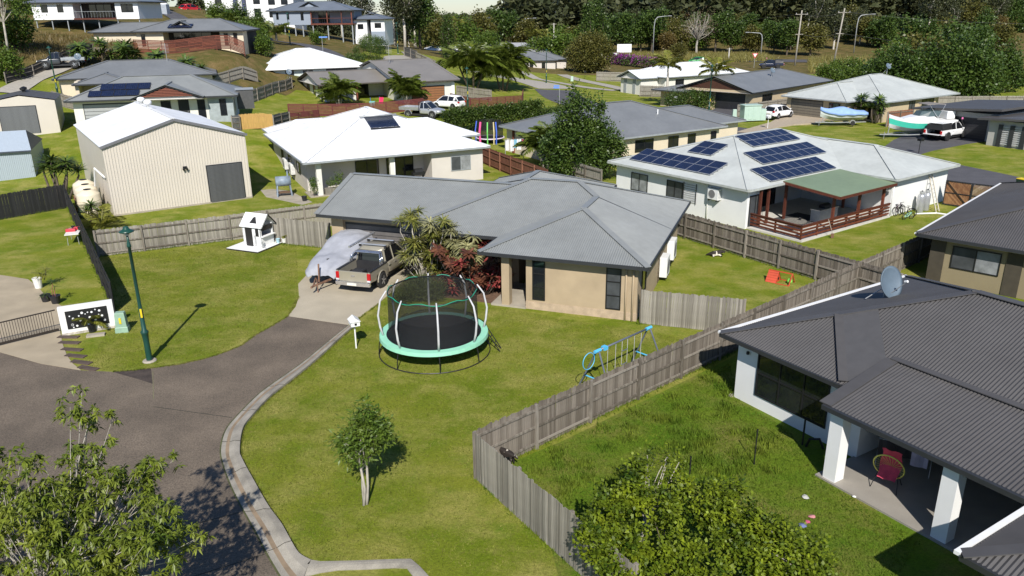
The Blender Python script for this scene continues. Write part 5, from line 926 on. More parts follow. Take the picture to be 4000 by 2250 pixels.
# far forest as one mass
rng = np.random.default_rng(5); Vs = []; Fs = []; off = 0; tv = []
fx = []
for y0, y1, n in ((300, 420, 520), (420, 620, 900), (620, 900, 900), (900, 1500, 500)):
    y = rng.uniform(y0, y1, n); x = y*rng.uniform(-.42, .85, n); fx.append(np.stack([x, y], 1))
fx = np.concatenate(fx); z = TA(fx[:, 0], fx[:, 1]); sc = rng.uniform(.8, 1.5, len(fx))*np.where(fx[:, 1] > 600, 1.5, 1.15)*np.where(fx[:, 0]/fx[:, 1] < .0, .56, 1.)
for kk in range(4):
    C = lobes_points([(0, 0, 6, 3.2, 3.2, 3.2), (1.2, 0, 9, 2.2, 2.2, 2.2), (-1, 0, 8, 2, 2, 2.2)], 46, rng, .5); V, F = leaves(C, 5, .7, 1.7, .75, rng, .1, .5); sel = np.arange(kk, len(fx), 4)
    A = rng.uniform(0, 6.28, len(sel)); c, s = np.cos(A)[:, None], np.sin(A)[:, None]
    X = (V[None, :, 0]*c-V[None, :, 1]*s)*sc[sel, None]+fx[sel, 0][:, None]; Y = (V[None, :, 0]*s+V[None, :, 1]*c)*sc[sel, None]+fx[sel, 1][:, None]; Z = V[None, :, 2]*sc[sel, None]+z[sel][:, None]
    vv = np.stack([X, Y, Z], -1).reshape(-1, 3); ff = (F[None]+(np.arange(len(sel))*len(V))[:, None, None]).reshape(-1, 4)+off; off += len(vv); Vs.append(vv); Fs.append(ff)
fo = npmesh('forest', np.concatenate(Vs), np.concatenate(Fs), L_FOR); tag(fo, 'dark eucalyptus forest covering the far hills', 'forest', kind='stuff')
ft = MB()
for i in rng.choice(len(fx), 420, replace=False): ft.bar((fx[i, 0], fx[i, 1], z[i]-1), (fx[i, 0]+rng.normal(0, .8), fx[i, 1], z[i]+8*sc[i]), .35, .35)
fo2 = ft.build('forest_trunks', BARK_W); tag(fo2, 'pale gum trunks standing within the far forest', 'tree trunks', kind='stuff')
# dry roadside grass and purple hedges
def scatter_blades(name, label, region, n, h, m, seed, cat='grass', W=.03):
    rng = np.random.default_rng(seed); P = region(rng, n); a = rng.uniform(0, 6.28, n); hh = h*rng.uniform(.5, 1.2, n); lean = rng.normal(0, .35, (n, 2)); s = np.stack([np.cos(a), np.sin(a), 0*a], 1)*(W*rng.uniform(.6, 1.3, (n, 1))); Z = TA(P[:, 0], P[:, 1]); B = np.concatenate([P, Z[:, None]], 1); tip = B+np.concatenate([lean*hh[:, None], hh[:, None]], 1)
    V = np.stack([B-s, B+s, tip], 1).reshape(-1, 3); o = npmesh(name, V, np.arange(len(V)).reshape(-1, 3), m); return tag(o, label, cat, kind='stuff')
def quadreg(pts):
    A, B, C, Dd = [np.array(p[:2]) for p in pts]
    def f(rng, n): u = rng.random((n, 1)); v = rng.random((n, 1)); return (A*(1-u)+B*u)*(1-v)+(Dd*(1-u)+C*u)*v
    return f
scatter_blades('roadside_grass', 'tall dry grass along the highway verge', quadreg([(25, 232), (75, 228), (78, 250), (25, 258)]), 9000, 1.5, L_GRASSY, 1, W=.09)
scatter_blades('roadside_grass', 'tall yellow grass below the power poles at right', quadreg([(70, 190), (150, 170), (165, 210), (85, 232)]), 12000, 2.0, L_GRASSY, 2, W=.1)
scatter_blades('hill_scrub', 'dry scrub grass on the slope below the white stilt house', quadreg([(-78, 112), (-56, 116), (-60, 136), (-84, 134)]), 7000, .7, leafm('leaf_scrub', (.10, .09, .025), (.22, .15, .06)), 3, W=.05)
for A, B, l in ((G(2375, 250), G(2580, 268), 'purple bougainvillea hedge beside the highway'), (G(3880, 330), G(4060, 335), 'purple bougainvillea bank at the right edge')):
    hedge(l, A, B, 2.0, 3.0, L_PURP, 150, 20, 81, 'bougainvillea', .4, .14, .4); hedge('green base shrubs under the '+l, A-Vector((0, 1.6, 0)), B-Vector((0, 1.6, 0)), 1.7, 2.5, L_DARK, 150, 20, 82, 'verge_shrubs', .4, .14, .4)

# lawn blades: fine relief on the nearer grass
def polyreg(pts):
    P = np.array([p[:2] for p in pts]); lo, hi = P.min(0), P.max(0); X1, Y1 = P[:, 0], P[:, 1]; X2, Y2 = np.roll(X1, -1), np.roll(Y1, -1)
    def f(rng, n):
        out = np.zeros((0, 2))
        while len(out) < n:
            Q = lo+(hi-lo)*rng.random((n, 2)); c = ((Y1 > Q[:, 1:2]) != (Y2 > Q[:, 1:2])) & (Q[:, 0:1] < (X2-X1)*(Q[:, 1:2]-Y1)/(Y2-Y1+1e-12)+X1); out = np.concatenate([out, Q[c.sum(1) % 2 == 1]])
        return out[:n]
    return f
LBL = leafm('blade_lawn', (.11, .155, .014), (.28, .26, .075), .8, .3, 1.6, .1); LBW = leafm('blade_rank', (.08, .15, .012), (.18, .22, .026), .7, .3, .9, .15)
fl_ = [G(*p) for p in ((1400, 1275), (1500, 1180), (1600, 1190), (1960, 1205), (2480, 1290), (2680, 1325), (2560, 1400), (2010, 1700), (1850, 1860), (2240, 2245), (1680, 2250), (1610, 2190), (1220, 2195), (1105, 2056), (1003, 1899), (950, 1803), (940, 1765), (953, 1682), (1058, 1556), (1228, 1420))]
scatter_blades('lawn_blades', 'short mown grass of the front lawn around the trampoline', polyreg(fl_), 90000, .05, LBL, 21, W=.012)
scatter_blades('lawn_blades', 'short mown grass of the lamp lawn left of the driveway', polyreg([G(*p) for p in ((330, 1440), (460, 1230), (400, 1010), (900, 950), (1160, 960), (1165, 1160), (1120, 1230), (1000, 1300), (870, 1375), (600, 1432), (440, 1448))]), 50000, .05, LBL, 22, W=.014)
scatter_blades('weedy_grass', 'coarse weedy grass of the fenced back lawn', polyreg([G(*p) for p in ((1880, 1850), (2200, 1735), (2850, 1420), (2890, 1570), (3080, 1680), (3220, 1880), (3600, 2120), (3500, 2260), (2300, 2260))]), 45000, .07, LBW, 23, W=.016)
rngw = np.random.default_rng(31); cw = polyreg([G(*p) for p in ((1900, 1850), (2200, 1740), (2800, 1450), (2880, 1600), (3050, 1700), (3000, 1900), (2300, 2050))])(rngw, 90); P_ = np.repeat(cw, 60, 0)+rngw.normal(0, .16, (5400, 2)); tag(scatter_blades('weed_tufts', 'star shaped weed tufts scattered over the back lawn', lambda r, n: P_, 5400, .24, LBW, 24, W=.02), None)

def linereg(lines, wd):
    Ls = [(np.array(a[:2]), np.array(b[:2])) for a, b in lines]; W_ = np.array([np.hypot(*(b-a)) for a, b in Ls]); W_ /= W_.sum()
    def f(rng, n):
        k = rng.choice(len(Ls), n, p=W_); A = np.array([Ls[i][0] for i in k]); B = np.array([Ls[i][1] for i in k]); t = rng.random((n, 1)); return A+(B-A)*t+rng.normal(0, wd, (n, 2))
    return f
scatter_blades('fence_line_grass', 'longer grass growing along the feet of the weathered fences', linereg([(cA, cB), (cA, cC), (cD, cB), (sA, G(2905, 1235)), (G(385, 1003), G(905, 938)), (G(1030, 950), G(1292, 972)), (bA, G(452, 1222)), (G(-120, 880), bA)], .09), 9000, .17, LBW, 41, W=.014)
scatter_blades('kerb_grass', 'ragged grass creeping over the kerb and path edges', linereg([(outer[i], outer[i+1]) for i in range(len(outer)-1)]+[(roadL[i], roadL[i+1]) for i in range(9)]+[(G(1125, 1236), G(1168, 1160)), (G(1366, 1272), G(1480, 1187))], .035), 9000, .07, LBL, 42, W=.016)
# ------------------------------------------------------------------ streets and paths in the back
drape('street', [(8, 150), (11, 131), (17, 113), (28, 98), (36, 82), (41, 70), (46, 52), (50, 30)], 7.0, ASPH, .03)
drape('cul_de_sac', [(-7, 166), (3, 163), (9, 152)], [9, 8], mat('pale_pavement', (.36, .33, .28), .85, var=.12), .05)
drape('footpath', [(3, 186), (7, 172), (14, 158), (20, 152)], 2.2, mat('pale_pavement'), .08)
drape('driveway', [(12, 186), (16, 172), (20, 160), (23, 150)], 2.6, mat('pale_pavement'), .07)
drape('footpath', [(18, 131), (22, 122), (29, 108)], 1.6, mat('pale_pavement'), .06)
sheet('driveway', [(2880, 515), (3010, 478), (3050, 455), (3090, 440), (3235, 462), (3200, 480), (3100, 487), (3020, 500), (2960, 520)], .045, mat('driveway_buff', (.40, .33, .24), .85, var=.1))
sheet('driveway', [(3440, 585), (3490, 548), (3560, 520), (3690, 520), (3855, 552), (3780, 562), (3640, 590), (3540, 620)], .05, ASPH)
sheet('garage_apron', [(2760, 440), (2800, 422), (2920, 433), (2870, 452), (2790, 458)], .045, ASPH)
drape('highway', [(150, 205), (90, 226), (30, 246), (-30, 262)], 9, ASPH, .1)
drape('driveway', [D(20, 320, 100)[:2], D(120, 290, 106)[:2], D(230, 240, 112)[:2], D(330, 195, 118)[:2], D(390, 180, 124)[:2]], 3.4, mat('pale_pavement'), .12)
drape('hill_road', [(-50, 165), (-40, 158), (-33, 148), (-27, 138)], 4, ASPH, .12); drape('hill_road', [(-90, 178), (-72, 172), (-62, 160), (-55, 150)], 4, ASPH, .15)
drape('hill_driveway', [(-22, 178), (-20, 166), (-22, 154), (-20, 142)], 3, mat('pale_pavement'), .12)
sheet('shed_path', [(1010, 735), (1130, 745), (1220, 790), (1180, 800), (1040, 770)], .02, CONC)
# ------------------------------------------------------------------ street lamps
LG = mat('lamp_green', (.012, .06, .045), .35, var=.1)
def lamp(label, loc, h=6.0, m=LG, pad=True, rz=0.):
    r = thing('street_lamp', label, 'street lamp', loc, rz, 'post top street lamps')
    if pad: MB().lathe([(.3, -.1), (.3, .03), (.26, .06)], 12).build('pad', CONC, r)
    MB().lathe([(.13, .02), (.13, .1), (.12, .9), (.14, 1.3), (.17, 1.35), (.17, 1.42), (.1, 1.5), (.075, h*.45), (.065, h-.75), (.09, h-.74), (.09, h-.66), (.075, h-.62), (.075, h-.56), (.05, h-.5), (.045, h-.1)], 12).build('post', m, r, smooth=True)
    MB().lathe([(.1, h-.16), (.3, h-.08), (.31, h-.05), (.2, h+.0), (.12, h+.06), (.1, h+.14), (.03, h+.17)], 18).build('lamp_hood', m, r, smooth=True); MB().lathe([(.02, h-.26), (.09, h-.22), (.1, h-.14)], 10).build('lens', mat('lamp_lens', (.6, .6, .55), .3), r)
    MB().box(-.125, -.095, -.04, .04, 2.1, 2.5).build('yellow_tag', mat('tag_yellow', (.7, .55, .02), .5), r).rotation_euler = (0, 0, 2.0)
    return r
lamp('tall green street lamp on the lawn left of the driveway', G(585, 1410), 6.0)
for px, py, d, h, l in ((215, 312, 100, 6.2, 'green lamp by the pale hillside driveway'), (1555, 210, 0, 6, 'green lamp at the hill road bend'), (2134, 325, 0, 6.4, 'dark lamp at the pale cul de sac corner'), (2768, 455, 0, 7.0, 'green lamp in front of the timber gable house'), (1828, 428, 0, 5.6, 'dark lamp behind the hedge by the maroon fence'), (1135, 185, 155, 5.5, 'lamp with round head on the hill road')):
    p = D(px, py, d) if d else GT(px, py); p.z = T(p.x, p.y); lamp(l, p, h)
HW = mat('galvanised', (.42, .43, .43), .5, metal=.3)
for px, yb, yt, d, s, l in ((2549, 237, 65, 250, 1, 'tall highway light in front of the dense trees'), (2968, 256, 128, 245, -1, 'highway light curving left beside the yield sign'), (3330, 240, 58, 250, 1, 'highway light right of the power poles'), (2038, 160, 73, 290, 1, 'highway light behind the light grey roof')):
    q = D(px, yb, d); b = Vector((q.x, q.y, T(q.x, q.y))); h = D(px, yt, d).z-b.z; r = thing('highway_light', l, 'street light', b, 0, 'tall highway lights')
    MB().tube([(0, 0, -.3), (0, 0, h*.75), (s*.25, 0, h*.92), (s*.9, 0, h*.985), (s*2.2, 0, h), (s*4.2, 0, h+.15)], [.16, .13, .12, .11, .09, .07], 7).build('pole', HW, r, smooth=True); MB().box(s*4.6-.55, s*4.6+.55, -.14, .14, h+.1, h+.25).build('lantern', HW, r)
WP = mat('pole_timber', (.36, .33, .28), .9, var=.15); tops = []
for (bx_, by), (tx, ty), d, l in (((3105, 250), (3133, 40), 215, 'left timber power pole with crossarms'), ((3255, 248), (3300, 32), 210, 'right timber power pole with crossarms')):
    b = D(bx_, by, d); t = D(tx, ty, d); b.z = T(b.x, b.y)-.3; r = thing('power_pole', l, 'power pole', b, 0, 'timber power poles'); t2 = t-b; MB().tube([(0, 0, 0), t2*.5, t2], [.24, .2, .16], 8).build('pole', WP, r, smooth=True)
    for f in ((.93, 3.2), (.58, 2.0))[:2]: c = t2*f[0]; MB().bar(c+Vector((-f[1]/2, -.2, 0)), c+Vector((f[1]/2, -.2, 0)), .12, .14).build('crossarm', WP, r)
    for dx in (-1.4, 0, 1.4): c = t2*.93+Vector((dx, -.2, .1)); MB().lathe([(.05, 0), (.1, .1), (.05, .25)], 8, tuple(c)).build('insulator', HW, r)
    tops.append((b+t2*.94, b+t2*.59))
for k, (pts, l) in enumerate((((tops[0][0], tops[1][0]), 'upper power line between the two timber poles'), ((tops[1][0], D(4200, 95, 190)), 'upper power line running off to the right'), ((D(2300, 130, 330), tops[0][0]), 'upper power line running off to the left'), ((tops[0][1], tops[1][1]), 'lower cable between the two timber poles'), ((tops[1][1], D(4200, 225, 190)), 'lower cable running off to the right'))):
    a, b = Vector(pts[0]), Vector(pts[1]); P = [a.lerp(b, i/8)-Vector((0, 0, .8*math.sin(math.pi*i/8))) for i in range(9)]; tag(MB().tube(P, .03, 4).build('power_line', mat('cable', (.06, .06, .06), .6)), l, 'cable')
for px, yb, yt, d, l in ((2163, 190, 90, 260, 'pale concrete pole with small arms behind the bungalow'), (2845, 245, 187, 235, 'short pale pole behind the long white roof')):
    q = D(px, yb, d); q.z = T(q.x, q.y); r = thing('concrete_pole', l, 'pole', q); h = D(px, yt, d).z-q.z; MB().tube([(0, 0, -.3), (0, 0, h)], [.22, .16], 8).build('pole', mat('pole_concrete', (.55, .52, .46), .9), r); MB().bar((-.8, 0, h-.3), (.8, 0, h-.3), .1, .1).build('arm', WP, r)
# signs
q = G(2437, 238); r = thing('highway_sign', 'white board sign on two posts beside the highway', 'sign', q); SW = mat('sign_white', (.8, .8, .8), .5); h = 4.6
MB().box(-2.1, 2.1, -.05, .05, 2.4, 4.7).build('board', SW, r)
for x in (-1.7, 1.6): MB().tube([(x, .08, -.3), (x, .08, 4.4)], .09, 6).build('post', HW, r)
for z, a, b in ((4.1, -1.6, 1.5), (3.45, -.4, .45), (2.85, -1.6, -.6), (2.85, -.2, 1.5)): MB().box(a, b, -.065, -.05, z-.12, z+.12).build('lettering', mat('sign_faint', (.55, .57, .6), .6), r)
q = G(2945, 262); r = thing('yield_sign', 'small triangular give way sign behind the white roof', 'sign', q); MB().tube([(0, 0, -.2), (0, 0, 2.6)], .05, 6).build('post', HW, r)
MB().prism([(-.75, 0), (.75, 0), (0, -1.3)], 0, .04).build('plate', mat('sign_red', (.6, .05, .05), .5), r, loc=(0, -.06, 3.4)).rotation_euler = (R_(90), 0, 0); MB().prism([(-.5, -.12), (.5, -.12), (0, -.98)], 0, .02).build('panel', SW, r, loc=(0, -.11, 3.4)).rotation_euler = (R_(90), 0, 0)
q = GT(2185, 410); r = thing('street_name_sign', 'blue street name blades on a thin post at the corner', 'sign', q); MB().tube([(0, 0, -.2), (0, 0, 3.0)], .04, 6).build('post', HW, r); SBL = mat('sign_blue', (.12, .25, .62), .5)
MB().box(-.95, 0, -.03, .0, 2.55, 2.8).build('blade', SBL, r); MB().box(-.9, 0, -.02, .02, 2.85, 3.05).build('blade', SBL, r)
q = GT(1262, 205); r = thing('street_name_sign', 'small street name sign on the hill verge', 'sign', q); MB().tube([(0, 0, -.2), (0, 0, 2.8)], .04, 6).build('post', HW, r); MB().box(-.5, 1.0, -.02, .02, 2.5, 2.75).build('blade', SBL, r)
# ------------------------------------------------------------------ front yard, left
A, B = G(245, 1313), G(457, 1279); d = B-A; L = d.length; r = thing('feature_wall', 'white garden wall with black panel of white spots beside the gate', 'wall', A, math.atan2(d.y, d.x)); WP_ = mat('painted_white', (.78, .77, .74), .8, var=.06)
MB().box(0, L, 0, .25, .1, 1.42).build('wall', WP_, r, bev=.02); MB().box(-.02, L+.02, -.02, .27, -.2, .12).build('stone_base', mat('stone_pale', (.45, .41, .35), .9, var=.4, scale=6), r); pn = MB().box(.28, L-.28, -.03, 0, .3, 1.2).build('panel', BLACK, r)
dm = MB().lathe([(.045, 0), (.045, .012)], 12, ax='y').build('spot', SW, pn); rg = random.Random(5); dm.location = (.5, -.045, .5); 
for i, (x, z, s) in enumerate(((.4, .95, .7), (.52, .8, 1.2), (.45, .5, 1.3), (.62, .42, 1.1), (.75, .9, .8), (.88, 1.03, 1.3), (1.0, .95, .6), (.78, .68, 1.3), (1.1, 1.02, .7), (1.25, 1.0, 1.1), (1.15, .75, 1.2), (1.4, 1.1, .7), (1.55, 1.02, 1.2), (1.5, .82, .7), (1.62, .75, 1.2), (1.35, .6, 1.2), (1.05, .42, 1.1), (1.7, .5, 1.1), (.48, .36, .7), (.98, .6, .6))): inst(dm, pn, (x*L/2.1, -.045, z), sc=(s, 1, s))
POT = mat('pot_black', (.02, .02, .022), .5); POTW = mat('pot_white', (.75, .74, .7), .6)
def pot(label, loc, rr, h, m): 
    r = thing('plant_pot', label, 'pot', loc); MB().lathe([(rr*.75, 0), (rr, h*.92), (rr*1.08, h*.93), (rr*1.08, h), (rr*.92, h), (rr*.85, h*.9)], 14).build('pot', m, r, smooth=False); MB().lathe([(rr*.9, h*.84), (rr*.9, h*.88)], 12).build('soil', mat('soil', (.05, .035, .025), .95), r); return r
pot('black pot holding the palm before the spotted panel', G(362, 1296), .2, .42, POT); pot('white pot at the edge of the concrete yard', G(152, 1125), .24, .6, POTW); pot('large black pot nearest the black fence in the yard', G(220, 1185), .26, .45, POT); pot('black pot with strappy plant in the concrete yard', G(182, 1178), .25, .4, POT)
rosette_plant('potted_plant', 'strappy plant in the black yard pot', G(182, 1178)+Vector((0, 0, .38)), [(0, 0, .05)], [L_YUC], .6, .02, 26, BARK, 90, .02, .6, .3); rosette_plant('potted_plant', 'thin reddish stemmed plant in the large black pot', G(220, 1185)+Vector((0, 0, .35)), [(0, 0, .9), (.12, 0, .6)], [L_YUC], .4, .018, 16, mat('stem_red', (.4, .15, .1), .8), 91, .02, .6, .3); rosette_plant('potted_plant', 'leafy plant in the white yard pot', G(165, 1120)+Vector((0, 0, .4)), [(0, 0, .4), (.2, 0, .3), (.35, .1, .6)], [L_PALMY], .55, .02, 22, BARK, 92, .02, .6, .3)
r = thing('service_pillar', 'pale green tapered service pillar on the lawn by the wall', 'utility box', G(481, 1294), .2); PG_ = mat('pillar_green', (.27, .40, .30), .5); MB().loft([[(-.3*a, -.22*a, z), (.3*a, -.22*a, z), (.3*a, .22*a, z), (-.3*a, .22*a, z)] for z, a in ((-.05, 1), (.25, .95), (.28, .85), (.95, .72), (1.0, .66))]).build('body', PG_, r); MB().box(-.05, .05, -.2, -.165, .45, .75).build('label', mat('tag_yellow'), r)
for i, t in enumerate(((268, 1318), (272, 1340), (282, 1367), (296, 1392), (318, 1417), (345, 1440))): tag(MB().box(-.5, .5, -.14, .14, 0, .05).build('sleeper_step', mat('sleeper', (.085, .06, .048), .9, var=.3), loc=G(*t), rz=-.05-.06*i), ('first', 'second', 'third', 'fourth', 'fifth', 'lowest')[i]+' dark sleeper step down from the white wall', 'step', 'sleeper steps')
tag(MB().box(-.4, .4, -.15, .15, 0, .1).build('concrete_block', CONC, loc=G(375, 1312), rz=.3), 'flat concrete block in the grass below the potted palm', 'block')
q = G(295, 945); r = thing('folding_table', 'white folding table beside the black fence on the left lawn', 'table', q, R_(-70)); MB().box(-.95, .95, -.42, .42, .72, .77).build('tabletop', POTW, r)
for x in (-.7, .7):
    for y in (-.3, .3): MB().tube([(x, y, .72), (x*1.1, y*1.1, 0)], .018, 6).build('leg', HW, r)
RT = mat('red_plastic', (.55, .04, .06), .45); tag(MB().box(-.3, .3, -.16, .16, 0, .18).build('red_crate', RT, loc=q+Vector((-.1, -.1, .77)), rz=.3, bev=.02), 'red plastic crate on the folding table', 'crate'); tag(MB().box(-.25, .25, -.14, .14, 0, .16).build('red_crate', RT, loc=q+Vector((.1, .45, .77)), rz=.2, bev=.02), 'second red crate behind on the folding table', 'crate')
pot('small black pot on the folding table near the fence', q+Vector((.35, .2, .77)), .13, .22, POT); pot('black pot standing on the folding table end', q+Vector((-.25, .5, .77)), .12, .22, POT)
# water tanks and picket screen
TK = mat('tank_cream', (.70, .62, .46), .5, var=.06)
for i, (px, py, l) in enumerate(((340, 742, 'nearest of three cream water tanks'), (332, 722, 'middle of three cream water tanks'), (324, 704, 'farthest of three cream water tanks'))):
    p = G(px, py, 2.0); r = thing('water_tank', l, 'water tank', (p.x, p.y, 0), 0, 'water tanks beside the shed'); MB().lathe([(.82, 0), (.82, .4), (.85, .45), (.82, .5), (.82, 1.0), (.85, 1.05), (.82, 1.1), (.82, 1.65), (.78, 1.75), (.35, 2.02), (.3, 2.03)], 20).build('shell', TK, r, smooth=True); MB().lathe([(.26, 2.02), (.27, 2.07), (.1, 2.09)], 14).build('lid', BLACK, r)
A, B = G(300, 830), G(388, 838); d = B-A; r = thing('picket_screen', 'faded red picket screen in front of the water tanks', 'fence', A, math.atan2(d.y, d.x)); n = 11
for i in range(n): MB().box(d.length*i/n, d.length*i/n+.09, 0, .025, 0, 1.35).build('picket', FRED, r)
for z in (.3, 1.1): MB().box(0, d.length, .025, .06, z, z+.08).build('rail', FRED, r)
# playhouse
A = G(1008, 990); r = thing('playhouse', 'white wooden cubby house with black shutters on a white deck', 'playhouse', A, R_(67)); PW = mat('cubby_white', (.80, .80, .79), .6, var=.04, stretch=(.5, .5, 9)); CB = mat('cubby_black', (.022, .02, .02), .5)
MB().box(0, 2.45, 0, 2.55, 0, .1).build('deck', PW, r); MB().box(-.02, 2.47, -.02, 2.57, -.02, .08).build('deck_edge', CB, r)
x0, x1, y0, y1 = .95, 2.2, .45, 1.9      # x along 67deg (right-back), y to the left
MB().box(x0, x1, y0+.0, y0+.04, .1, .75).build('wall', PW, r); MB().box(x0, x1, y1-.04, y1, .1, 1.5).build('wall', PW, r); MB().box(x1-.04, x1, y0, y1, .1, 1.5).build('wall', PW, r)
MB().box(x0, x0+.04, y0, 1.0, .1, .85).build('wall', PW, r); MB().box(x0, x0+.04, y0, y0+.16, .85, 1.5).build('wall', PW, r); MB().box(x0, x0+.04, .82, 1.12, .1, 1.5).build('wall', PW, r); MB().box(x0, x0+.04, 1.72, y1, .1, 1.5).build('wall', PW, r); MB().box(x0, x0+.04, y0, y1, 1.38, 1.52).build('wall', PW, r)
for y in (y0, ): MB().box(x0, x0+.12, y, y+.08, .75, 1.5).build('corner_post', PW, r); MB().box(x1-.12, x1, y, y+.08, .75, 1.5).build('corner_post', PW, r)
MB().box(x0, x1, y0-.18, y0+.1, .75, .79).build('counter', PW, r); MB().box(x0+.1, x1-.1, y0-.03, y0+.02, 1.15, 1.45).build('awning', CB, r); MB().box(x0-.03, x0+.01, .6, .84, .8, 1.3).build('window_panel', CB, r); MB().box(x0-.04, x0, 1.12, 1.62, .12, 1.36).build('door', CB, r); MB().box(x0+.2, x1-.2, .9, y1-.1, .1, .5).build('bench', mat('cubby_red', (.4, .03, .06), .6), r)
ym = (y0+y1)/2; zr = 2.18
for s, ya in ((-1, y0-.15), (1, y1+.15)):
    pass
xm = (x0+x1)/2                            # ridge runs along y (left-right)
for s, xa in ((-1, x0-.12), (1, x1+.12)):
    P = [(xa, y0-.18, 1.42), (xm, y0-.18, zr), (xm, y1+.12, zr), (xa, y1+.12, 1.42)]; P2 = [(p[0], p[1], p[2]-.04) for p in P]; MB().add(P+P2, [(0, 1, 2, 3), (7, 6, 5, 4), (0, 4, 5, 1), (1, 5, 6, 2), (2, 6, 7, 3), (3, 7, 4, 0)]).build('roof', PW, r)
    MB().bar((xa, y0-.2, 1.41), (xm, y0-.2, zr), .03, .09).build('barge', CB if s > 0 else PW, r)
MB().add([(x0+.08, 1.35, 1.62), (x0+.08, .75, 1.62), (x0+.2, 1.05, 2.0), (x0+.42, 1.05, 2.0)], [(0, 1, 2), (0, 2, 3), (1, 3, 2)]).build('dormer', CB, r)
MB().box(x0-.035, x0-.02, 1.25, 1.48, .85, 1.2).build('door_pane', GLASSL, r)
pot('blue pot beside the playhouse', loc2w(r, (2.2, .15, .1)), .13, .28, mat('pot_blue', (.35, .52, .6), .5)); pot('cream pot at the playhouse deck corner', loc2w(r, (2.3, -.15+.3, .1))+Vector((.35, -.05, 0)), .15, .3, POTW); rosette_plant('potted_plant', 'small leafy plant in the cream pot by the playhouse', loc2w(r, (2.3, .15, .38))+Vector((.35, -.05, 0)), [(0, 0, .1), (.1, 0, .2)], [L_PALMY], .25, .03, 18, BARK, 93, .01, .6, .3)
tag(MB().tube([(0, 0, .1), (0, 0, .55), (.02, .03, .7)], [.05, .06, .03], 7).tube([(-.3, -.1, .1), (0, 0, .3), (.3, -.15, .1)], .02, 5).build('garden_ornament', HW, loc=loc2w(r, (.8, .25, .0))), 'small dark figure ornament on the playhouse deck', 'ornament')
# ------------------------------------------------------------------ mailboxes
def mailbox(label, loc, rz, h=1.05, m=None):
    m = m or mat('mailbox_white', (.8, .8, .78), .5, var=.04); r = thing('mailbox', label, 'mailbox', loc, rz, 'mailboxes'); MB().tube([(0, 0, -.2), (0, 0, h)], .035, 8).build('post', m, r); MB().box(-.2, .2, -.26, .26, h, h+.22).build('box', m, r, bev=.01)
    MB().add([(-.24, -.3, h+.22), (.24, -.3, h+.22), (.24, .3, h+.22), (-.24, .3, h+.22), (0, -.3, h+.4), (0, .3, h+.4)], [(0, 1, 4), (3, 5, 2), (0, 4, 5, 3), (1, 2, 5, 4), (0, 3, 2, 1)]).build('lid', m, r); MB().box(-.05, .05, -.275, -.26, h+.06, h+.16).build('slot', BLACK, r); return r
mailbox('white mailbox on a post beside the front driveway', G(1392, 1360), R_(25), 1.15)
mailbox('white mailbox in front of the long white roof house', G(2640, 420), .3, 1.3); mailbox('white mailbox beside the buff driveway', G(2998, 502), .3, 1.3); mailbox('black mailbox at the dark driveway', G(3588, 600), .3, 1.3, BLACK); mailbox('dark mailbox on the far verge', G(2285, 308), .2, 1.3, BLACK)
# ------------------------------------------------------------------ trampoline
def net_mat(key, a):
    m = mat(key, (.012, .012, .013), .8); m.node_tree.nodes['Principled BSDF'].inputs['Alpha'].default_value = a; return m
NET = net_mat('safety_net', .56); TC = Vector((-3.52, 32.6, 0)); r = thing('trampoline', 'large round trampoline with mint green padding and black net', 'trampoline', TC)
MINT = mat('pad_mint', (.30, .66, .47), .55, var=.06, scale=2); Z = .92
MB().lathe([(2.12, Z), (2.12, Z+.03), (2.42, Z+.02), (2.44, Z-.14), (2.42, Z-.16)], 48).build('padding', MINT, r, smooth=False).data.polygons
pd = bpy.data.objects[-1] if False else None
MB().lathe([(.01, Z-.02), (2.13, Z+.005)], 48).build('mat', mat('jump_mat', (.012, .012, .014), .6, var=.3, scale=1.5, spec=.3), r); MB().ring((0, 0, .04), 2.5, .025, 40, 5).build('ground_ring', BLACK, r); MB().ring((0, 0, Z-.1), 2.36, .03, 40, 5).build('top_ring', BLACK, r)
for i in range(8):
    a = 2*math.pi*i/8+.18; c, s = math.cos(a), math.sin(a); MB().tube([(2.5*c, 2.5*s, .04), (2.46*c, 2.46*s, .5), (2.36*c, 2.36*s, Z-.08)], .024, 6).build('leg', BLACK, r)
    MB().tube([(2.25*c, 2.25*s, Z+.02), (2.36*c, 2.36*s, 1.35), (2.42*c, 2.42*s, 1.9), (2.28*c, 2.28*s, 2.6), (2.0*c, 2.0*s, 3.02)], [.05, .05, .046, .04, .03], 8).build('net_pole', mat('pole_sleeve', (.55, .55, .56), .6, var=.12), r, smooth=True)
nv = MB(); n = 48
for z, rr in ((Z, 2.02), (1.9, 1.98), (3.0, 1.96)): nv.v += [(rr*math.cos(2*math.pi*i/n), rr*math.sin(2*math.pi*i/n), z-(.14*abs(math.sin(4*2*math.pi*i/n+.72)) if z > 2.5 else 0)) for i in range(n)]
nv.f = [(k*n+i, k*n+(i+1) % n, (k+1)*n+(i+1) % n, (k+1)*n+i) for k in (0, 1) for i in range(n)]; nv.build('net', NET, r)
MB().ring((0, 0, 2.9), 1.95, .03, 40, 5).build('net_band', BLACK, r); MB().tube([Vector((1.97*math.cos(2*math.pi*i/n), 1.97*math.sin(2*math.pi*i/n), 3.0-.14*abs(math.sin(4*2*math.pi*i/n+.72)))) for i in range(n+1)], .018, 5).build('net_rim', mat('rim_green', (.02, .30, .18), .5), r)
a = .05; MB().tube([(2.4, .35, Z), (3.0, .1, .02)], .025, 6).build('ladder_rail', BLACK, r); MB().tube([(2.35, .0, Z), (2.95, -.25, .02)], .025, 6).build('ladder_rail', BLACK, r)
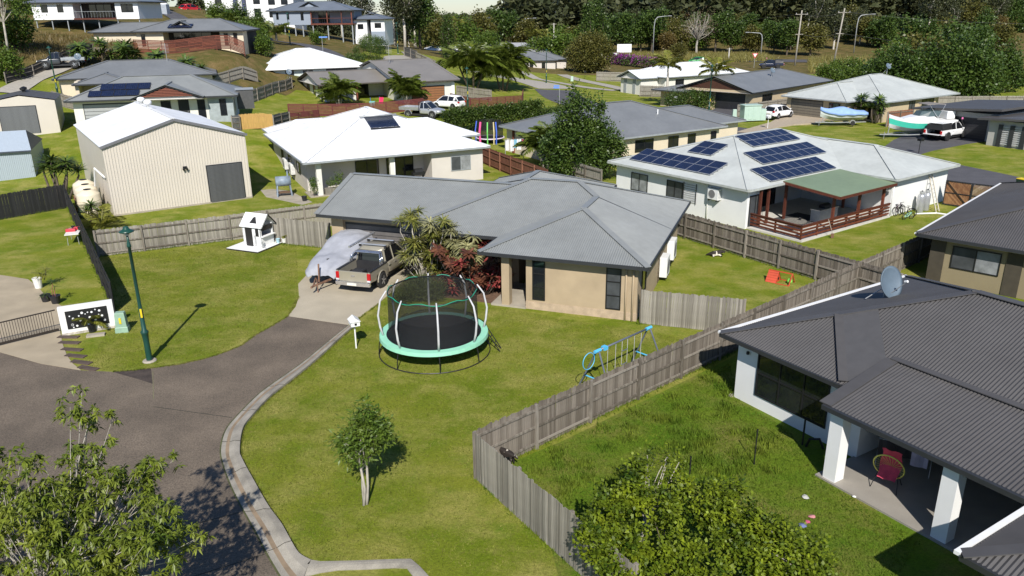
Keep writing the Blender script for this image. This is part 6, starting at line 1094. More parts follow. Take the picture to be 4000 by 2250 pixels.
for t in (.3, .6): MB().tube([(2.4+.6*t, .35-.25*t, Z*(1-t)), (2.35+.6*t, -.25*t, Z*(1-t))], .022, 6).build('rung', BLACK, r)
# second trampoline with coloured poles beyond the red fence
q = G(1915, 560); r = thing('small_trampoline', 'small trampoline with coloured foam poles behind the red brown fence', 'trampoline', q); MB().ring((0, 0, .7), 1.6, .07, 30, 6).build('padding', mat('foam_white', (.7, .6, .7), .6), r); MB().lathe([(.01, .68), (1.55, .69)], 24).build('mat', BLACK, r)
for i, c in enumerate(((.08, .16, .7), (.75, .1, .3), (.2, .65, .15), (.08, .16, .7), (.75, .1, .3), (.65, .55, .3))):
    a = math.pi*(1.05+.2*i*1.0) if i < 4 else i; x, y = 1.6*math.cos(a), 1.6*math.sin(a); MB().tube([(x, y, .1), (x*1.06, y*1.06, 1.5), (x*.95, y*.95, 2.6)], .075, 6).build('foam_pole', mat('foam_%d' % i, c, .6), r)
nv = MB(); n = 24
for z in (.7, 2.6): nv.v += [(1.5*math.cos(2*math.pi*i/n), 1.5*math.sin(2*math.pi*i/n), z) for i in range(n)]
nv.f = [(i, (i+1) % n, n+(i+1) % n, n+i) for i in range(n)]; nv.build('net', NET, r)
# clothes airer with washing
q = G(2010, 620); r = thing('clothes_line', 'clothes line hung with white and blue washing behind the palm', 'clothes line', q, R_(20)); MB().tube([(-1, 0, 0), (-1, 0, 2.0)], .03, 6).build('post', HW, r); MB().tube([(1, 0, 0), (1, 0, 2.0)], .03, 6).build('post', HW, r); MB().bar((-1.1, 0, 2.0), (1.1, 0, 2.0), .04, .04).build('bar', HW, r)
for i, (x, w, h, c) in enumerate(((-.75, .45, 1.1, (.75, .75, .76)), (-.25, .35, 1.2, (.75, .76, .78)), (.12, .3, .9, (.25, .5, .65)), (.5, .45, 1.1, (.76, .76, .76)), (.9, .2, .5, (.6, .15, .2)))): 
    v = [(x-w/2+w*k/4, .05*math.sin(k*2+i), 2.0-(h if j else 0)) for j in (0, 1) for k in range(5)]; MB().add(v, [(k, k+1, k+6, k+5) for k in range(4)]).build('garment', mat('cloth_%d' % i, c, .8), r)
# ------------------------------------------------------------------ swing set
A, B = G(2336, 1370, 2.0), G(2535, 1281, 2.0); d = B-A; L = d.length; r = thing('swing_set', 'grey and light blue metal swing set behind the long fence', 'swing set', (A.x, A.y, 0), math.atan2(d.y, d.x)); SG = mat('swing_grey', (.16, .18, .22), .4, metal=.3); SBU = mat('swing_blue', (.10, .48, .75), .45)
MB().tube([(-.15, 0, 2), (L, 0, 2)], .04, 8).build('top_bar', SG, r, smooth=True)
for x in (0, L):
    for s in (-1, 1): MB().tube([(x, s*.05, 2), (x-(.15 if x == 0 else -.15), s*.95, 0)], .035, 8).build('leg', SG, r)
    MB().tube([(x, -.6, .75), (x, .6, .75)], .03, 6).build('brace', SBU, r); MB().tube([(x-.2, 0, 2.0), (x+.15, 0, 2.0)], .07, 8).build('joint_cap', SBU, r)
MB().ring((-.42, .1, 1.66), .34, .016, 24, 6, 'y').build('hoop', SBU, r); MB().box(.3, .5, -.1, .1, 1.93, 2.07).build('joint_cap', SBU, r)
for x, z in ((.6, .5), (1.1, .5), (1.5, .9), (1.85, .9), (2.3, .45), (2.75, .45)): MB().tube([(x, 0, 2), (x+.03, .03, z)], .012, 5).build('chain', mat('chain_pale', (.45, .45, .42), .5), r)
for x in (.85, 2.52): MB().box(x-.25, x+.25, -.1, .1, .42, .46).build('seat', mat('seat_pale', (.6, .7, .72), .5), r)
MB().tube([(1.5, 0, .9), (1.85, 0, .9)], .02, 5).build('trapeze', SG, r); MB().tube([(1.5, 0, 1.5), (1.85, 0, 1.5)], .02, 5).build('trapeze', SG, r)
# ------------------------------------------------------------------ dogs, hutch, small yard things
def dog(name, label, loc, rz, standing=False):
    V = [(0, 0, .2), (.22, 0, .2), (.42, 0, .22), (.58, .02, .3), (.72, .04, .27), (.82, .05, .24), (-.15, 0, .15), (-.36, .05, .06), (.42, .12, .1), (.62, .2, .04), (.42, -.12, .12), (.62, -.2, .04), (0, .14, .1), (.1, .3, .04), (0, -.12, .1), (.1, -.3, .04)]
    E = [(0, 1), (1, 2), (2, 3), (3, 4), (4, 5), (0, 6), (6, 7), (2, 8), (8, 9), (2, 10), (10, 11), (0, 12), (12, 13), (0, 14), (14, 15)]; RR = [.15, .16, .15, .1, .09, .05, .07, .025, .06, .035, .06, .035, .07, .035, .07, .035]
    if standing: V = [(x, y*.5, z+(.32 if i < 8 or True else 0)) for i, (x, y, z) in enumerate(V)]; V = [(x, y, z) if i not in (9, 11, 13, 15) else (V[i][0]-.15, y, .02) for i, (x, y, z) in enumerate(V)]
    me = bpy.data.meshes.new(name); me.from_pydata(V, E, []); o = bpy.data.objects.new(name, me); COL.objects.link(o); sm = o.modifiers.new('skin', 'SKIN'); o.modifiers.new('sub', 'SUBSURF').render_levels = 2
    for i, x in enumerate(RR): me.skin_vertices[0].data[i].radius = (x, x)
    me.skin_vertices[0].data[0].use_root = True; me.materials.append(mat('dog_coat', (.02, .014, .011), .8, col2=(.70, .64, .55), scale=3.2)); cr = [n for n in me.materials[0].node_tree.nodes if n.type == 'VALTORGB'][0].color_ramp; cr.elements[0].position = .56; cr.elements[1].position = .6
    o.location = loc; o.rotation_euler[2] = rz; return tag(o, label, 'dog')
dog('dog', 'black and white dog lying on the side lawn by the fence', G(2780, 1000), R_(-5)); dog('dog', 'small black and white dog standing behind the fence corner', G(1975, 1850)+Vector((.2, .35, .12)), R_(150), True).scale = (.75, .75, .8)
HR = mat('hutch_red', (.52, .07, .03), .6, var=.12); p = G(3000, 1092); r = thing('pet_hutch', 'small red A frame pet hutch on the side lawn', 'hutch', p, R_(-40)); 
for s in (-1, 1): 
    for i in range(5): MB().add([(0, s*(.42-.084*i), .12*i+.01), (.6, s*(.42-.084*i), .12*i+.01), (.6, s*(.42-.084*(i+1)), .12*(i+1)), (0, s*(.42-.084*(i+1)), .12*(i+1))], [(0, 1, 2, 3)]).build('roof_board', HR, r)
MB().add([(.58, -.4, 0), (.58, .4, 0), (.58, 0, .57)], [(0, 1, 2)]).build('end_wall', HR, r); MB().lathe([(.09, 0), (.09, .01)], 10, (.59, 0, .2), 'x').build('hole', BLACK, r); MB().bar((0, 0, .6), (1.35, 0, .6), .05, .05).build('ridge', HR, r)
for s in (-1, 1): MB().bar((1.35, s*.42, 0), (1.35, 0, .6), .05, .05).build('frame', HR, r); MB().bar((.6, s*.42, .02), (1.35, s*.42, .02), .04, .04).build('frame', HR, r)
tag(MB().lathe([(.02, 0), (.13, .06), (.16, .16), (.1, .28), (.02, .32)], 10).build('green_ball', mat('toy_green', (.2, .6, .08), .5), loc=p+Vector((.95, -.75, 0))), 'bright green toy inside the hutch run', 'toy')
AC = mat('ac_white', (.76, .76, .74), .5, var=.03)
def ac(label, loc, rz, w=.95, h=.8, dp=.36):
    r = thing('air_conditioner', label, 'air conditioner', loc, rz, 'outdoor air conditioner units'); MB().box(-w/2, w/2, -dp, 0, .1, .1+h).build('case', AC, r, bev=.02); MB().ring((-.08*w, -dp-.01, .1+h/2), h*.36, .015, 24, 5, 'y').build('fan_ring', mat('ac_grille', (.3, .3, .3), .5), r); MB().lathe([(h*.35, -dp-.012), (h*.35, -dp-.006)], 20, (-.08*w, 0, .1+h/2), 'y').build('fan_grille', mat('ac_dark', (.16, .16, .16), .6), r)
    for i in range(6): MB().box(w/2, w/2+.006, -dp+.04, -.04, .2+i*h/8, .2+i*h/8+.04).build('louvre', mat('ac_grille'), r)
    for x in (-w*.35, w*.35): MB().box(x-.04, x+.04, -dp, 0, 0, .1).build('foot', BLACK, r)
    return r
aM = R_(-20)
for v, z, l in ((3.2, .15, 'nearer air conditioner on the tan house side wall'), (5.6, .45, 'farther air conditioner on the tan house side wall')): ac(l, loc2w(MH, (20.32, v, z)), aM+R_(90), 1.05, 1.15, .42)
for v, l in ((10.8, 'left air conditioner beside the white roofed house'), (9.6-1.6, 'right air conditioner beside the white roofed house')): ac(l, loc2w(WH, (.68, v, .6)), R_(26-90), 1.05, .95)
ac('air conditioner hung high on the solar house wall', loc2w(SH, (.53, 2.2+1.0, 1.55)), R_(36-90)); ac('air conditioner at the mint house corner', loc2w(W2, (3.2, .15, -.4)), R_(24), 1.2, 1.0); ac('air conditioner at the taupe house end wall', loc2w(TH, (.6, 1.2, -.6)), R_(28-90)); ac('air conditioner on the beige house side', loc2w(RC, (13.6, .5, .3)), R_(34))
# white house patio things
q = G(1112, 765); r = thing('offset_smoker', 'blue grey drum smoker on legs beside the white roofed house', 'barbecue', q, R_(20)); BG_ = mat('smoker_blue', (.22, .27, .33), .5, var=.25); MB().lathe([(.1, -.62), (.42, -.6), (.42, .6), (.1, .62)], 16, (0, 0, 1.25), 'x').build('drum', BG_, r, smooth=True)
for x in (-.5, .5):
    for y in (-.35, .35): MB().bar((x, y*.7, 1.0), (x*1.15, y*1.2, 0), .09, .09).build('leg', BG_, r)
MB().box(-.6, .6, -.3, .3, .3, .35).build('shelf', mat('rust', (.16, .09, .05), .9), r); MB().tube([(.4, 0, 1.6), (.4, 0, 2.1)], .07, 8).build('chimney', BG_, r)
r = thing('planter_box', 'grey planter box with rose bush on the white house porch', 'planter', loc2w(WH, (2.6, .8, .08)), R_(26)); MB().box(-.9, .9, -.3, .3, 0, .5).build('box', WOODG, r); V, F = leaves(lobes_points([(0, 0, 1.0, .7, .3, .5), (.4, 0, 1.5, .3, .3, .4)], 40, RNG, .4), 18, .12, .1, .04, RNG); npmesh('foliage', V, F, L_SMALL, r)
pot('dark pot with twiggy plant by the white house column', G(1190, 785), .22, .4, POT); tree('climbing_plant', 'leafy climber against the white house column', loc2w(WH, (.7, .5, .05)), [(0, 0, 1.0, .2, .2, .7)], 30, 20, .1, .12, .04, L_SMALL, BARK, .02, .4, 94, 4, .1, .4, cat='plant')
r = thing('barbecue', 'black kettle and hooded barbecue on the white house patio', 'barbecue', loc2w(WH, (10.2, 1.4, .08)), R_(26)); MB().box(-.55, .55, -.28, .28, .75, 1.0).build('body', BLACK, r); MB().lathe([(.05, -.4), (.28, -.38), (.28, .38), (.05, .4)], 12, (0, 0, 1.02), 'x').build('hood', BLACK, r)
for x in (-.45, .45): MB().bar((x, 0, 0), (x, 0, .75), .4, .05).build('leg', BLACK, r)
def plane_hit(root, px, py, eave, tn, face):
    z = eave+root.location.z
    for i in range(40):
        w = G(px, py, z); a = root.rotation_euler[2]; dx, dy = w.x-root.location.x, w.y-root.location.y; u = dx*math.cos(a)+dy*math.sin(a); v = -dx*math.sin(a)+dy*math.cos(a); z += .4*(root.location.z+eave+tn*(v if face == 'f' else u)-z)
    return u, v, z
u, v, z = plane_hit(WH, 1450, 508, 3.0, .36, 'f'); u2, v2, z2 = plane_hit(WH, 1562, 500, 3.0, .36, 'f'); u3, v3, z3 = plane_hit(WH, 1420, 463, 3.0, .36, 'f')
a = R_(26); X = Vector((math.cos(a), math.sin(a), 0)); Y = Vector((-X.y, X.x, 0)); V_ = (Y+Vector((0, 0, .36))).normalized(); N_ = X.cross(V_); wd = u2-u; hh = (v3-v)/math.cos(math.atan(.36))
r = thing('solar_collector', 'dark evacuated tube solar water collector on the white roof', 'solar collector'); r.matrix_world = Matrix.Translation(loc2w(WH, (u, v, z+.05))) @ Matrix((X, V_, N_)).transposed().to_4x4()
TB = mat('vacuum_tube', (.012, .02, .05), .12, spec=.8); t0 = MB().tube([(0, 0, .1), (0, hh, .1)], .045, 8).build('tube', TB, r, smooth=True); t0.location = (.05, 0, 0)
for i in range(1, int(wd/.115)): inst(t0, r, (.05+i*.115, 0, 0))
MB().tube([(-.4, hh, .14), (wd+.4, hh, .14)], .09, 10).build('manifold', HW, r, smooth=True); MB().box(-.05, wd+.05, -.05, .05, .02, .1).build('foot_rail', BLACK, r)
# satellite dishes
def dish(label, p, rz, el, R=.6, m=None, rise=.8):
    m = m or mat('dish_grey', (.11, .15, .19), .55, var=.08); r = thing('satellite_dish', label, 'satellite dish', p, rz, 'satellite dishes'); prof = [(.02+R*i/6, .28*R*(i/6)**2) for i in range(7)]
    d = MB().lathe(prof+[(R, .28*R-.02)]+[(x, z-.03) for x, z in reversed(prof)], 24).build('reflector', m, r, smooth=True); d.location = (0, 0, rise); d.rotation_euler = (R_(90)-el, 0, 0); d.scale = (1, 1.1, 1)
    MB().tube([(0, .1, -.3), (0, .12, rise)], .035, 8).build('mast', HW, r); MB().tube([(0, .1, rise*.7), (-.9*R, .9*R, -.15)], .02, 6).build('stay', HW, r); MB().tube([(0, .1, rise*.7), (.9*R, .9*R, .1)], .02, 6).build('stay', HW, r)
    tip = Vector((0, -math.cos(el), math.sin(el)))*R*1.5+Vector((0, 0, rise)); MB().tube([(0, -.05, rise-R*.9), tip], .018, 6).build('feed_arm', HW, r); MB().tube([tip, tip+Vector((0, .12, -.05))], .05, 8).build('feed_horn', TRIMW, r); return r
u, v, z = plane_hit(DH, 3462, 1160, 2.65, .372, 'l'); dish('large grey satellite dish on the charcoal roof', loc2w(DH, (u, v, z)), R_(26), R_(20), .58, rise=.6)
for p, l in ((loc2w(RC, (12, 7.7, 5.4)), 'dish on the ridge of the pale roof across the street'), (loc2w(MR, (13, 4, 4.2)), 'dish on the grey gable roof'), (loc2w(H1, (1.5, 4.5, 4.2)), 'white dish on the hillside grey roof'), (loc2w(TH, (-1.5, 10.5, 3.0)), 'blue grey dish at the taupe roof end')): dish(l, p, R_(20), R_(35), .4)
for p, l in ((loc2w(TH, (12.5, 5, 5.3)), 'television aerial on the taupe roof'), (loc2w(H1, (12, 5, 4.2)), 'thin aerial on the hillside grey roof')):
    r = thing('tv_aerial', l, 'aerial', p); MB().tube([(0, 0, -.3), (0, 0, 2.2)], .03, 6).build('mast', HW, r)
    for i in range(7): MB().bar((-.45, 0, 1.0+i*.18), (.45, 0, 1.0+i*.18), .03, .02).build('element', HW, r)
# solar house side yard
def wheel(root, c, R, name='wheel'): o = MB().ring((0, 0, 0), R, .03, 18, 5, 'y').build(name, BLACK, root); o.location = c; MB().lathe([(.02, -.02), (.02, .02)], 6, ax='y').build('hub', HW, o); return o
def bike(label, loc, rz, R, cm, lean=.15):
    r = thing('bicycle', label, 'bicycle', loc, rz); r.rotation_euler[0] = lean; w = R*3.1; wheel(r, (0, 0, R), R); wheel(r, (w, 0, R), R); f = MB()
    for p, q in (((0, 0, R), (w*.38, 0, R*.9)), ((w*.38, 0, R*.9), (w*.3, 0, R*2.3)), ((w*.3, 0, R*2.1), (w*.82, 0, R*2.3)), ((w*.38, 0, R*.9), (w*.82, 0, R*2.1)), ((0, 0, R), (w*.3, 0, R*2.1)), ((w, 0, R), (w*.8, 0, R*2.6))): f.tube([p, q], .022, 6)
    f.build('frame', cm, r); MB().box(w*.18, w*.4, -.06, .06, R*2.4, R*2.52).build('saddle', BLACK, r); MB().tube([(w*.78, -.25, R*2.75), (w*.8, 0, R*2.6), (w*.78, .25, R*2.75)], .018, 6).build('handlebar', BLACK, r); return r
bike('small child bicycle with pale green frame on the side lawn', G(3530, 858), R_(20), .22, mat('bike_green', (.3, .6, .5), .4)); bike('dark bicycle leaning against the white wall', G(3505, 848)+Vector((0, .3, 0)), R_(36), .33, mat('bike_dark', (.06, .03, .04), .4), -.2); bike('larger bicycle standing beside the child bicycle', G(3560, 846), R_(150), .3, mat('bike_black', (.03, .03, .03), .4), .15)
for px, py, l in ((3590, 828, 'nearer tall silver gas bottle against the white wall'), (3612, 822, 'farther tall silver gas bottle against the white wall')):
    r = thing('gas_bottle', l, 'gas bottle', G(px, py), 0, 'gas bottles'); MB().lathe([(.24, 0), (.26, .06), (.26, 1.15), (.22, 1.3), (.1, 1.38)], 16).build('cylinder', mat('gas_silver', (.5, .51, .53), .35, metal=.5), r, smooth=True); MB().lathe([(.14, 1.36), (.16, 1.4), (.16, 1.55)], 12).build('collar', HW, r); MB().tube([(0, 0, 1.38), (0, 0, 1.62)], .04, 6).build('valve', BLACK, r)
A, B = G(3662, 828), loc2w(SH, (16.6, -3.75, 2.5)); r = thing('ladder', 'aluminium ladder leaning on the white wall end', 'ladder', A); d = B-A; s = Vector((.36, .27, 0))
for k in (-.5, .5): MB().bar(s*k, s*k+d, .05, .08).build('rail', mat('ladder_cream', (.55, .5, .4), .5), r)
for i in range(9): c = d*((i+.7)/9.5); MB().tube([c-s*.5, c+s*.5], .02, 6).build('rung', HW, r)
tag(MB().tube([(0, 0, .06), (1.6, .1, .06)], .06, 8).tube([(1.6, .1, .06), (2.4, -.6, .06)], .06, 8).build('pvc_pipe', TRIMW, loc=G(3575, 838)), 'white plastic pipe lying along the wall on the lawn', 'pipe')
r = thing('shovel', 'long handled shovel leaning on the deck rail', 'shovel', G(3250, 930)); MB().tube([(0, 0, .3), (-.25, .35, 1.2)], .02, 6).build('handle', BARK_P, r); MB().box(-.1, .1, -.02, .02, 0, .32).build('blade', mat('rust'), r)
r = thing('lawn_mower', 'bright blue push mower against the white solar house wall', 'mower', G(2748, 845), R_(-50)); MB().box(-.35, .35, -.25, .25, .12, .4).build('deck', mat('mower_blue', (.02, .25, .65), .4), r, bev=.05)
for s in (-.22, .22): MB().tube([(.3, s, .35), (1.0, s, 1.2)], .02, 6).build('handle', HW, r)
for x in (-.28, .28):
    for y in (-.27, .27): MB().lathe([(.1, -.03), (.1, .03)], 10, (x, y, .1), 'y').build('wheel', BLACK, r)
r = thing('clothes_airer', 'folded clothes airer mounted on the white solar house wall', 'airer', loc2w(SH, (.5, 5.6, .9)), R_(36-90)); 
for x in (-.6, .6): MB().bar((x, 0, 0), (x, 0, 1.5), .04, .04).build('frame', BLACK, r)
for i in range(9): MB().bar((-.6, 0, .1+i*.16), (.6, 0, .1+i*.16), .02, .02).build('rod', BLACK, r)
p = loc2w(SH, (2.3, -2.2, .12)); r = thing('round_table', 'round weathered table on the timber deck', 'table', p); MB().lathe([(.75, .7), (.75, .76)], 24).build('tabletop', WOODG, r); MB().tube([(0, 0, 0), (0, 0, .7)], .07, 8).build('pedestal', WOODG, r); MB().lathe([(.3, 0), (.28, .05)], 12).build('foot', WOODG, r)
pot('small pot plant on the round deck table', p+Vector((.35, .1, .76)), .1, .16, POT)
r = thing('outdoor_kitchen', 'grey barbecue bench under the green pergola', 'barbecue', loc2w(SH, (6.6, -1.6, .12)), R_(36)); MB().box(-1.1, 1.1, -.35, .35, 0, .85).build('cabinet', TRIMG, r); MB().box(-1.15, 1.15, -.4, .4, .85, .9).build('bench_top', ALU, r); MB().lathe([(.05, -.4), (.26, -.38), (.26, .38), (.05, .4)], 12, (0, 0, .95), 'x').build('hood', BLACK, r)
tag(MB().box(-1.6, 1.6, -1.2, 1.2, 0, .012).build('outdoor_rug', mat('rug_dark', (.05, .05, .052), .95), loc=loc2w(SH, (5.4, -.4, .122)), rz=R_(36)), 'dark outdoor rug under the pergola', 'rug')
for i, (u, v, l) in enumerate(((2.9, 1.6, 'left bar stool in the shaded alfresco'), (3.7, 1.7, 'right bar stool in the shaded alfresco'))):
    r = thing('bar_stool', l, 'stool', loc2w(SH, (u, v, .12)), 0, 'bar stools'); MB().lathe([(.18, .72), (.18, .76)], 12).build('seat', BLACK, r)
    for k in range(4): a = k*math.pi/2; MB().tube([(.12*math.cos(a), .12*math.sin(a), .72), (.22*math.cos(a), .22*math.sin(a), 0)], .015, 5).build('leg', BLACK, r)
# electrical cabinet, bins
r = thing('electrical_cabinet', 'large pale green electrical cabinet beside the grey fence', 'utility box', G(2930, 470), R_(10)); EG = mat('cabinet_green', (.42, .55, .47), .5, var=.05); MB().box(-1.2, 1.2, -.6, .8, 0, 2.0).build('body', EG, r, bev=.03); MB().box(-1.3, 1.3, -.7, .9, 2.0, 2.1).build('lid', EG, r); MB().box(1.25, 2.0, -.5, .7, 0, 1.5).build('side_box', EG, r)
for x in (-.6, .05): MB().box(x, x+.5, -.63, -.6, .2, 1.8).build('door', EG, r)
for px, py, l in ((2868, 457, 'small pale pillar left of the electrical cabinet'), (2942, 465, 'small pale pillar before the electrical cabinet'), (2234, 318, 'small pale pillar on the corner verge')): r = thing('service_pillar', l, 'utility box', G(px, py)); MB().loft([[(-.3*a, -.22*a, z), (.3*a, -.22*a, z), (.3*a, .22*a, z), (-.3*a, .22*a, z)] for z, a in ((-.05, 1), (1.0, .8), (1.05, .7))]).build('body', EG, r)
def bin_(label, loc, lidc, rz=0., bc=(.02, .05, .03)):
    r = thing('wheelie_bin', label, 'bin', loc, rz, 'wheelie bins'); MB().loft([[(-a, -b, z), (a, -b, z), (a, b, z), (-a, b, z)] for z, a, b in ((.05, .22, .25), (.95, .29, .34))]).build('body', mat('bin_%.2f' % bc[1], bc, .5), r); MB().box(-.31, .31, -.38, .34, .95, 1.03).build('lid', mat('lid_%.2f%.2f' % lidc[:2], lidc, .5), r, bev=.02); MB().lathe([(.1, -.3), (.1, .3)], 10, (0, .3, .1), 'x').build('wheels', BLACK, r)
bin_('green wheelie bin beside the electrical cabinet', G(2982, 462), (.05, .3, .08), 0, (.06, .22, .05)); bin_('bin with yellow lid at the bungalow side', G(2210, 282), (.65, .5, .03)); bin_('green lidded bin at the bungalow side', G(2225, 282), (.05, .25, .08)); bin_('bin with bright yellow lid by the right street', G(3985, 745), (.75, .55, .02), .4)
r = thing('garden_shed', 'small dark garden cabinet beside the golden fence', 'shed', D(960, 405, 92), R_(20)); MB().box(-.9, .9, -.6, .6, -.5, 1.6).build('body', FCHAR, r); MB().add([(-1, -.7, 1.6), (1, -.7, 1.6), (1, .7, 1.75), (-1, .7, 1.75)], [(0, 1, 2, 3)]).build('roof', TRIMG, r)
r = thing('gas_bottle', 'silver water cylinder at the taupe house corner', 'cylinder', loc2w(TH, (1.0, -.2, -.4))); MB().lathe([(.35, -.5), (.36, 0), (.36, 1.3), (.2, 1.45)], 14).build('cylinder', mat('gas_silver'), r, smooth=True)
for i, (px, py, c, l) in enumerate(((1490, 395, (.6, .03, .1), 'red toy slide on the taupe house deck'), (1455, 400, (.25, .6, .6), 'teal tub on the taupe house deck'))):
    q = GT(px, py+10); r = thing('toy', l, 'toy', q); MB().loft([[(-.3, -.5, .0), (.3, -.5, .0), (.3, -.4, .06), (-.3, -.4, .06)], [(-.3, .3, .8), (.3, .3, .8), (.3, .4, .86), (-.3, .4, .86)]] if i == 0 else [[(-.4*a, -.3*a, z), (.4*a, -.3*a, z), (.4*a, .3*a, z), (-.4*a, .3*a, z)] for z, a in ((0, .8), (.5, 1))]).build('body', mat('toy_%d' % i, c, .4), r); MB().bar((-.3, .4, 0), (-.3, .4, 1.0), .05, .05).build('support', mat('toy_b', (.05, .1, .5), .4), r)
r = thing('portable_toilet', 'grey and white portable toilet on the top left road', 'toilet', D(645, 62, 168)); MB().box(-.8, .8, -.8, .8, -.6, 2.2).build('cabin', mat('loo_grey', (.35, .38, .42), .5), r); MB().lathe([(.85, 2.2), (.5, 2.6), (.1, 2.65)], 12).build('roof', TRIMW, r)
# ------------------------------------------------------------------ back lawn and patio, right
for px, py, h, l in ((2945, 1815, 1.35, 'black steel picket standing in the back lawn'), (2687, 1945, 1.5, 'black steel picket behind the leafy shrub')): tag(MB().bar((0, 0, -.2), (0, 0, h), .04, .035).bar((0, 0, h-.1), (0, 0, h), .05, .045).build('steel_picket', BLACK, loc=G(px, py)), l, 'post')
p = loc2w(DH, (7.6, -.3, .08)); r = thing('egg_chair', 'yellow round string chair draped with a pink towel on the patio', 'chair', p, R_(-40)); CH = mat('chair_yellow', (.62, .62, .12), .5)
rim = [Vector((.46*math.cos(t), -.12-.34*math.sin(t) if False else -.05-.42*math.sin(t)*.55, .75+.5*math.sin(t))) for t in [2*math.pi*i/24 for i in range(25)]]; MB().tube(rim, .022, 6).build('rim', CH, r, smooth=True)
cen = Vector((0, .28, .5)); st = MB()
for t in rim[:-1]: st.tube([t, t.lerp(cen, .5)+Vector((0, .1, -.03)), cen], .006, 4)
st.build('strings', CH, r)
tw = MB(); 
for j in range(9):
    for i in range(7): x = -.3+.1*i; t = j/8; y = .05+.26*math.sin(t*2.2)-.32*t*t*t*1.2-(0 if t < .8 else (t-.8)*.5); z = 1.28-1.0*t+.1*t*t; tw.v.append((x*(1-.1*math.sin(j)), y+.015*math.sin(i*2.1+j), z+.02*math.sin(i*1.7+j*.8)))
tw.f = [(j*7+i, j*7+i+1, (j+1)*7+i+1, (j+1)*7+i) for j in range(8) for i in range(6)]; two = tw.build('towel', mat('towel_pink', (.62, .07, .13), .9, var=.15, scale=6), r, smooth=True)
for x in (-.3, .3):
    MB().tube([(x, 0, .45), (x*1.3, -.3, 0)], .014, 6).build('leg', BLACK, r); MB().tube([(x, .1, .45), (x*1.2, .4, 0)], .014, 6).build('leg', BLACK, r)
p = loc2w(DH, (7.2, 1.2, .08)); r = thing('clothes_airer', 'clothes airer with dark and lilac clothes behind the egg chair', 'airer', p, R_(-30))
for x in (-.8, .8): MB().tube([(x, -.35, 0), (x, .3, 1.0)], .015, 6).build('leg', HW, r); MB().tube([(x, .35, 0), (x, -.3, 1.0)], .015, 6).build('leg', HW, r)
for y in (-.3, -.1, .1, .3): MB().tube([(-.8, y, 1.0), (.8, y, 1.0)], .012, 5).build('rod', HW, r)
for i, (x, y, w, h, c) in enumerate(((-.55, -.32, .5, .6, (.05, .05, .055)), (0, -.3, .5, .5, (.03, .03, .035)), (.45, -.33, .5, .7, (.45, .43, .55)), (.7, .3, .3, .6, (.4, .42, .45)), (.1, .1, .7, .5, (.04, .04, .05)))):
    v = [(x-w/2+w*k/4, y+.03*math.sin(k*2+i), 1.0-(h if j else 0)) for j in (0, 1) for k in range(5)]; MB().add(v, [(k, k+1, k+6, k+5) for k in range(4)]).build('garment', mat('wash_%d' % i, c, .9), r)
for i, (px, py, c, s, l) in enumerate(((3172, 2023, (.6, .25, .25), .12, 'pink toy scrap on the back lawn'), (3155, 2043, (.55, .1, .18), .09, 'red toy scrap on the back lawn'), (3135, 2057, (.15, .18, .35), .15, 'blue rag on the back lawn'), (3337, 1945, (.75, .75, .72), .07, 'white scrap near the patio edge'), (3146, 1946, (.5, .5, .45), .14, 'pale rope toy near the top of the lawn'), (3015, 2084, (.5, .5, .6), .13, 'lilac scrap beside the shrub'))):
    s *= .75; V = [(s*(1+.4*random.random())*math.cos(a), s*(1+.4*random.random())*math.sin(a), .03+.04*random.random()) for a in [k*math.pi/4 for k in range(8)]]; tag(MB().add(V+[(0, 0, .09)], [(k, (k+1) % 8, 8) for k in range(8)]).build('dog_toy', mat('scrap_%d' % i, c, .8), loc=G(px, py)), l, 'toy')
r = thing('hose_stand', 'black bent pipe stand by the white wall window', 'pipe', loc2w(DH, (4.4, -.3, 0))); MB().tube([(0, 0, 0), (.02, .05, 1.0)], .035, 8).build('upright', BLACK, r); MB().tube([(.1, -.1, 0), (.15, -.2, .35), (.45, -.3, .4), (.6, -.35, .05)], .045, 8).build('bent_pipe', BLACK, r)
# ------------------------------------------------------------------ vehicles
TYRE = mat('tyre', (.02, .02, .02), .8); RIM = mat('rim', (.45, .46, .47), .35, metal=.6); PLATE = mat('plate_pale', (.7, .68, .6), .5); REDL = mat('tail_red', (.45, .01, .015), .2); CLEAR = mat('lamp_clear', (.6, .6, .62), .15); PLAST = mat('black_plastic', (.025, .025, .027), .5); CGL = mat('car_glass', (.01, .011, .013), .05, spec=.9); CHROME = mat('chrome', (.7, .7, .72), .15, metal=.9)
def wheelset(root, xs, tr, R, W=.22, rimm=None):
    for x in xs:
        for s in (-1, 1):
            t = MB().lathe([(R*.62, -W/2), (R*.95, -W/2), (R, -W/2+.03), (R, W/2-.03), (R*.95, W/2), (R*.62, W/2)], 20, ax='y').build('wheel', TYRE, root, smooth=False); t.location = (x, s*tr, R)
            MB().lathe([(R*.63, -W/2+.02), (R*.6, s*(W/2-.03)), (R*.2, s*(W/2-.05)), (R*.12, s*(W/2))] if False else [(R*.63, -W/2+.03), (R*.63, W/2-.03)], 16, ax='y').build('rim', rimm or RIM, t)
            for k in range(5): a = k*2*math.pi/5; MB().bar((.0, s*(W/2-.02), 0), (R*.6*math.cos(a), s*(W/2-.02), R*.6*math.sin(a)), .05, R*.16).build('spoke', rimm or RIM, t)
def bring(x, zb, zs, zt, w, wt): return [(x, -w*.9, zb), (x, -w, zb+.13), (x, -w*1.005, (zb+zs)/2+.05), (x, -w*.975, zs), (x, -wt, zt), (x, wt, zt), (x, w*.975, zs), (x, w*1.005, (zb+zs)/2+.05), (x, w, zb+.13), (x, w*.9, zb)]
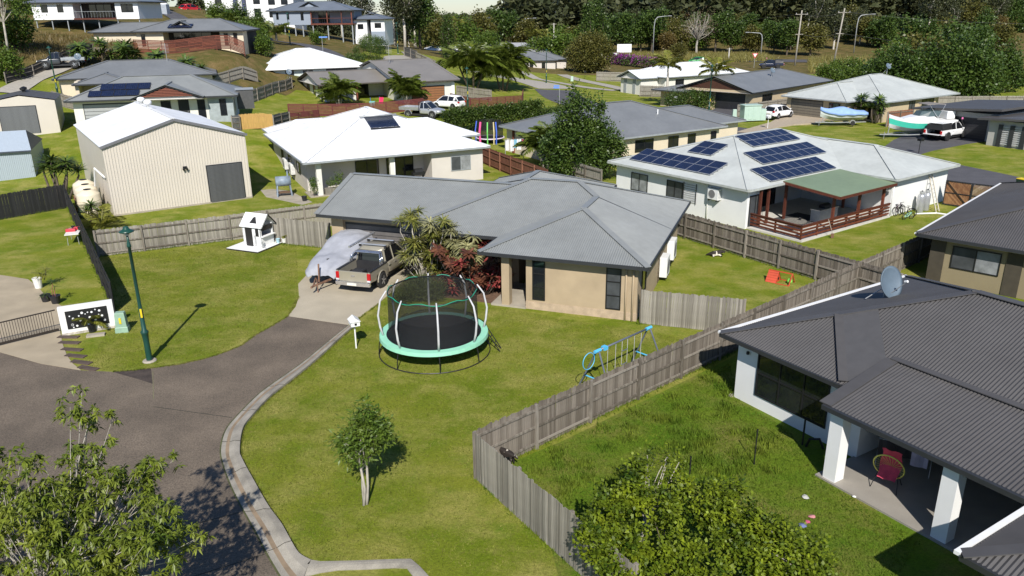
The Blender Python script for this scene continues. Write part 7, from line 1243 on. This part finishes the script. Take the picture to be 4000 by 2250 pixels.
def car(name, label, loc, rz, paint, kind='hatch', sc=1., group='parked vehicles'):
    r = thing(name, label, {'ute': 'ute', 'canopy': 'ute', 'tray': 'ute'}.get(kind, 'car'), loc, rz, group)
    ute = kind in ('ute', 'canopy', 'tray')
    if not ute:
        st = [(-2.1, .35, .75, .8, .70, .6), (-2.02, .28, .85, .98, .82, .74), (-1.2, .22, .9, 1.0, .9, .82), (0, .2, .88, .98, .9, .82), (.9, .2, .86, .97, .9, .8), (1.3, .22, .82, .92, .89, .74), (1.85, .25, .72, .8, .84, .66), (2.08, .32, .58, .64, .7, .55)]
        cab = [(-1.98, .74, .98, .66, 1.02), (-1.55, .82, .97, .62, 1.46), (-.2, .82, .97, .66, 1.54), (.45, .82, .97, .64, 1.47), (1.3, .78, .92, .7, .95)]
        wb = (-1.27, 1.3); R = .33
        if kind == 'suv': st = [(x, zb+.05, zs+.1, zt+.1, w, wt) for x, zb, zs, zt, w, wt in st]; cab = [(x, w, z+.1, wt, zt+.12) for x, w, z, wt, zt in cab]; R = .36
    else:
        st = [(-.75, .42, 1.0, 1.06, .88, .84), (-.4, .4, 1.02, 1.08, .9, .84), (.8, .38, 1.02, 1.08, .91, .84), (1.25, .38, 1.0, 1.08, .91, .8), (1.9, .4, .96, 1.04, .9, .74), (2.4, .45, .85, .92, .84, .66), (2.58, .5, .72, .78, .72, .58)]
        cab = [(-.78, .8, 1.06, .72, 1.12), (-.68, .83, 1.06, .66, 1.66), (-.1, .83, 1.06, .68, 1.76), (.75, .82, 1.06, .66, 1.7), (1.5, .78, 1.05, .7, 1.08)]; wb = (-1.42, 1.62); R = .38
        if kind == 'tray': cab = [(.0, .8, 1.06, .72, 1.12), (.08, .83, 1.06, .66, 1.66), (.4, .83, 1.06, .68, 1.74), (.8, .82, 1.06, .66, 1.7), (1.5, .78, 1.05, .7, 1.08)]; st[0] = (-.05,)+st[0][1:]; st[1] = (.1,)+st[1][1:]
    MB().loft([bring(*s) for s in st]).build('body', paint, r, smooth=True, sub=2)
    MB().loft([[(x, -w, z), (x, -wt, zt-.02), (x, wt, zt-.02), (x, w, z)] for x, w, z, wt, zt in cab]).build('windows', CGL, r)
    b, c, d = cab[1], cab[2], cab[3]; e = .035
    MB().loft([[(x, -w-e, zt-.05), (x, -w*.8, zt+.03), (x, w*.8, zt+.03), (x, w+e, zt-.05)] for x, w, zt in ((b[0]-.05, b[3], b[4]), (c[0], c[3], c[4]+.02), (d[0]+.03, d[3], d[4]))]).build('roof', paint, r, smooth=True)
    a4 = cab[4]; a0 = cab[0]
    for s in (-1, 1):
        for p, q, w in (((a4[0], s*a4[1], a4[2]), (d[0], s*d[3], d[4]-.02), .07), ((b[0], s*(b[3]+.02), b[4]-.03), (a0[0]+.02, s*a0[1], a0[2]), .1), (((b[0]+d[0])/2+.1, s*.84, 1.0), ((b[0]+d[0])/2+.05, s*(c[3]+.02), c[4]-.02), .08)): MB().bar(p, q, w, .05).build('pillar', paint, r)
        if not ute: MB().add([(b[0]-.02, s*.845, .98), (b[0]+.35, s*.85, .98), (b[0]+.2, s*(b[3]+.03), b[4]-.03), (b[0]-.02, s*(b[3]+.025), b[4]-.04)], [(0, 1, 2, 3)]).build('pillar', paint, r)
        MB().box(a4[0]-.35, a4[0]-.2, s*.95-.08, s*.95+.08, 1.0, 1.14).build('mirror', paint, r, bev=.02)
        for x in (.15, -.75 if not ute else -.45): MB().box(x-.1, x+.1, s*.9-.025, s*.9+.025, .86, .9).build('door_handle', CHROME if kind == 'ute' else paint, r)
        fx = st[-1][0]; MB().box(fx-.32, fx-.06, s*.6-.13, s*.6+.13, st[-1][2]-.02, st[-1][2]+.12).build('headlight', CLEAR, r, bev=.03)
    if not ute:
        for s in (-1, 1): MB().box(-2.12, -1.9, s*.68-.12, s*.68+.12, .82, 1.0).build('taillight', REDL, r, bev=.03)
        MB().box(-2.13, -2.08, -.25, .25, .6, .72).build('number_plate', PLATE, r); MB().box(-2.14, -1.95, -.75, .75, .32, .45).build('bumper', PLAST, r)
    elif kind == 'tray':
        MB().box(-2.6, -.1, -.92, .92, .82, .92).build('tray', ALU, r)
        for p in (((-2.6, -.9, 1.05), (-.1, -.9, 1.05)), ((-2.6, .9, 1.05), (-.1, .9, 1.05)), ((-2.6, -.9, 1.05), (-2.6, .9, 1.05))): MB().bar(*p, .04, .22).build('tray_side', ALU, r)
        MB().bar((-.1, -.8, 1.7), (-.1, .8, 1.7), .06, .06).build('headboard', PLAST, r)
        for y in (-.8, 0, .8): MB().bar((-.1, y, .9), (-.1, y, 1.7), .05, .05).build('headboard', PLAST, r)
        for s in (-1, 1): MB().box(-2.64, -2.6, s*.7-.12, s*.7+.12, .74, .84).build('taillight', REDL, r)
    else:
        for s in (-1, 1):
            MB().loft([[(x, s*.92, zb), (x, s*.93, .8), (x, s*.9, 1.1), (x, s*.8, 1.12), (x, s*.8, .62)] if s > 0 else [(x, s*.8, .62), (x, s*.8, 1.12), (x, s*.9, 1.1), (x, s*.93, .8), (x, s*.92, zb)] for x, zb in ((-2.6, .6), (-2.0, .55), (-1.9, .78), (-1.0, .78), (-.9, .5), (-.72, .48))]).build('tub_side', paint, r)
            MB().box(-2.66, -2.56, s*.84-.09, s*.84+.09, .72, 1.05).build('taillight', REDL, r, bev=.02); MB().box(-2.67, -2.56, s*.84-.08, s*.84+.08, .64, .72).build('reverse_light', CLEAR, r)
            MB().box(-2.6, -.75, s*.86-.07, s*.86+.07, 1.115, 1.14).build('tub_rail', PLAST, r)
        MB().box(-2.6, -.75, -.82, .82, .62, .68).build('tub_floor', PLAST, r); MB().box(-.8, -.74, -.82, .82, .62, 1.1).build('tub_front', PLAST, r)
        if kind == 'ute':
            MB().box(-2.64, -2.57, -.76, .76, .6, 1.1).build('tailgate', paint, r, bev=.015); MB().box(-2.665, -2.64, -.1, .1, .86, .93).build('tailgate_handle', CHROME, r)
            MB().loft([[(-2.78+abs(y)*.05, y, .42), (-2.8+abs(y)*.06, y, .58), (-2.6, y, .6), (-2.6, y, .44)] for y in (-.92, -.6, 0, .6, .92)]).build('rear_bumper', CHROME, r); MB().box(-2.83, -2.79, -.25, .25, .46, .58).build('number_plate', PLATE, r)
            for x in (-.85, -1.05): MB().tube([(x-.35, -.84, 1.1), (x-.2, -.8, 1.45), (x, -.66, 1.62), (x, .66, 1.62), (x-.2, .8, 1.45), (x-.35, .84, 1.1)], .045, 8).build('sports_bar', CHROME, r, smooth=True)
            for x in (-.45, .45): MB().tube([(x, -.74, 1.86), (x, .74, 1.86)], .035, 8).build('roof_rack_bar', ALU, r)
            for y in (-.7, .7):
                for x in (-.45, .45): MB().box(x-.06, x+.06, y-.05, y+.05, 1.72, 1.85).build('rack_foot', PLAST, r)
            MB().tube([(-1.3, .85, 1.9), (1.6, .95, 1.88)], .06, 8).build('awning_roll', ALU, r); MB().box(-1.9, -1.4, -.1, .5, .68, .9).build('tool_case', PLAST, r, bev=.04); MB().lathe([(.02, .68), (.3, .7), (.2, .78), (.03, .8)], 9, (-1.95, -.35, 0)).build('cuttings', mat('straw', (.45, .32, .15), .9), r)
        else:
            MB().loft([[(x, -w, 1.12), (x, -w*.85, zt), (x, w*.85, zt), (x, w, 1.12)] for x, w, zt in ((-2.45, .9, 1.6), (-1.6, .9, 1.72), (-.78, .9, 1.74))]).build('canopy', PLAST, r); MB().box(-2.4, -.8, -.72, .72, 1.73, 1.76).build('canopy_top', paint, r); MB().box(-2.62, -2.56, -.76, .76, .6, .72).build('bumper', PLAST, r); MB().box(-3.0, -2.55, -.78, .78, .66, .72).build('tailgate', paint, r); MB().tube([(1.5, -.95, 1.0), (1.2, -.9, 1.4), (.9, -.85, 1.75), (.9, -.85, 1.95)], .05, 8).build('snorkel', PLAST, r); MB().lathe([(.04, 1.95), (.09, 1.98), (.08, 2.14), (.03, 2.16)], 8, (.9, -.85, 0)).build('snorkel_head', mat('snorkel_pink', (.8, .2, .45), .5), r)
    for x in wb:
        for s in (-1, 1):
            MB().lathe([(R*1.2, -.02), (R*1.2, .02)], 20, (x, s*(.905 if not ute else .925), R+.02), 'y').build('wheel_arch', PLAST, r)
            MB().tube([(x+R*1.22*math.cos(t), s*(.92 if not ute else .94), R+.02+R*1.22*math.sin(t)) for t in [math.pi*i/10 for i in range(11)]], .035, 6).build('arch_flare', paint if kind != 'canopy' else PLAST, r)
    wheelset(r, wb, .84 if not ute else .88, R, .24, RIM if kind not in ('canopy',) else PLAST)
    MB().box(wb[0], wb[1], -.7, .7, .22, .42).build('underbody', PLAST, r); r.scale = (sc, sc, sc); return r
def paint(k, c, metal=.0): return mat('paint_'+k, c, .25, metal=metal, var=.02, spec=.6)
PWH = paint('white', (.78, .78, .78)); PGOLD = mat('paint_gold', (.42, .385, .30), .3, metal=.4, var=.03, spec=.6); PSIL = paint('silver', (.45, .46, .48), .4)
rw = (G(1452, 1150)+G(1320, 1142))*.5; a = R_(72); car('pickup_ute', 'gold grey dual cab ute with roof racks parked on the driveway', rw+Vector((math.cos(a), math.sin(a), 0))*2.75+Vector((.05, .15, .02)), a, PGOLD, 'ute', 1.12)
a = R_(38); car('hatchback', 'white hatchback on the buff driveway across the street', (G(3055, 470)+G(3120, 462))*.5+Vector((-1.2, 1.6, .05)), a, PWH, 'hatch', 1.12)
car('pickup_ute', 'white dual cab ute with black canopy on the dark driveway', G(3690, 550)+Vector((.8, 1.3, .05)), R_(33), PWH, 'canopy', 1.12)
p = GT(1752, 428); car('suv', 'white compact SUV in front of the brown garage', p+Vector((0, 1.2, 0)), R_(147), PWH, 'suv', 1.1); p = GT(1655, 462); car('pickup_ute', 'silver tray back ute below the maroon fence', p+Vector((-.2, 1.4, 0)), R_(-22), PSIL, 'tray', 1.15)
p = D(235, 215, 112); p.z = T(p.x, p.y)+.1; car('pickup_ute', 'dark grey tray ute on the pale hillside driveway', p, R_(200), paint('slate', (.05, .055, .06)), 'tray', 1.15)
for px, py, rz, c, k, l in ((2385, 236, 160, PWH, 'suv', 'white four wheel drive on the highway'), (2720, 250, 175, paint('green', (.02, .28, .06)), 'hatch', 'bright green car on the highway'), (3010, 268, 170, paint('navy', (.02, .025, .05)), 'canopy', 'dark ute on the highway behind the grey roof')): p = GT(px, py); p.z = T(p.x, p.y)+.12; car('highway_car', l, p, R_(rz), c, k, 1.15)
p = D(745, 48, 182); car('parked_car', 'small red car near the white two storey house', p, R_(60), paint('red', (.5, .02, .03)), 'hatch', 1.1)
# trailers and boats
def trailer(r, L, w, m, z=.45, axle=.5, R=.3):
    for s in (-1, 1): MB().bar((0, s*w, z), (L*.68, s*w, z), .07, .1).build('chassis_rail', m, r); MB().bar((L*.68, s*w, z), (L, 0, z), .07, .1).build('drawbar', m, r)
    for x in (.1, L*.35, L*.66): MB().bar((x, -w, z), (x, w, z), .06, .08).build('crossmember', m, r)
    for s in (-1, 1):
        t = MB().lathe([(R*.55, -.09), (R, -.08), (R, .08), (R*.55, .09)], 16, ax='y').build('wheel', TYRE, r); t.location = (L*.3, s*(w+.14), R); MB().lathe([(R*.56, -.07), (R*.56, .085 if s > 0 else .07)], 12, ax='y').build('rim', RIM, t)
        MB().tube([(L*.3+R*1.25*math.cos(q), s*(w+.14), R+R*1.25*math.sin(q)) for q in [math.pi*i/8 for i in range(9)]], .08, 4).build('mudguard', m, r)
    MB().tube([(L, 0, z), (L+.25, 0, z)], .06, 8).build('coupling', m, r); MB().tube([(L-.25, .12, 0), (L-.25, .12, .8)], .03, 6).build('jockey_stand', m, r); MB().bar((L-.75, 0, z), (L-.85, 0, z+1.0), .07, .07).build('winch_post', m, r)
def hull(x, L, B): t = x/L; w = B/2*(1-max(0, (t-.45)/.55)**2.2); return w
def boat_secs(L, B, z0, fr, n=12):
    """fr: list of (level) -> sections for keel, chine, sheer"""
    out = []
    for i in range(n+1):
        x = L*i/n; t = i/n; w = max(.02, hull(x, L, B)); kz = z0+.55*max(0, (t-.6)/.4)**2; out.append((x, w, kz, t))
    return out
GALV = mat('trailer_galv', (.40, .41, .41), .5, metal=.4)
q = G(3478, 548); a = R_(180+8); r = thing('motor_boat', 'teal and white cabin motor boat on a trailer by the dark garage', 'boat', q+Vector((7.6, 2.0, .05)), a); S = boat_secs(7.4, 2.6, .75, 0)
def strip(lo, hi, m, nm): 
    for s in (-1, 1):
        V = []
        for x, w, kz, t in S: V += [lo(x, w, kz, t, s), hi(x, w, kz, t, s)]
        f = [(2*i, 2*i+1, 2*i+3, 2*i+2) for i in range(len(S)-1)]; MB().add(V, f if s > 0 else [tuple(reversed(k)) for k in f]).build(nm, m, r, smooth=True)
keel = lambda x, w, kz, t, s: (x+.25*t*t, 0, kz); chine = lambda x, w, kz, t, s: (x+.25*t*t, s*w*.82, kz+.42); band = lambda x, w, kz, t, s: (x+.35*t*t, s*w*.97, kz+.95+.1*t); shr = lambda x, w, kz, t, s: (x+.4*t*t, s*w, kz+1.3+.08*t); dk = lambda x, w, kz, t, s: (x+.4*t*t, 0, kz+1.38+.08*t)
GEL = mat('gelcoat', (.78, .78, .77), .25, var=.03); TEAL = mat('gelcoat_teal', (.06, .52, .38), .25, var=.03)
strip(keel, chine, GEL, 'hull_bottom'); strip(chine, band, TEAL, 'hull_band'); strip(band, shr, GEL, 'topside'); strip(shr, dk, GEL, 'deck')
x, w, kz, t = S[0]; MB().add([(0, 0, kz), (0, w*.82, kz+.42), (0, w, kz+1.3), (0, -w, kz+1.3), (0, -w*.82, kz+.42)], [(0, 1, 2, 3, 4)]).build('transom', GEL, r)
MB().loft([[(x, -w, 2.1), (x, -w*.9, z), (x, w*.9, z), (x, w, 2.1)] for x, w, z in ((2.2, .95, 2.15), (2.8, 1.0, 2.5), (4.6, .9, 2.55), (6.4, .45, 2.25), (6.9, .2, 2.15))]).build('cabin', GEL, r, smooth=False); WSC = mat('windscreen', (.08, .11, .11), .1, spec=.7)
MB().loft([[(x, -w, 2.5), (x-.35, -w*.9, 3.05), (x-.35, w*.9, 3.05), (x, w, 2.5)] for x, w in ((2.3, .95), (3.6, .95), (4.5, .6))]).build('windscreen', WSC, r)
for x, z in ((1.0, 3.6), (2.6, 3.7)): pass
MB().loft([[(x, -1.0, z), (x, -.9, z+.06), (x, .9, z+.06), (x, 1.0, z)] for x, z in ((1.6, 3.75), (2.6, 3.85), (3.9, 3.78))]).build('bimini', mat('bimini_taupe', (.22, .2, .18), .8), r)
for x in (1.7, 3.6):
    for s in (-1, 1): MB().tube([(2.4, s*1.05, 2.3), (x, s*.98, 3.76)], .022, 6).build('bimini_frame', ALU, r)
MB().box(.2, 1.2, -.9, .9, 2.15, 3.0).build('rocket_launcher', GEL, r, bev=.05); MB().box(-.6, .1, -.35, .35, 1.5, 2.75).build('outboard', PLAST, r, bev=.08); MB().box(3.3, 3.9, -1.25, -1.2, 2.0, 2.12).build('porthole', BLACK, r); MB().add([(5.0, -1.05, 2.02), (5.7, -.8, 2.08), (5.6, -.74, 2.17), (5.0, -.97, 2.13)], [(0, 1, 2, 3), (3, 2, 1, 0)]).build('side_window', mat('port_navy', (.05, .05, .15), .2), r)
r2 = thing('boat_trailer', 'galvanised trailer under the teal motor boat', 'trailer', r.location.copy(), a); trailer(r2, 8.4, .95, GALV, .5, .3, .34)
q = G(3205, 496); r = thing('covered_runabout', 'pale runabout under a light blue cover on the lawn', 'boat', q+Vector((6.0, 1.6, .05)), R_(186)); S = boat_secs(5.6, 2.1, .6, 0); HP = mat('hull_pale', (.62, .66, .64), .35)
strip(keel, chine, HP, 'hull_bottom'); strip(chine, lambda x, w, kz, t, s: (x+.3*t*t, s*w, kz+.95), HP, 'topside'); x, w, kz, t = S[0]; MB().add([(0, 0, kz), (0, w*.82, kz+.42), (0, w, kz+.95), (0, -w, kz+.95), (0, -w*.82, kz+.42)], [(0, 1, 2, 3, 4)]).build('transom', HP, r)
rngc = random.Random(2); secs = []
for x, w, kz, t in S: zt = kz+1.15+(.55*math.exp(-((t-.55)/.25)**2)); wv = .05*math.sin(t*23); secs.append([(x+.32*t*t, -w*1.05-.03, kz+.72+wv), (x+.32*t*t, -w*1.0, kz+1.0), (x+.3*t*t, -w*.5, zt-.05), (x+.3*t*t, 0, zt+.04), (x+.3*t*t, w*.5, zt-.05), (x+.32*t*t, w*1.0, kz+1.0), (x+.32*t*t, w*1.05+.03, kz+.72-wv)])
MB().loft(secs).build('cover', mat('cover_blue', (.26, .40, .72), .8, var=.1, scale=2), r, smooth=True); r2 = thing('boat_trailer', 'trailer under the blue covered runabout', 'trailer', r.location.copy(), R_(186)); trailer(r2, 6.2, .75, GALV, .42, .3, .3)
# grey tarp over the boat beside the ute
q = G(1245, 1065, .95); b_ = G(1372, 905, 2.0); q.z = b_.z = 0; d = (q-b_); a = math.atan2(d.y, d.x); bo = q-d.normalized()*6.1+Vector((.05, 0, .02)); r = thing('tarped_boat', 'boat on a trailer under a grey fabric cover beside the ute', 'boat', bo, a)
TARP = mat('tarp_grey', (.34, .35, .385), .85, var=.12, scale=1.6, fine=.05, bump=.4, bscale=3); V = []; nx_, ny_ = 46, 26; rt = np.random.default_rng(9)
ridge = [(0, .75), (.035, 1.75), (.1, 1.98), (.3, 2.02), (.42, 1.95), (.55, 1.65), (.78, 1.4), (.92, 1.22), (.975, 1.05), (1.0, .72)]; wdt = [(0, 1.1), (.06, 1.3), (.5, 1.35), (.78, 1.3), (.92, 1.1), (.98, .9), (1.0, .75)]
itp = lambda tb, t: np.interp(t, [k[0] for k in tb], [k[1] for k in tb])
for i in range(nx_+1):
    t = i/nx_; zr = itp(ridge, t); ww = itp(wdt, t); hem = .6+.06*math.sin(t*17)+.05*math.sin(t*41)
    for j in range(ny_+1):
        s = j/ny_*2-1; b = abs(s); fold = .03*math.sin(s*7+t*11)+.022*math.sin(s*17-t*13)+.018*math.sin(t*37+s*6)+.03*abs(math.sin(t*9+s*5))**6
        if b < .6: y = s/.6*ww*.78; z = zr-.18*(b/.6)**2*zr*.35+fold*.7-.12*max(0, math.sin(t*12.0))*math.cos(s*1.6)*(.3 < t < .95)
        else: k = (b-.6)/.4; zt = zr-.063*zr; y = math.copysign(ww*(.78+.22*k+.1*math.sin(k*3)), s)+fold*k*1.4; z = zt+(hem-zt)*k**.9
        V.append((6.0*t, y, z))
F = [(i*(ny_+1)+j, (i+1)*(ny_+1)+j, (i+1)*(ny_+1)+j+1, i*(ny_+1)+j+1) for i in range(nx_) for j in range(ny_)]
MB().add(V, F).build('cover', TARP, r, smooth=True); S = boat_secs(5.0, 1.7, .28, 0); strip(keel, chine, BLACK, 'hull_bottom'); strip(chine, lambda x, w, kz, t, s: (x, s*w*.95, kz+.6), mat('hull_dark', (.08, .08, .09), .5), 'topside')
r2 = thing('boat_trailer', 'rusty trailer drawbar under the grey covered boat', 'trailer', bo, a); trailer(r2, 7.0, .8, mat('rusty_steel', (.20, .11, .07), .8, var=.4, scale=4), .45, .3, .3); MB().box(5.6, 5.62, -.75, -.35, .55, .8).build('number_plate', PLATE, r2)
for o in list(bpy.data.objects):
    if '_e' in o.keys(): del o['_e']
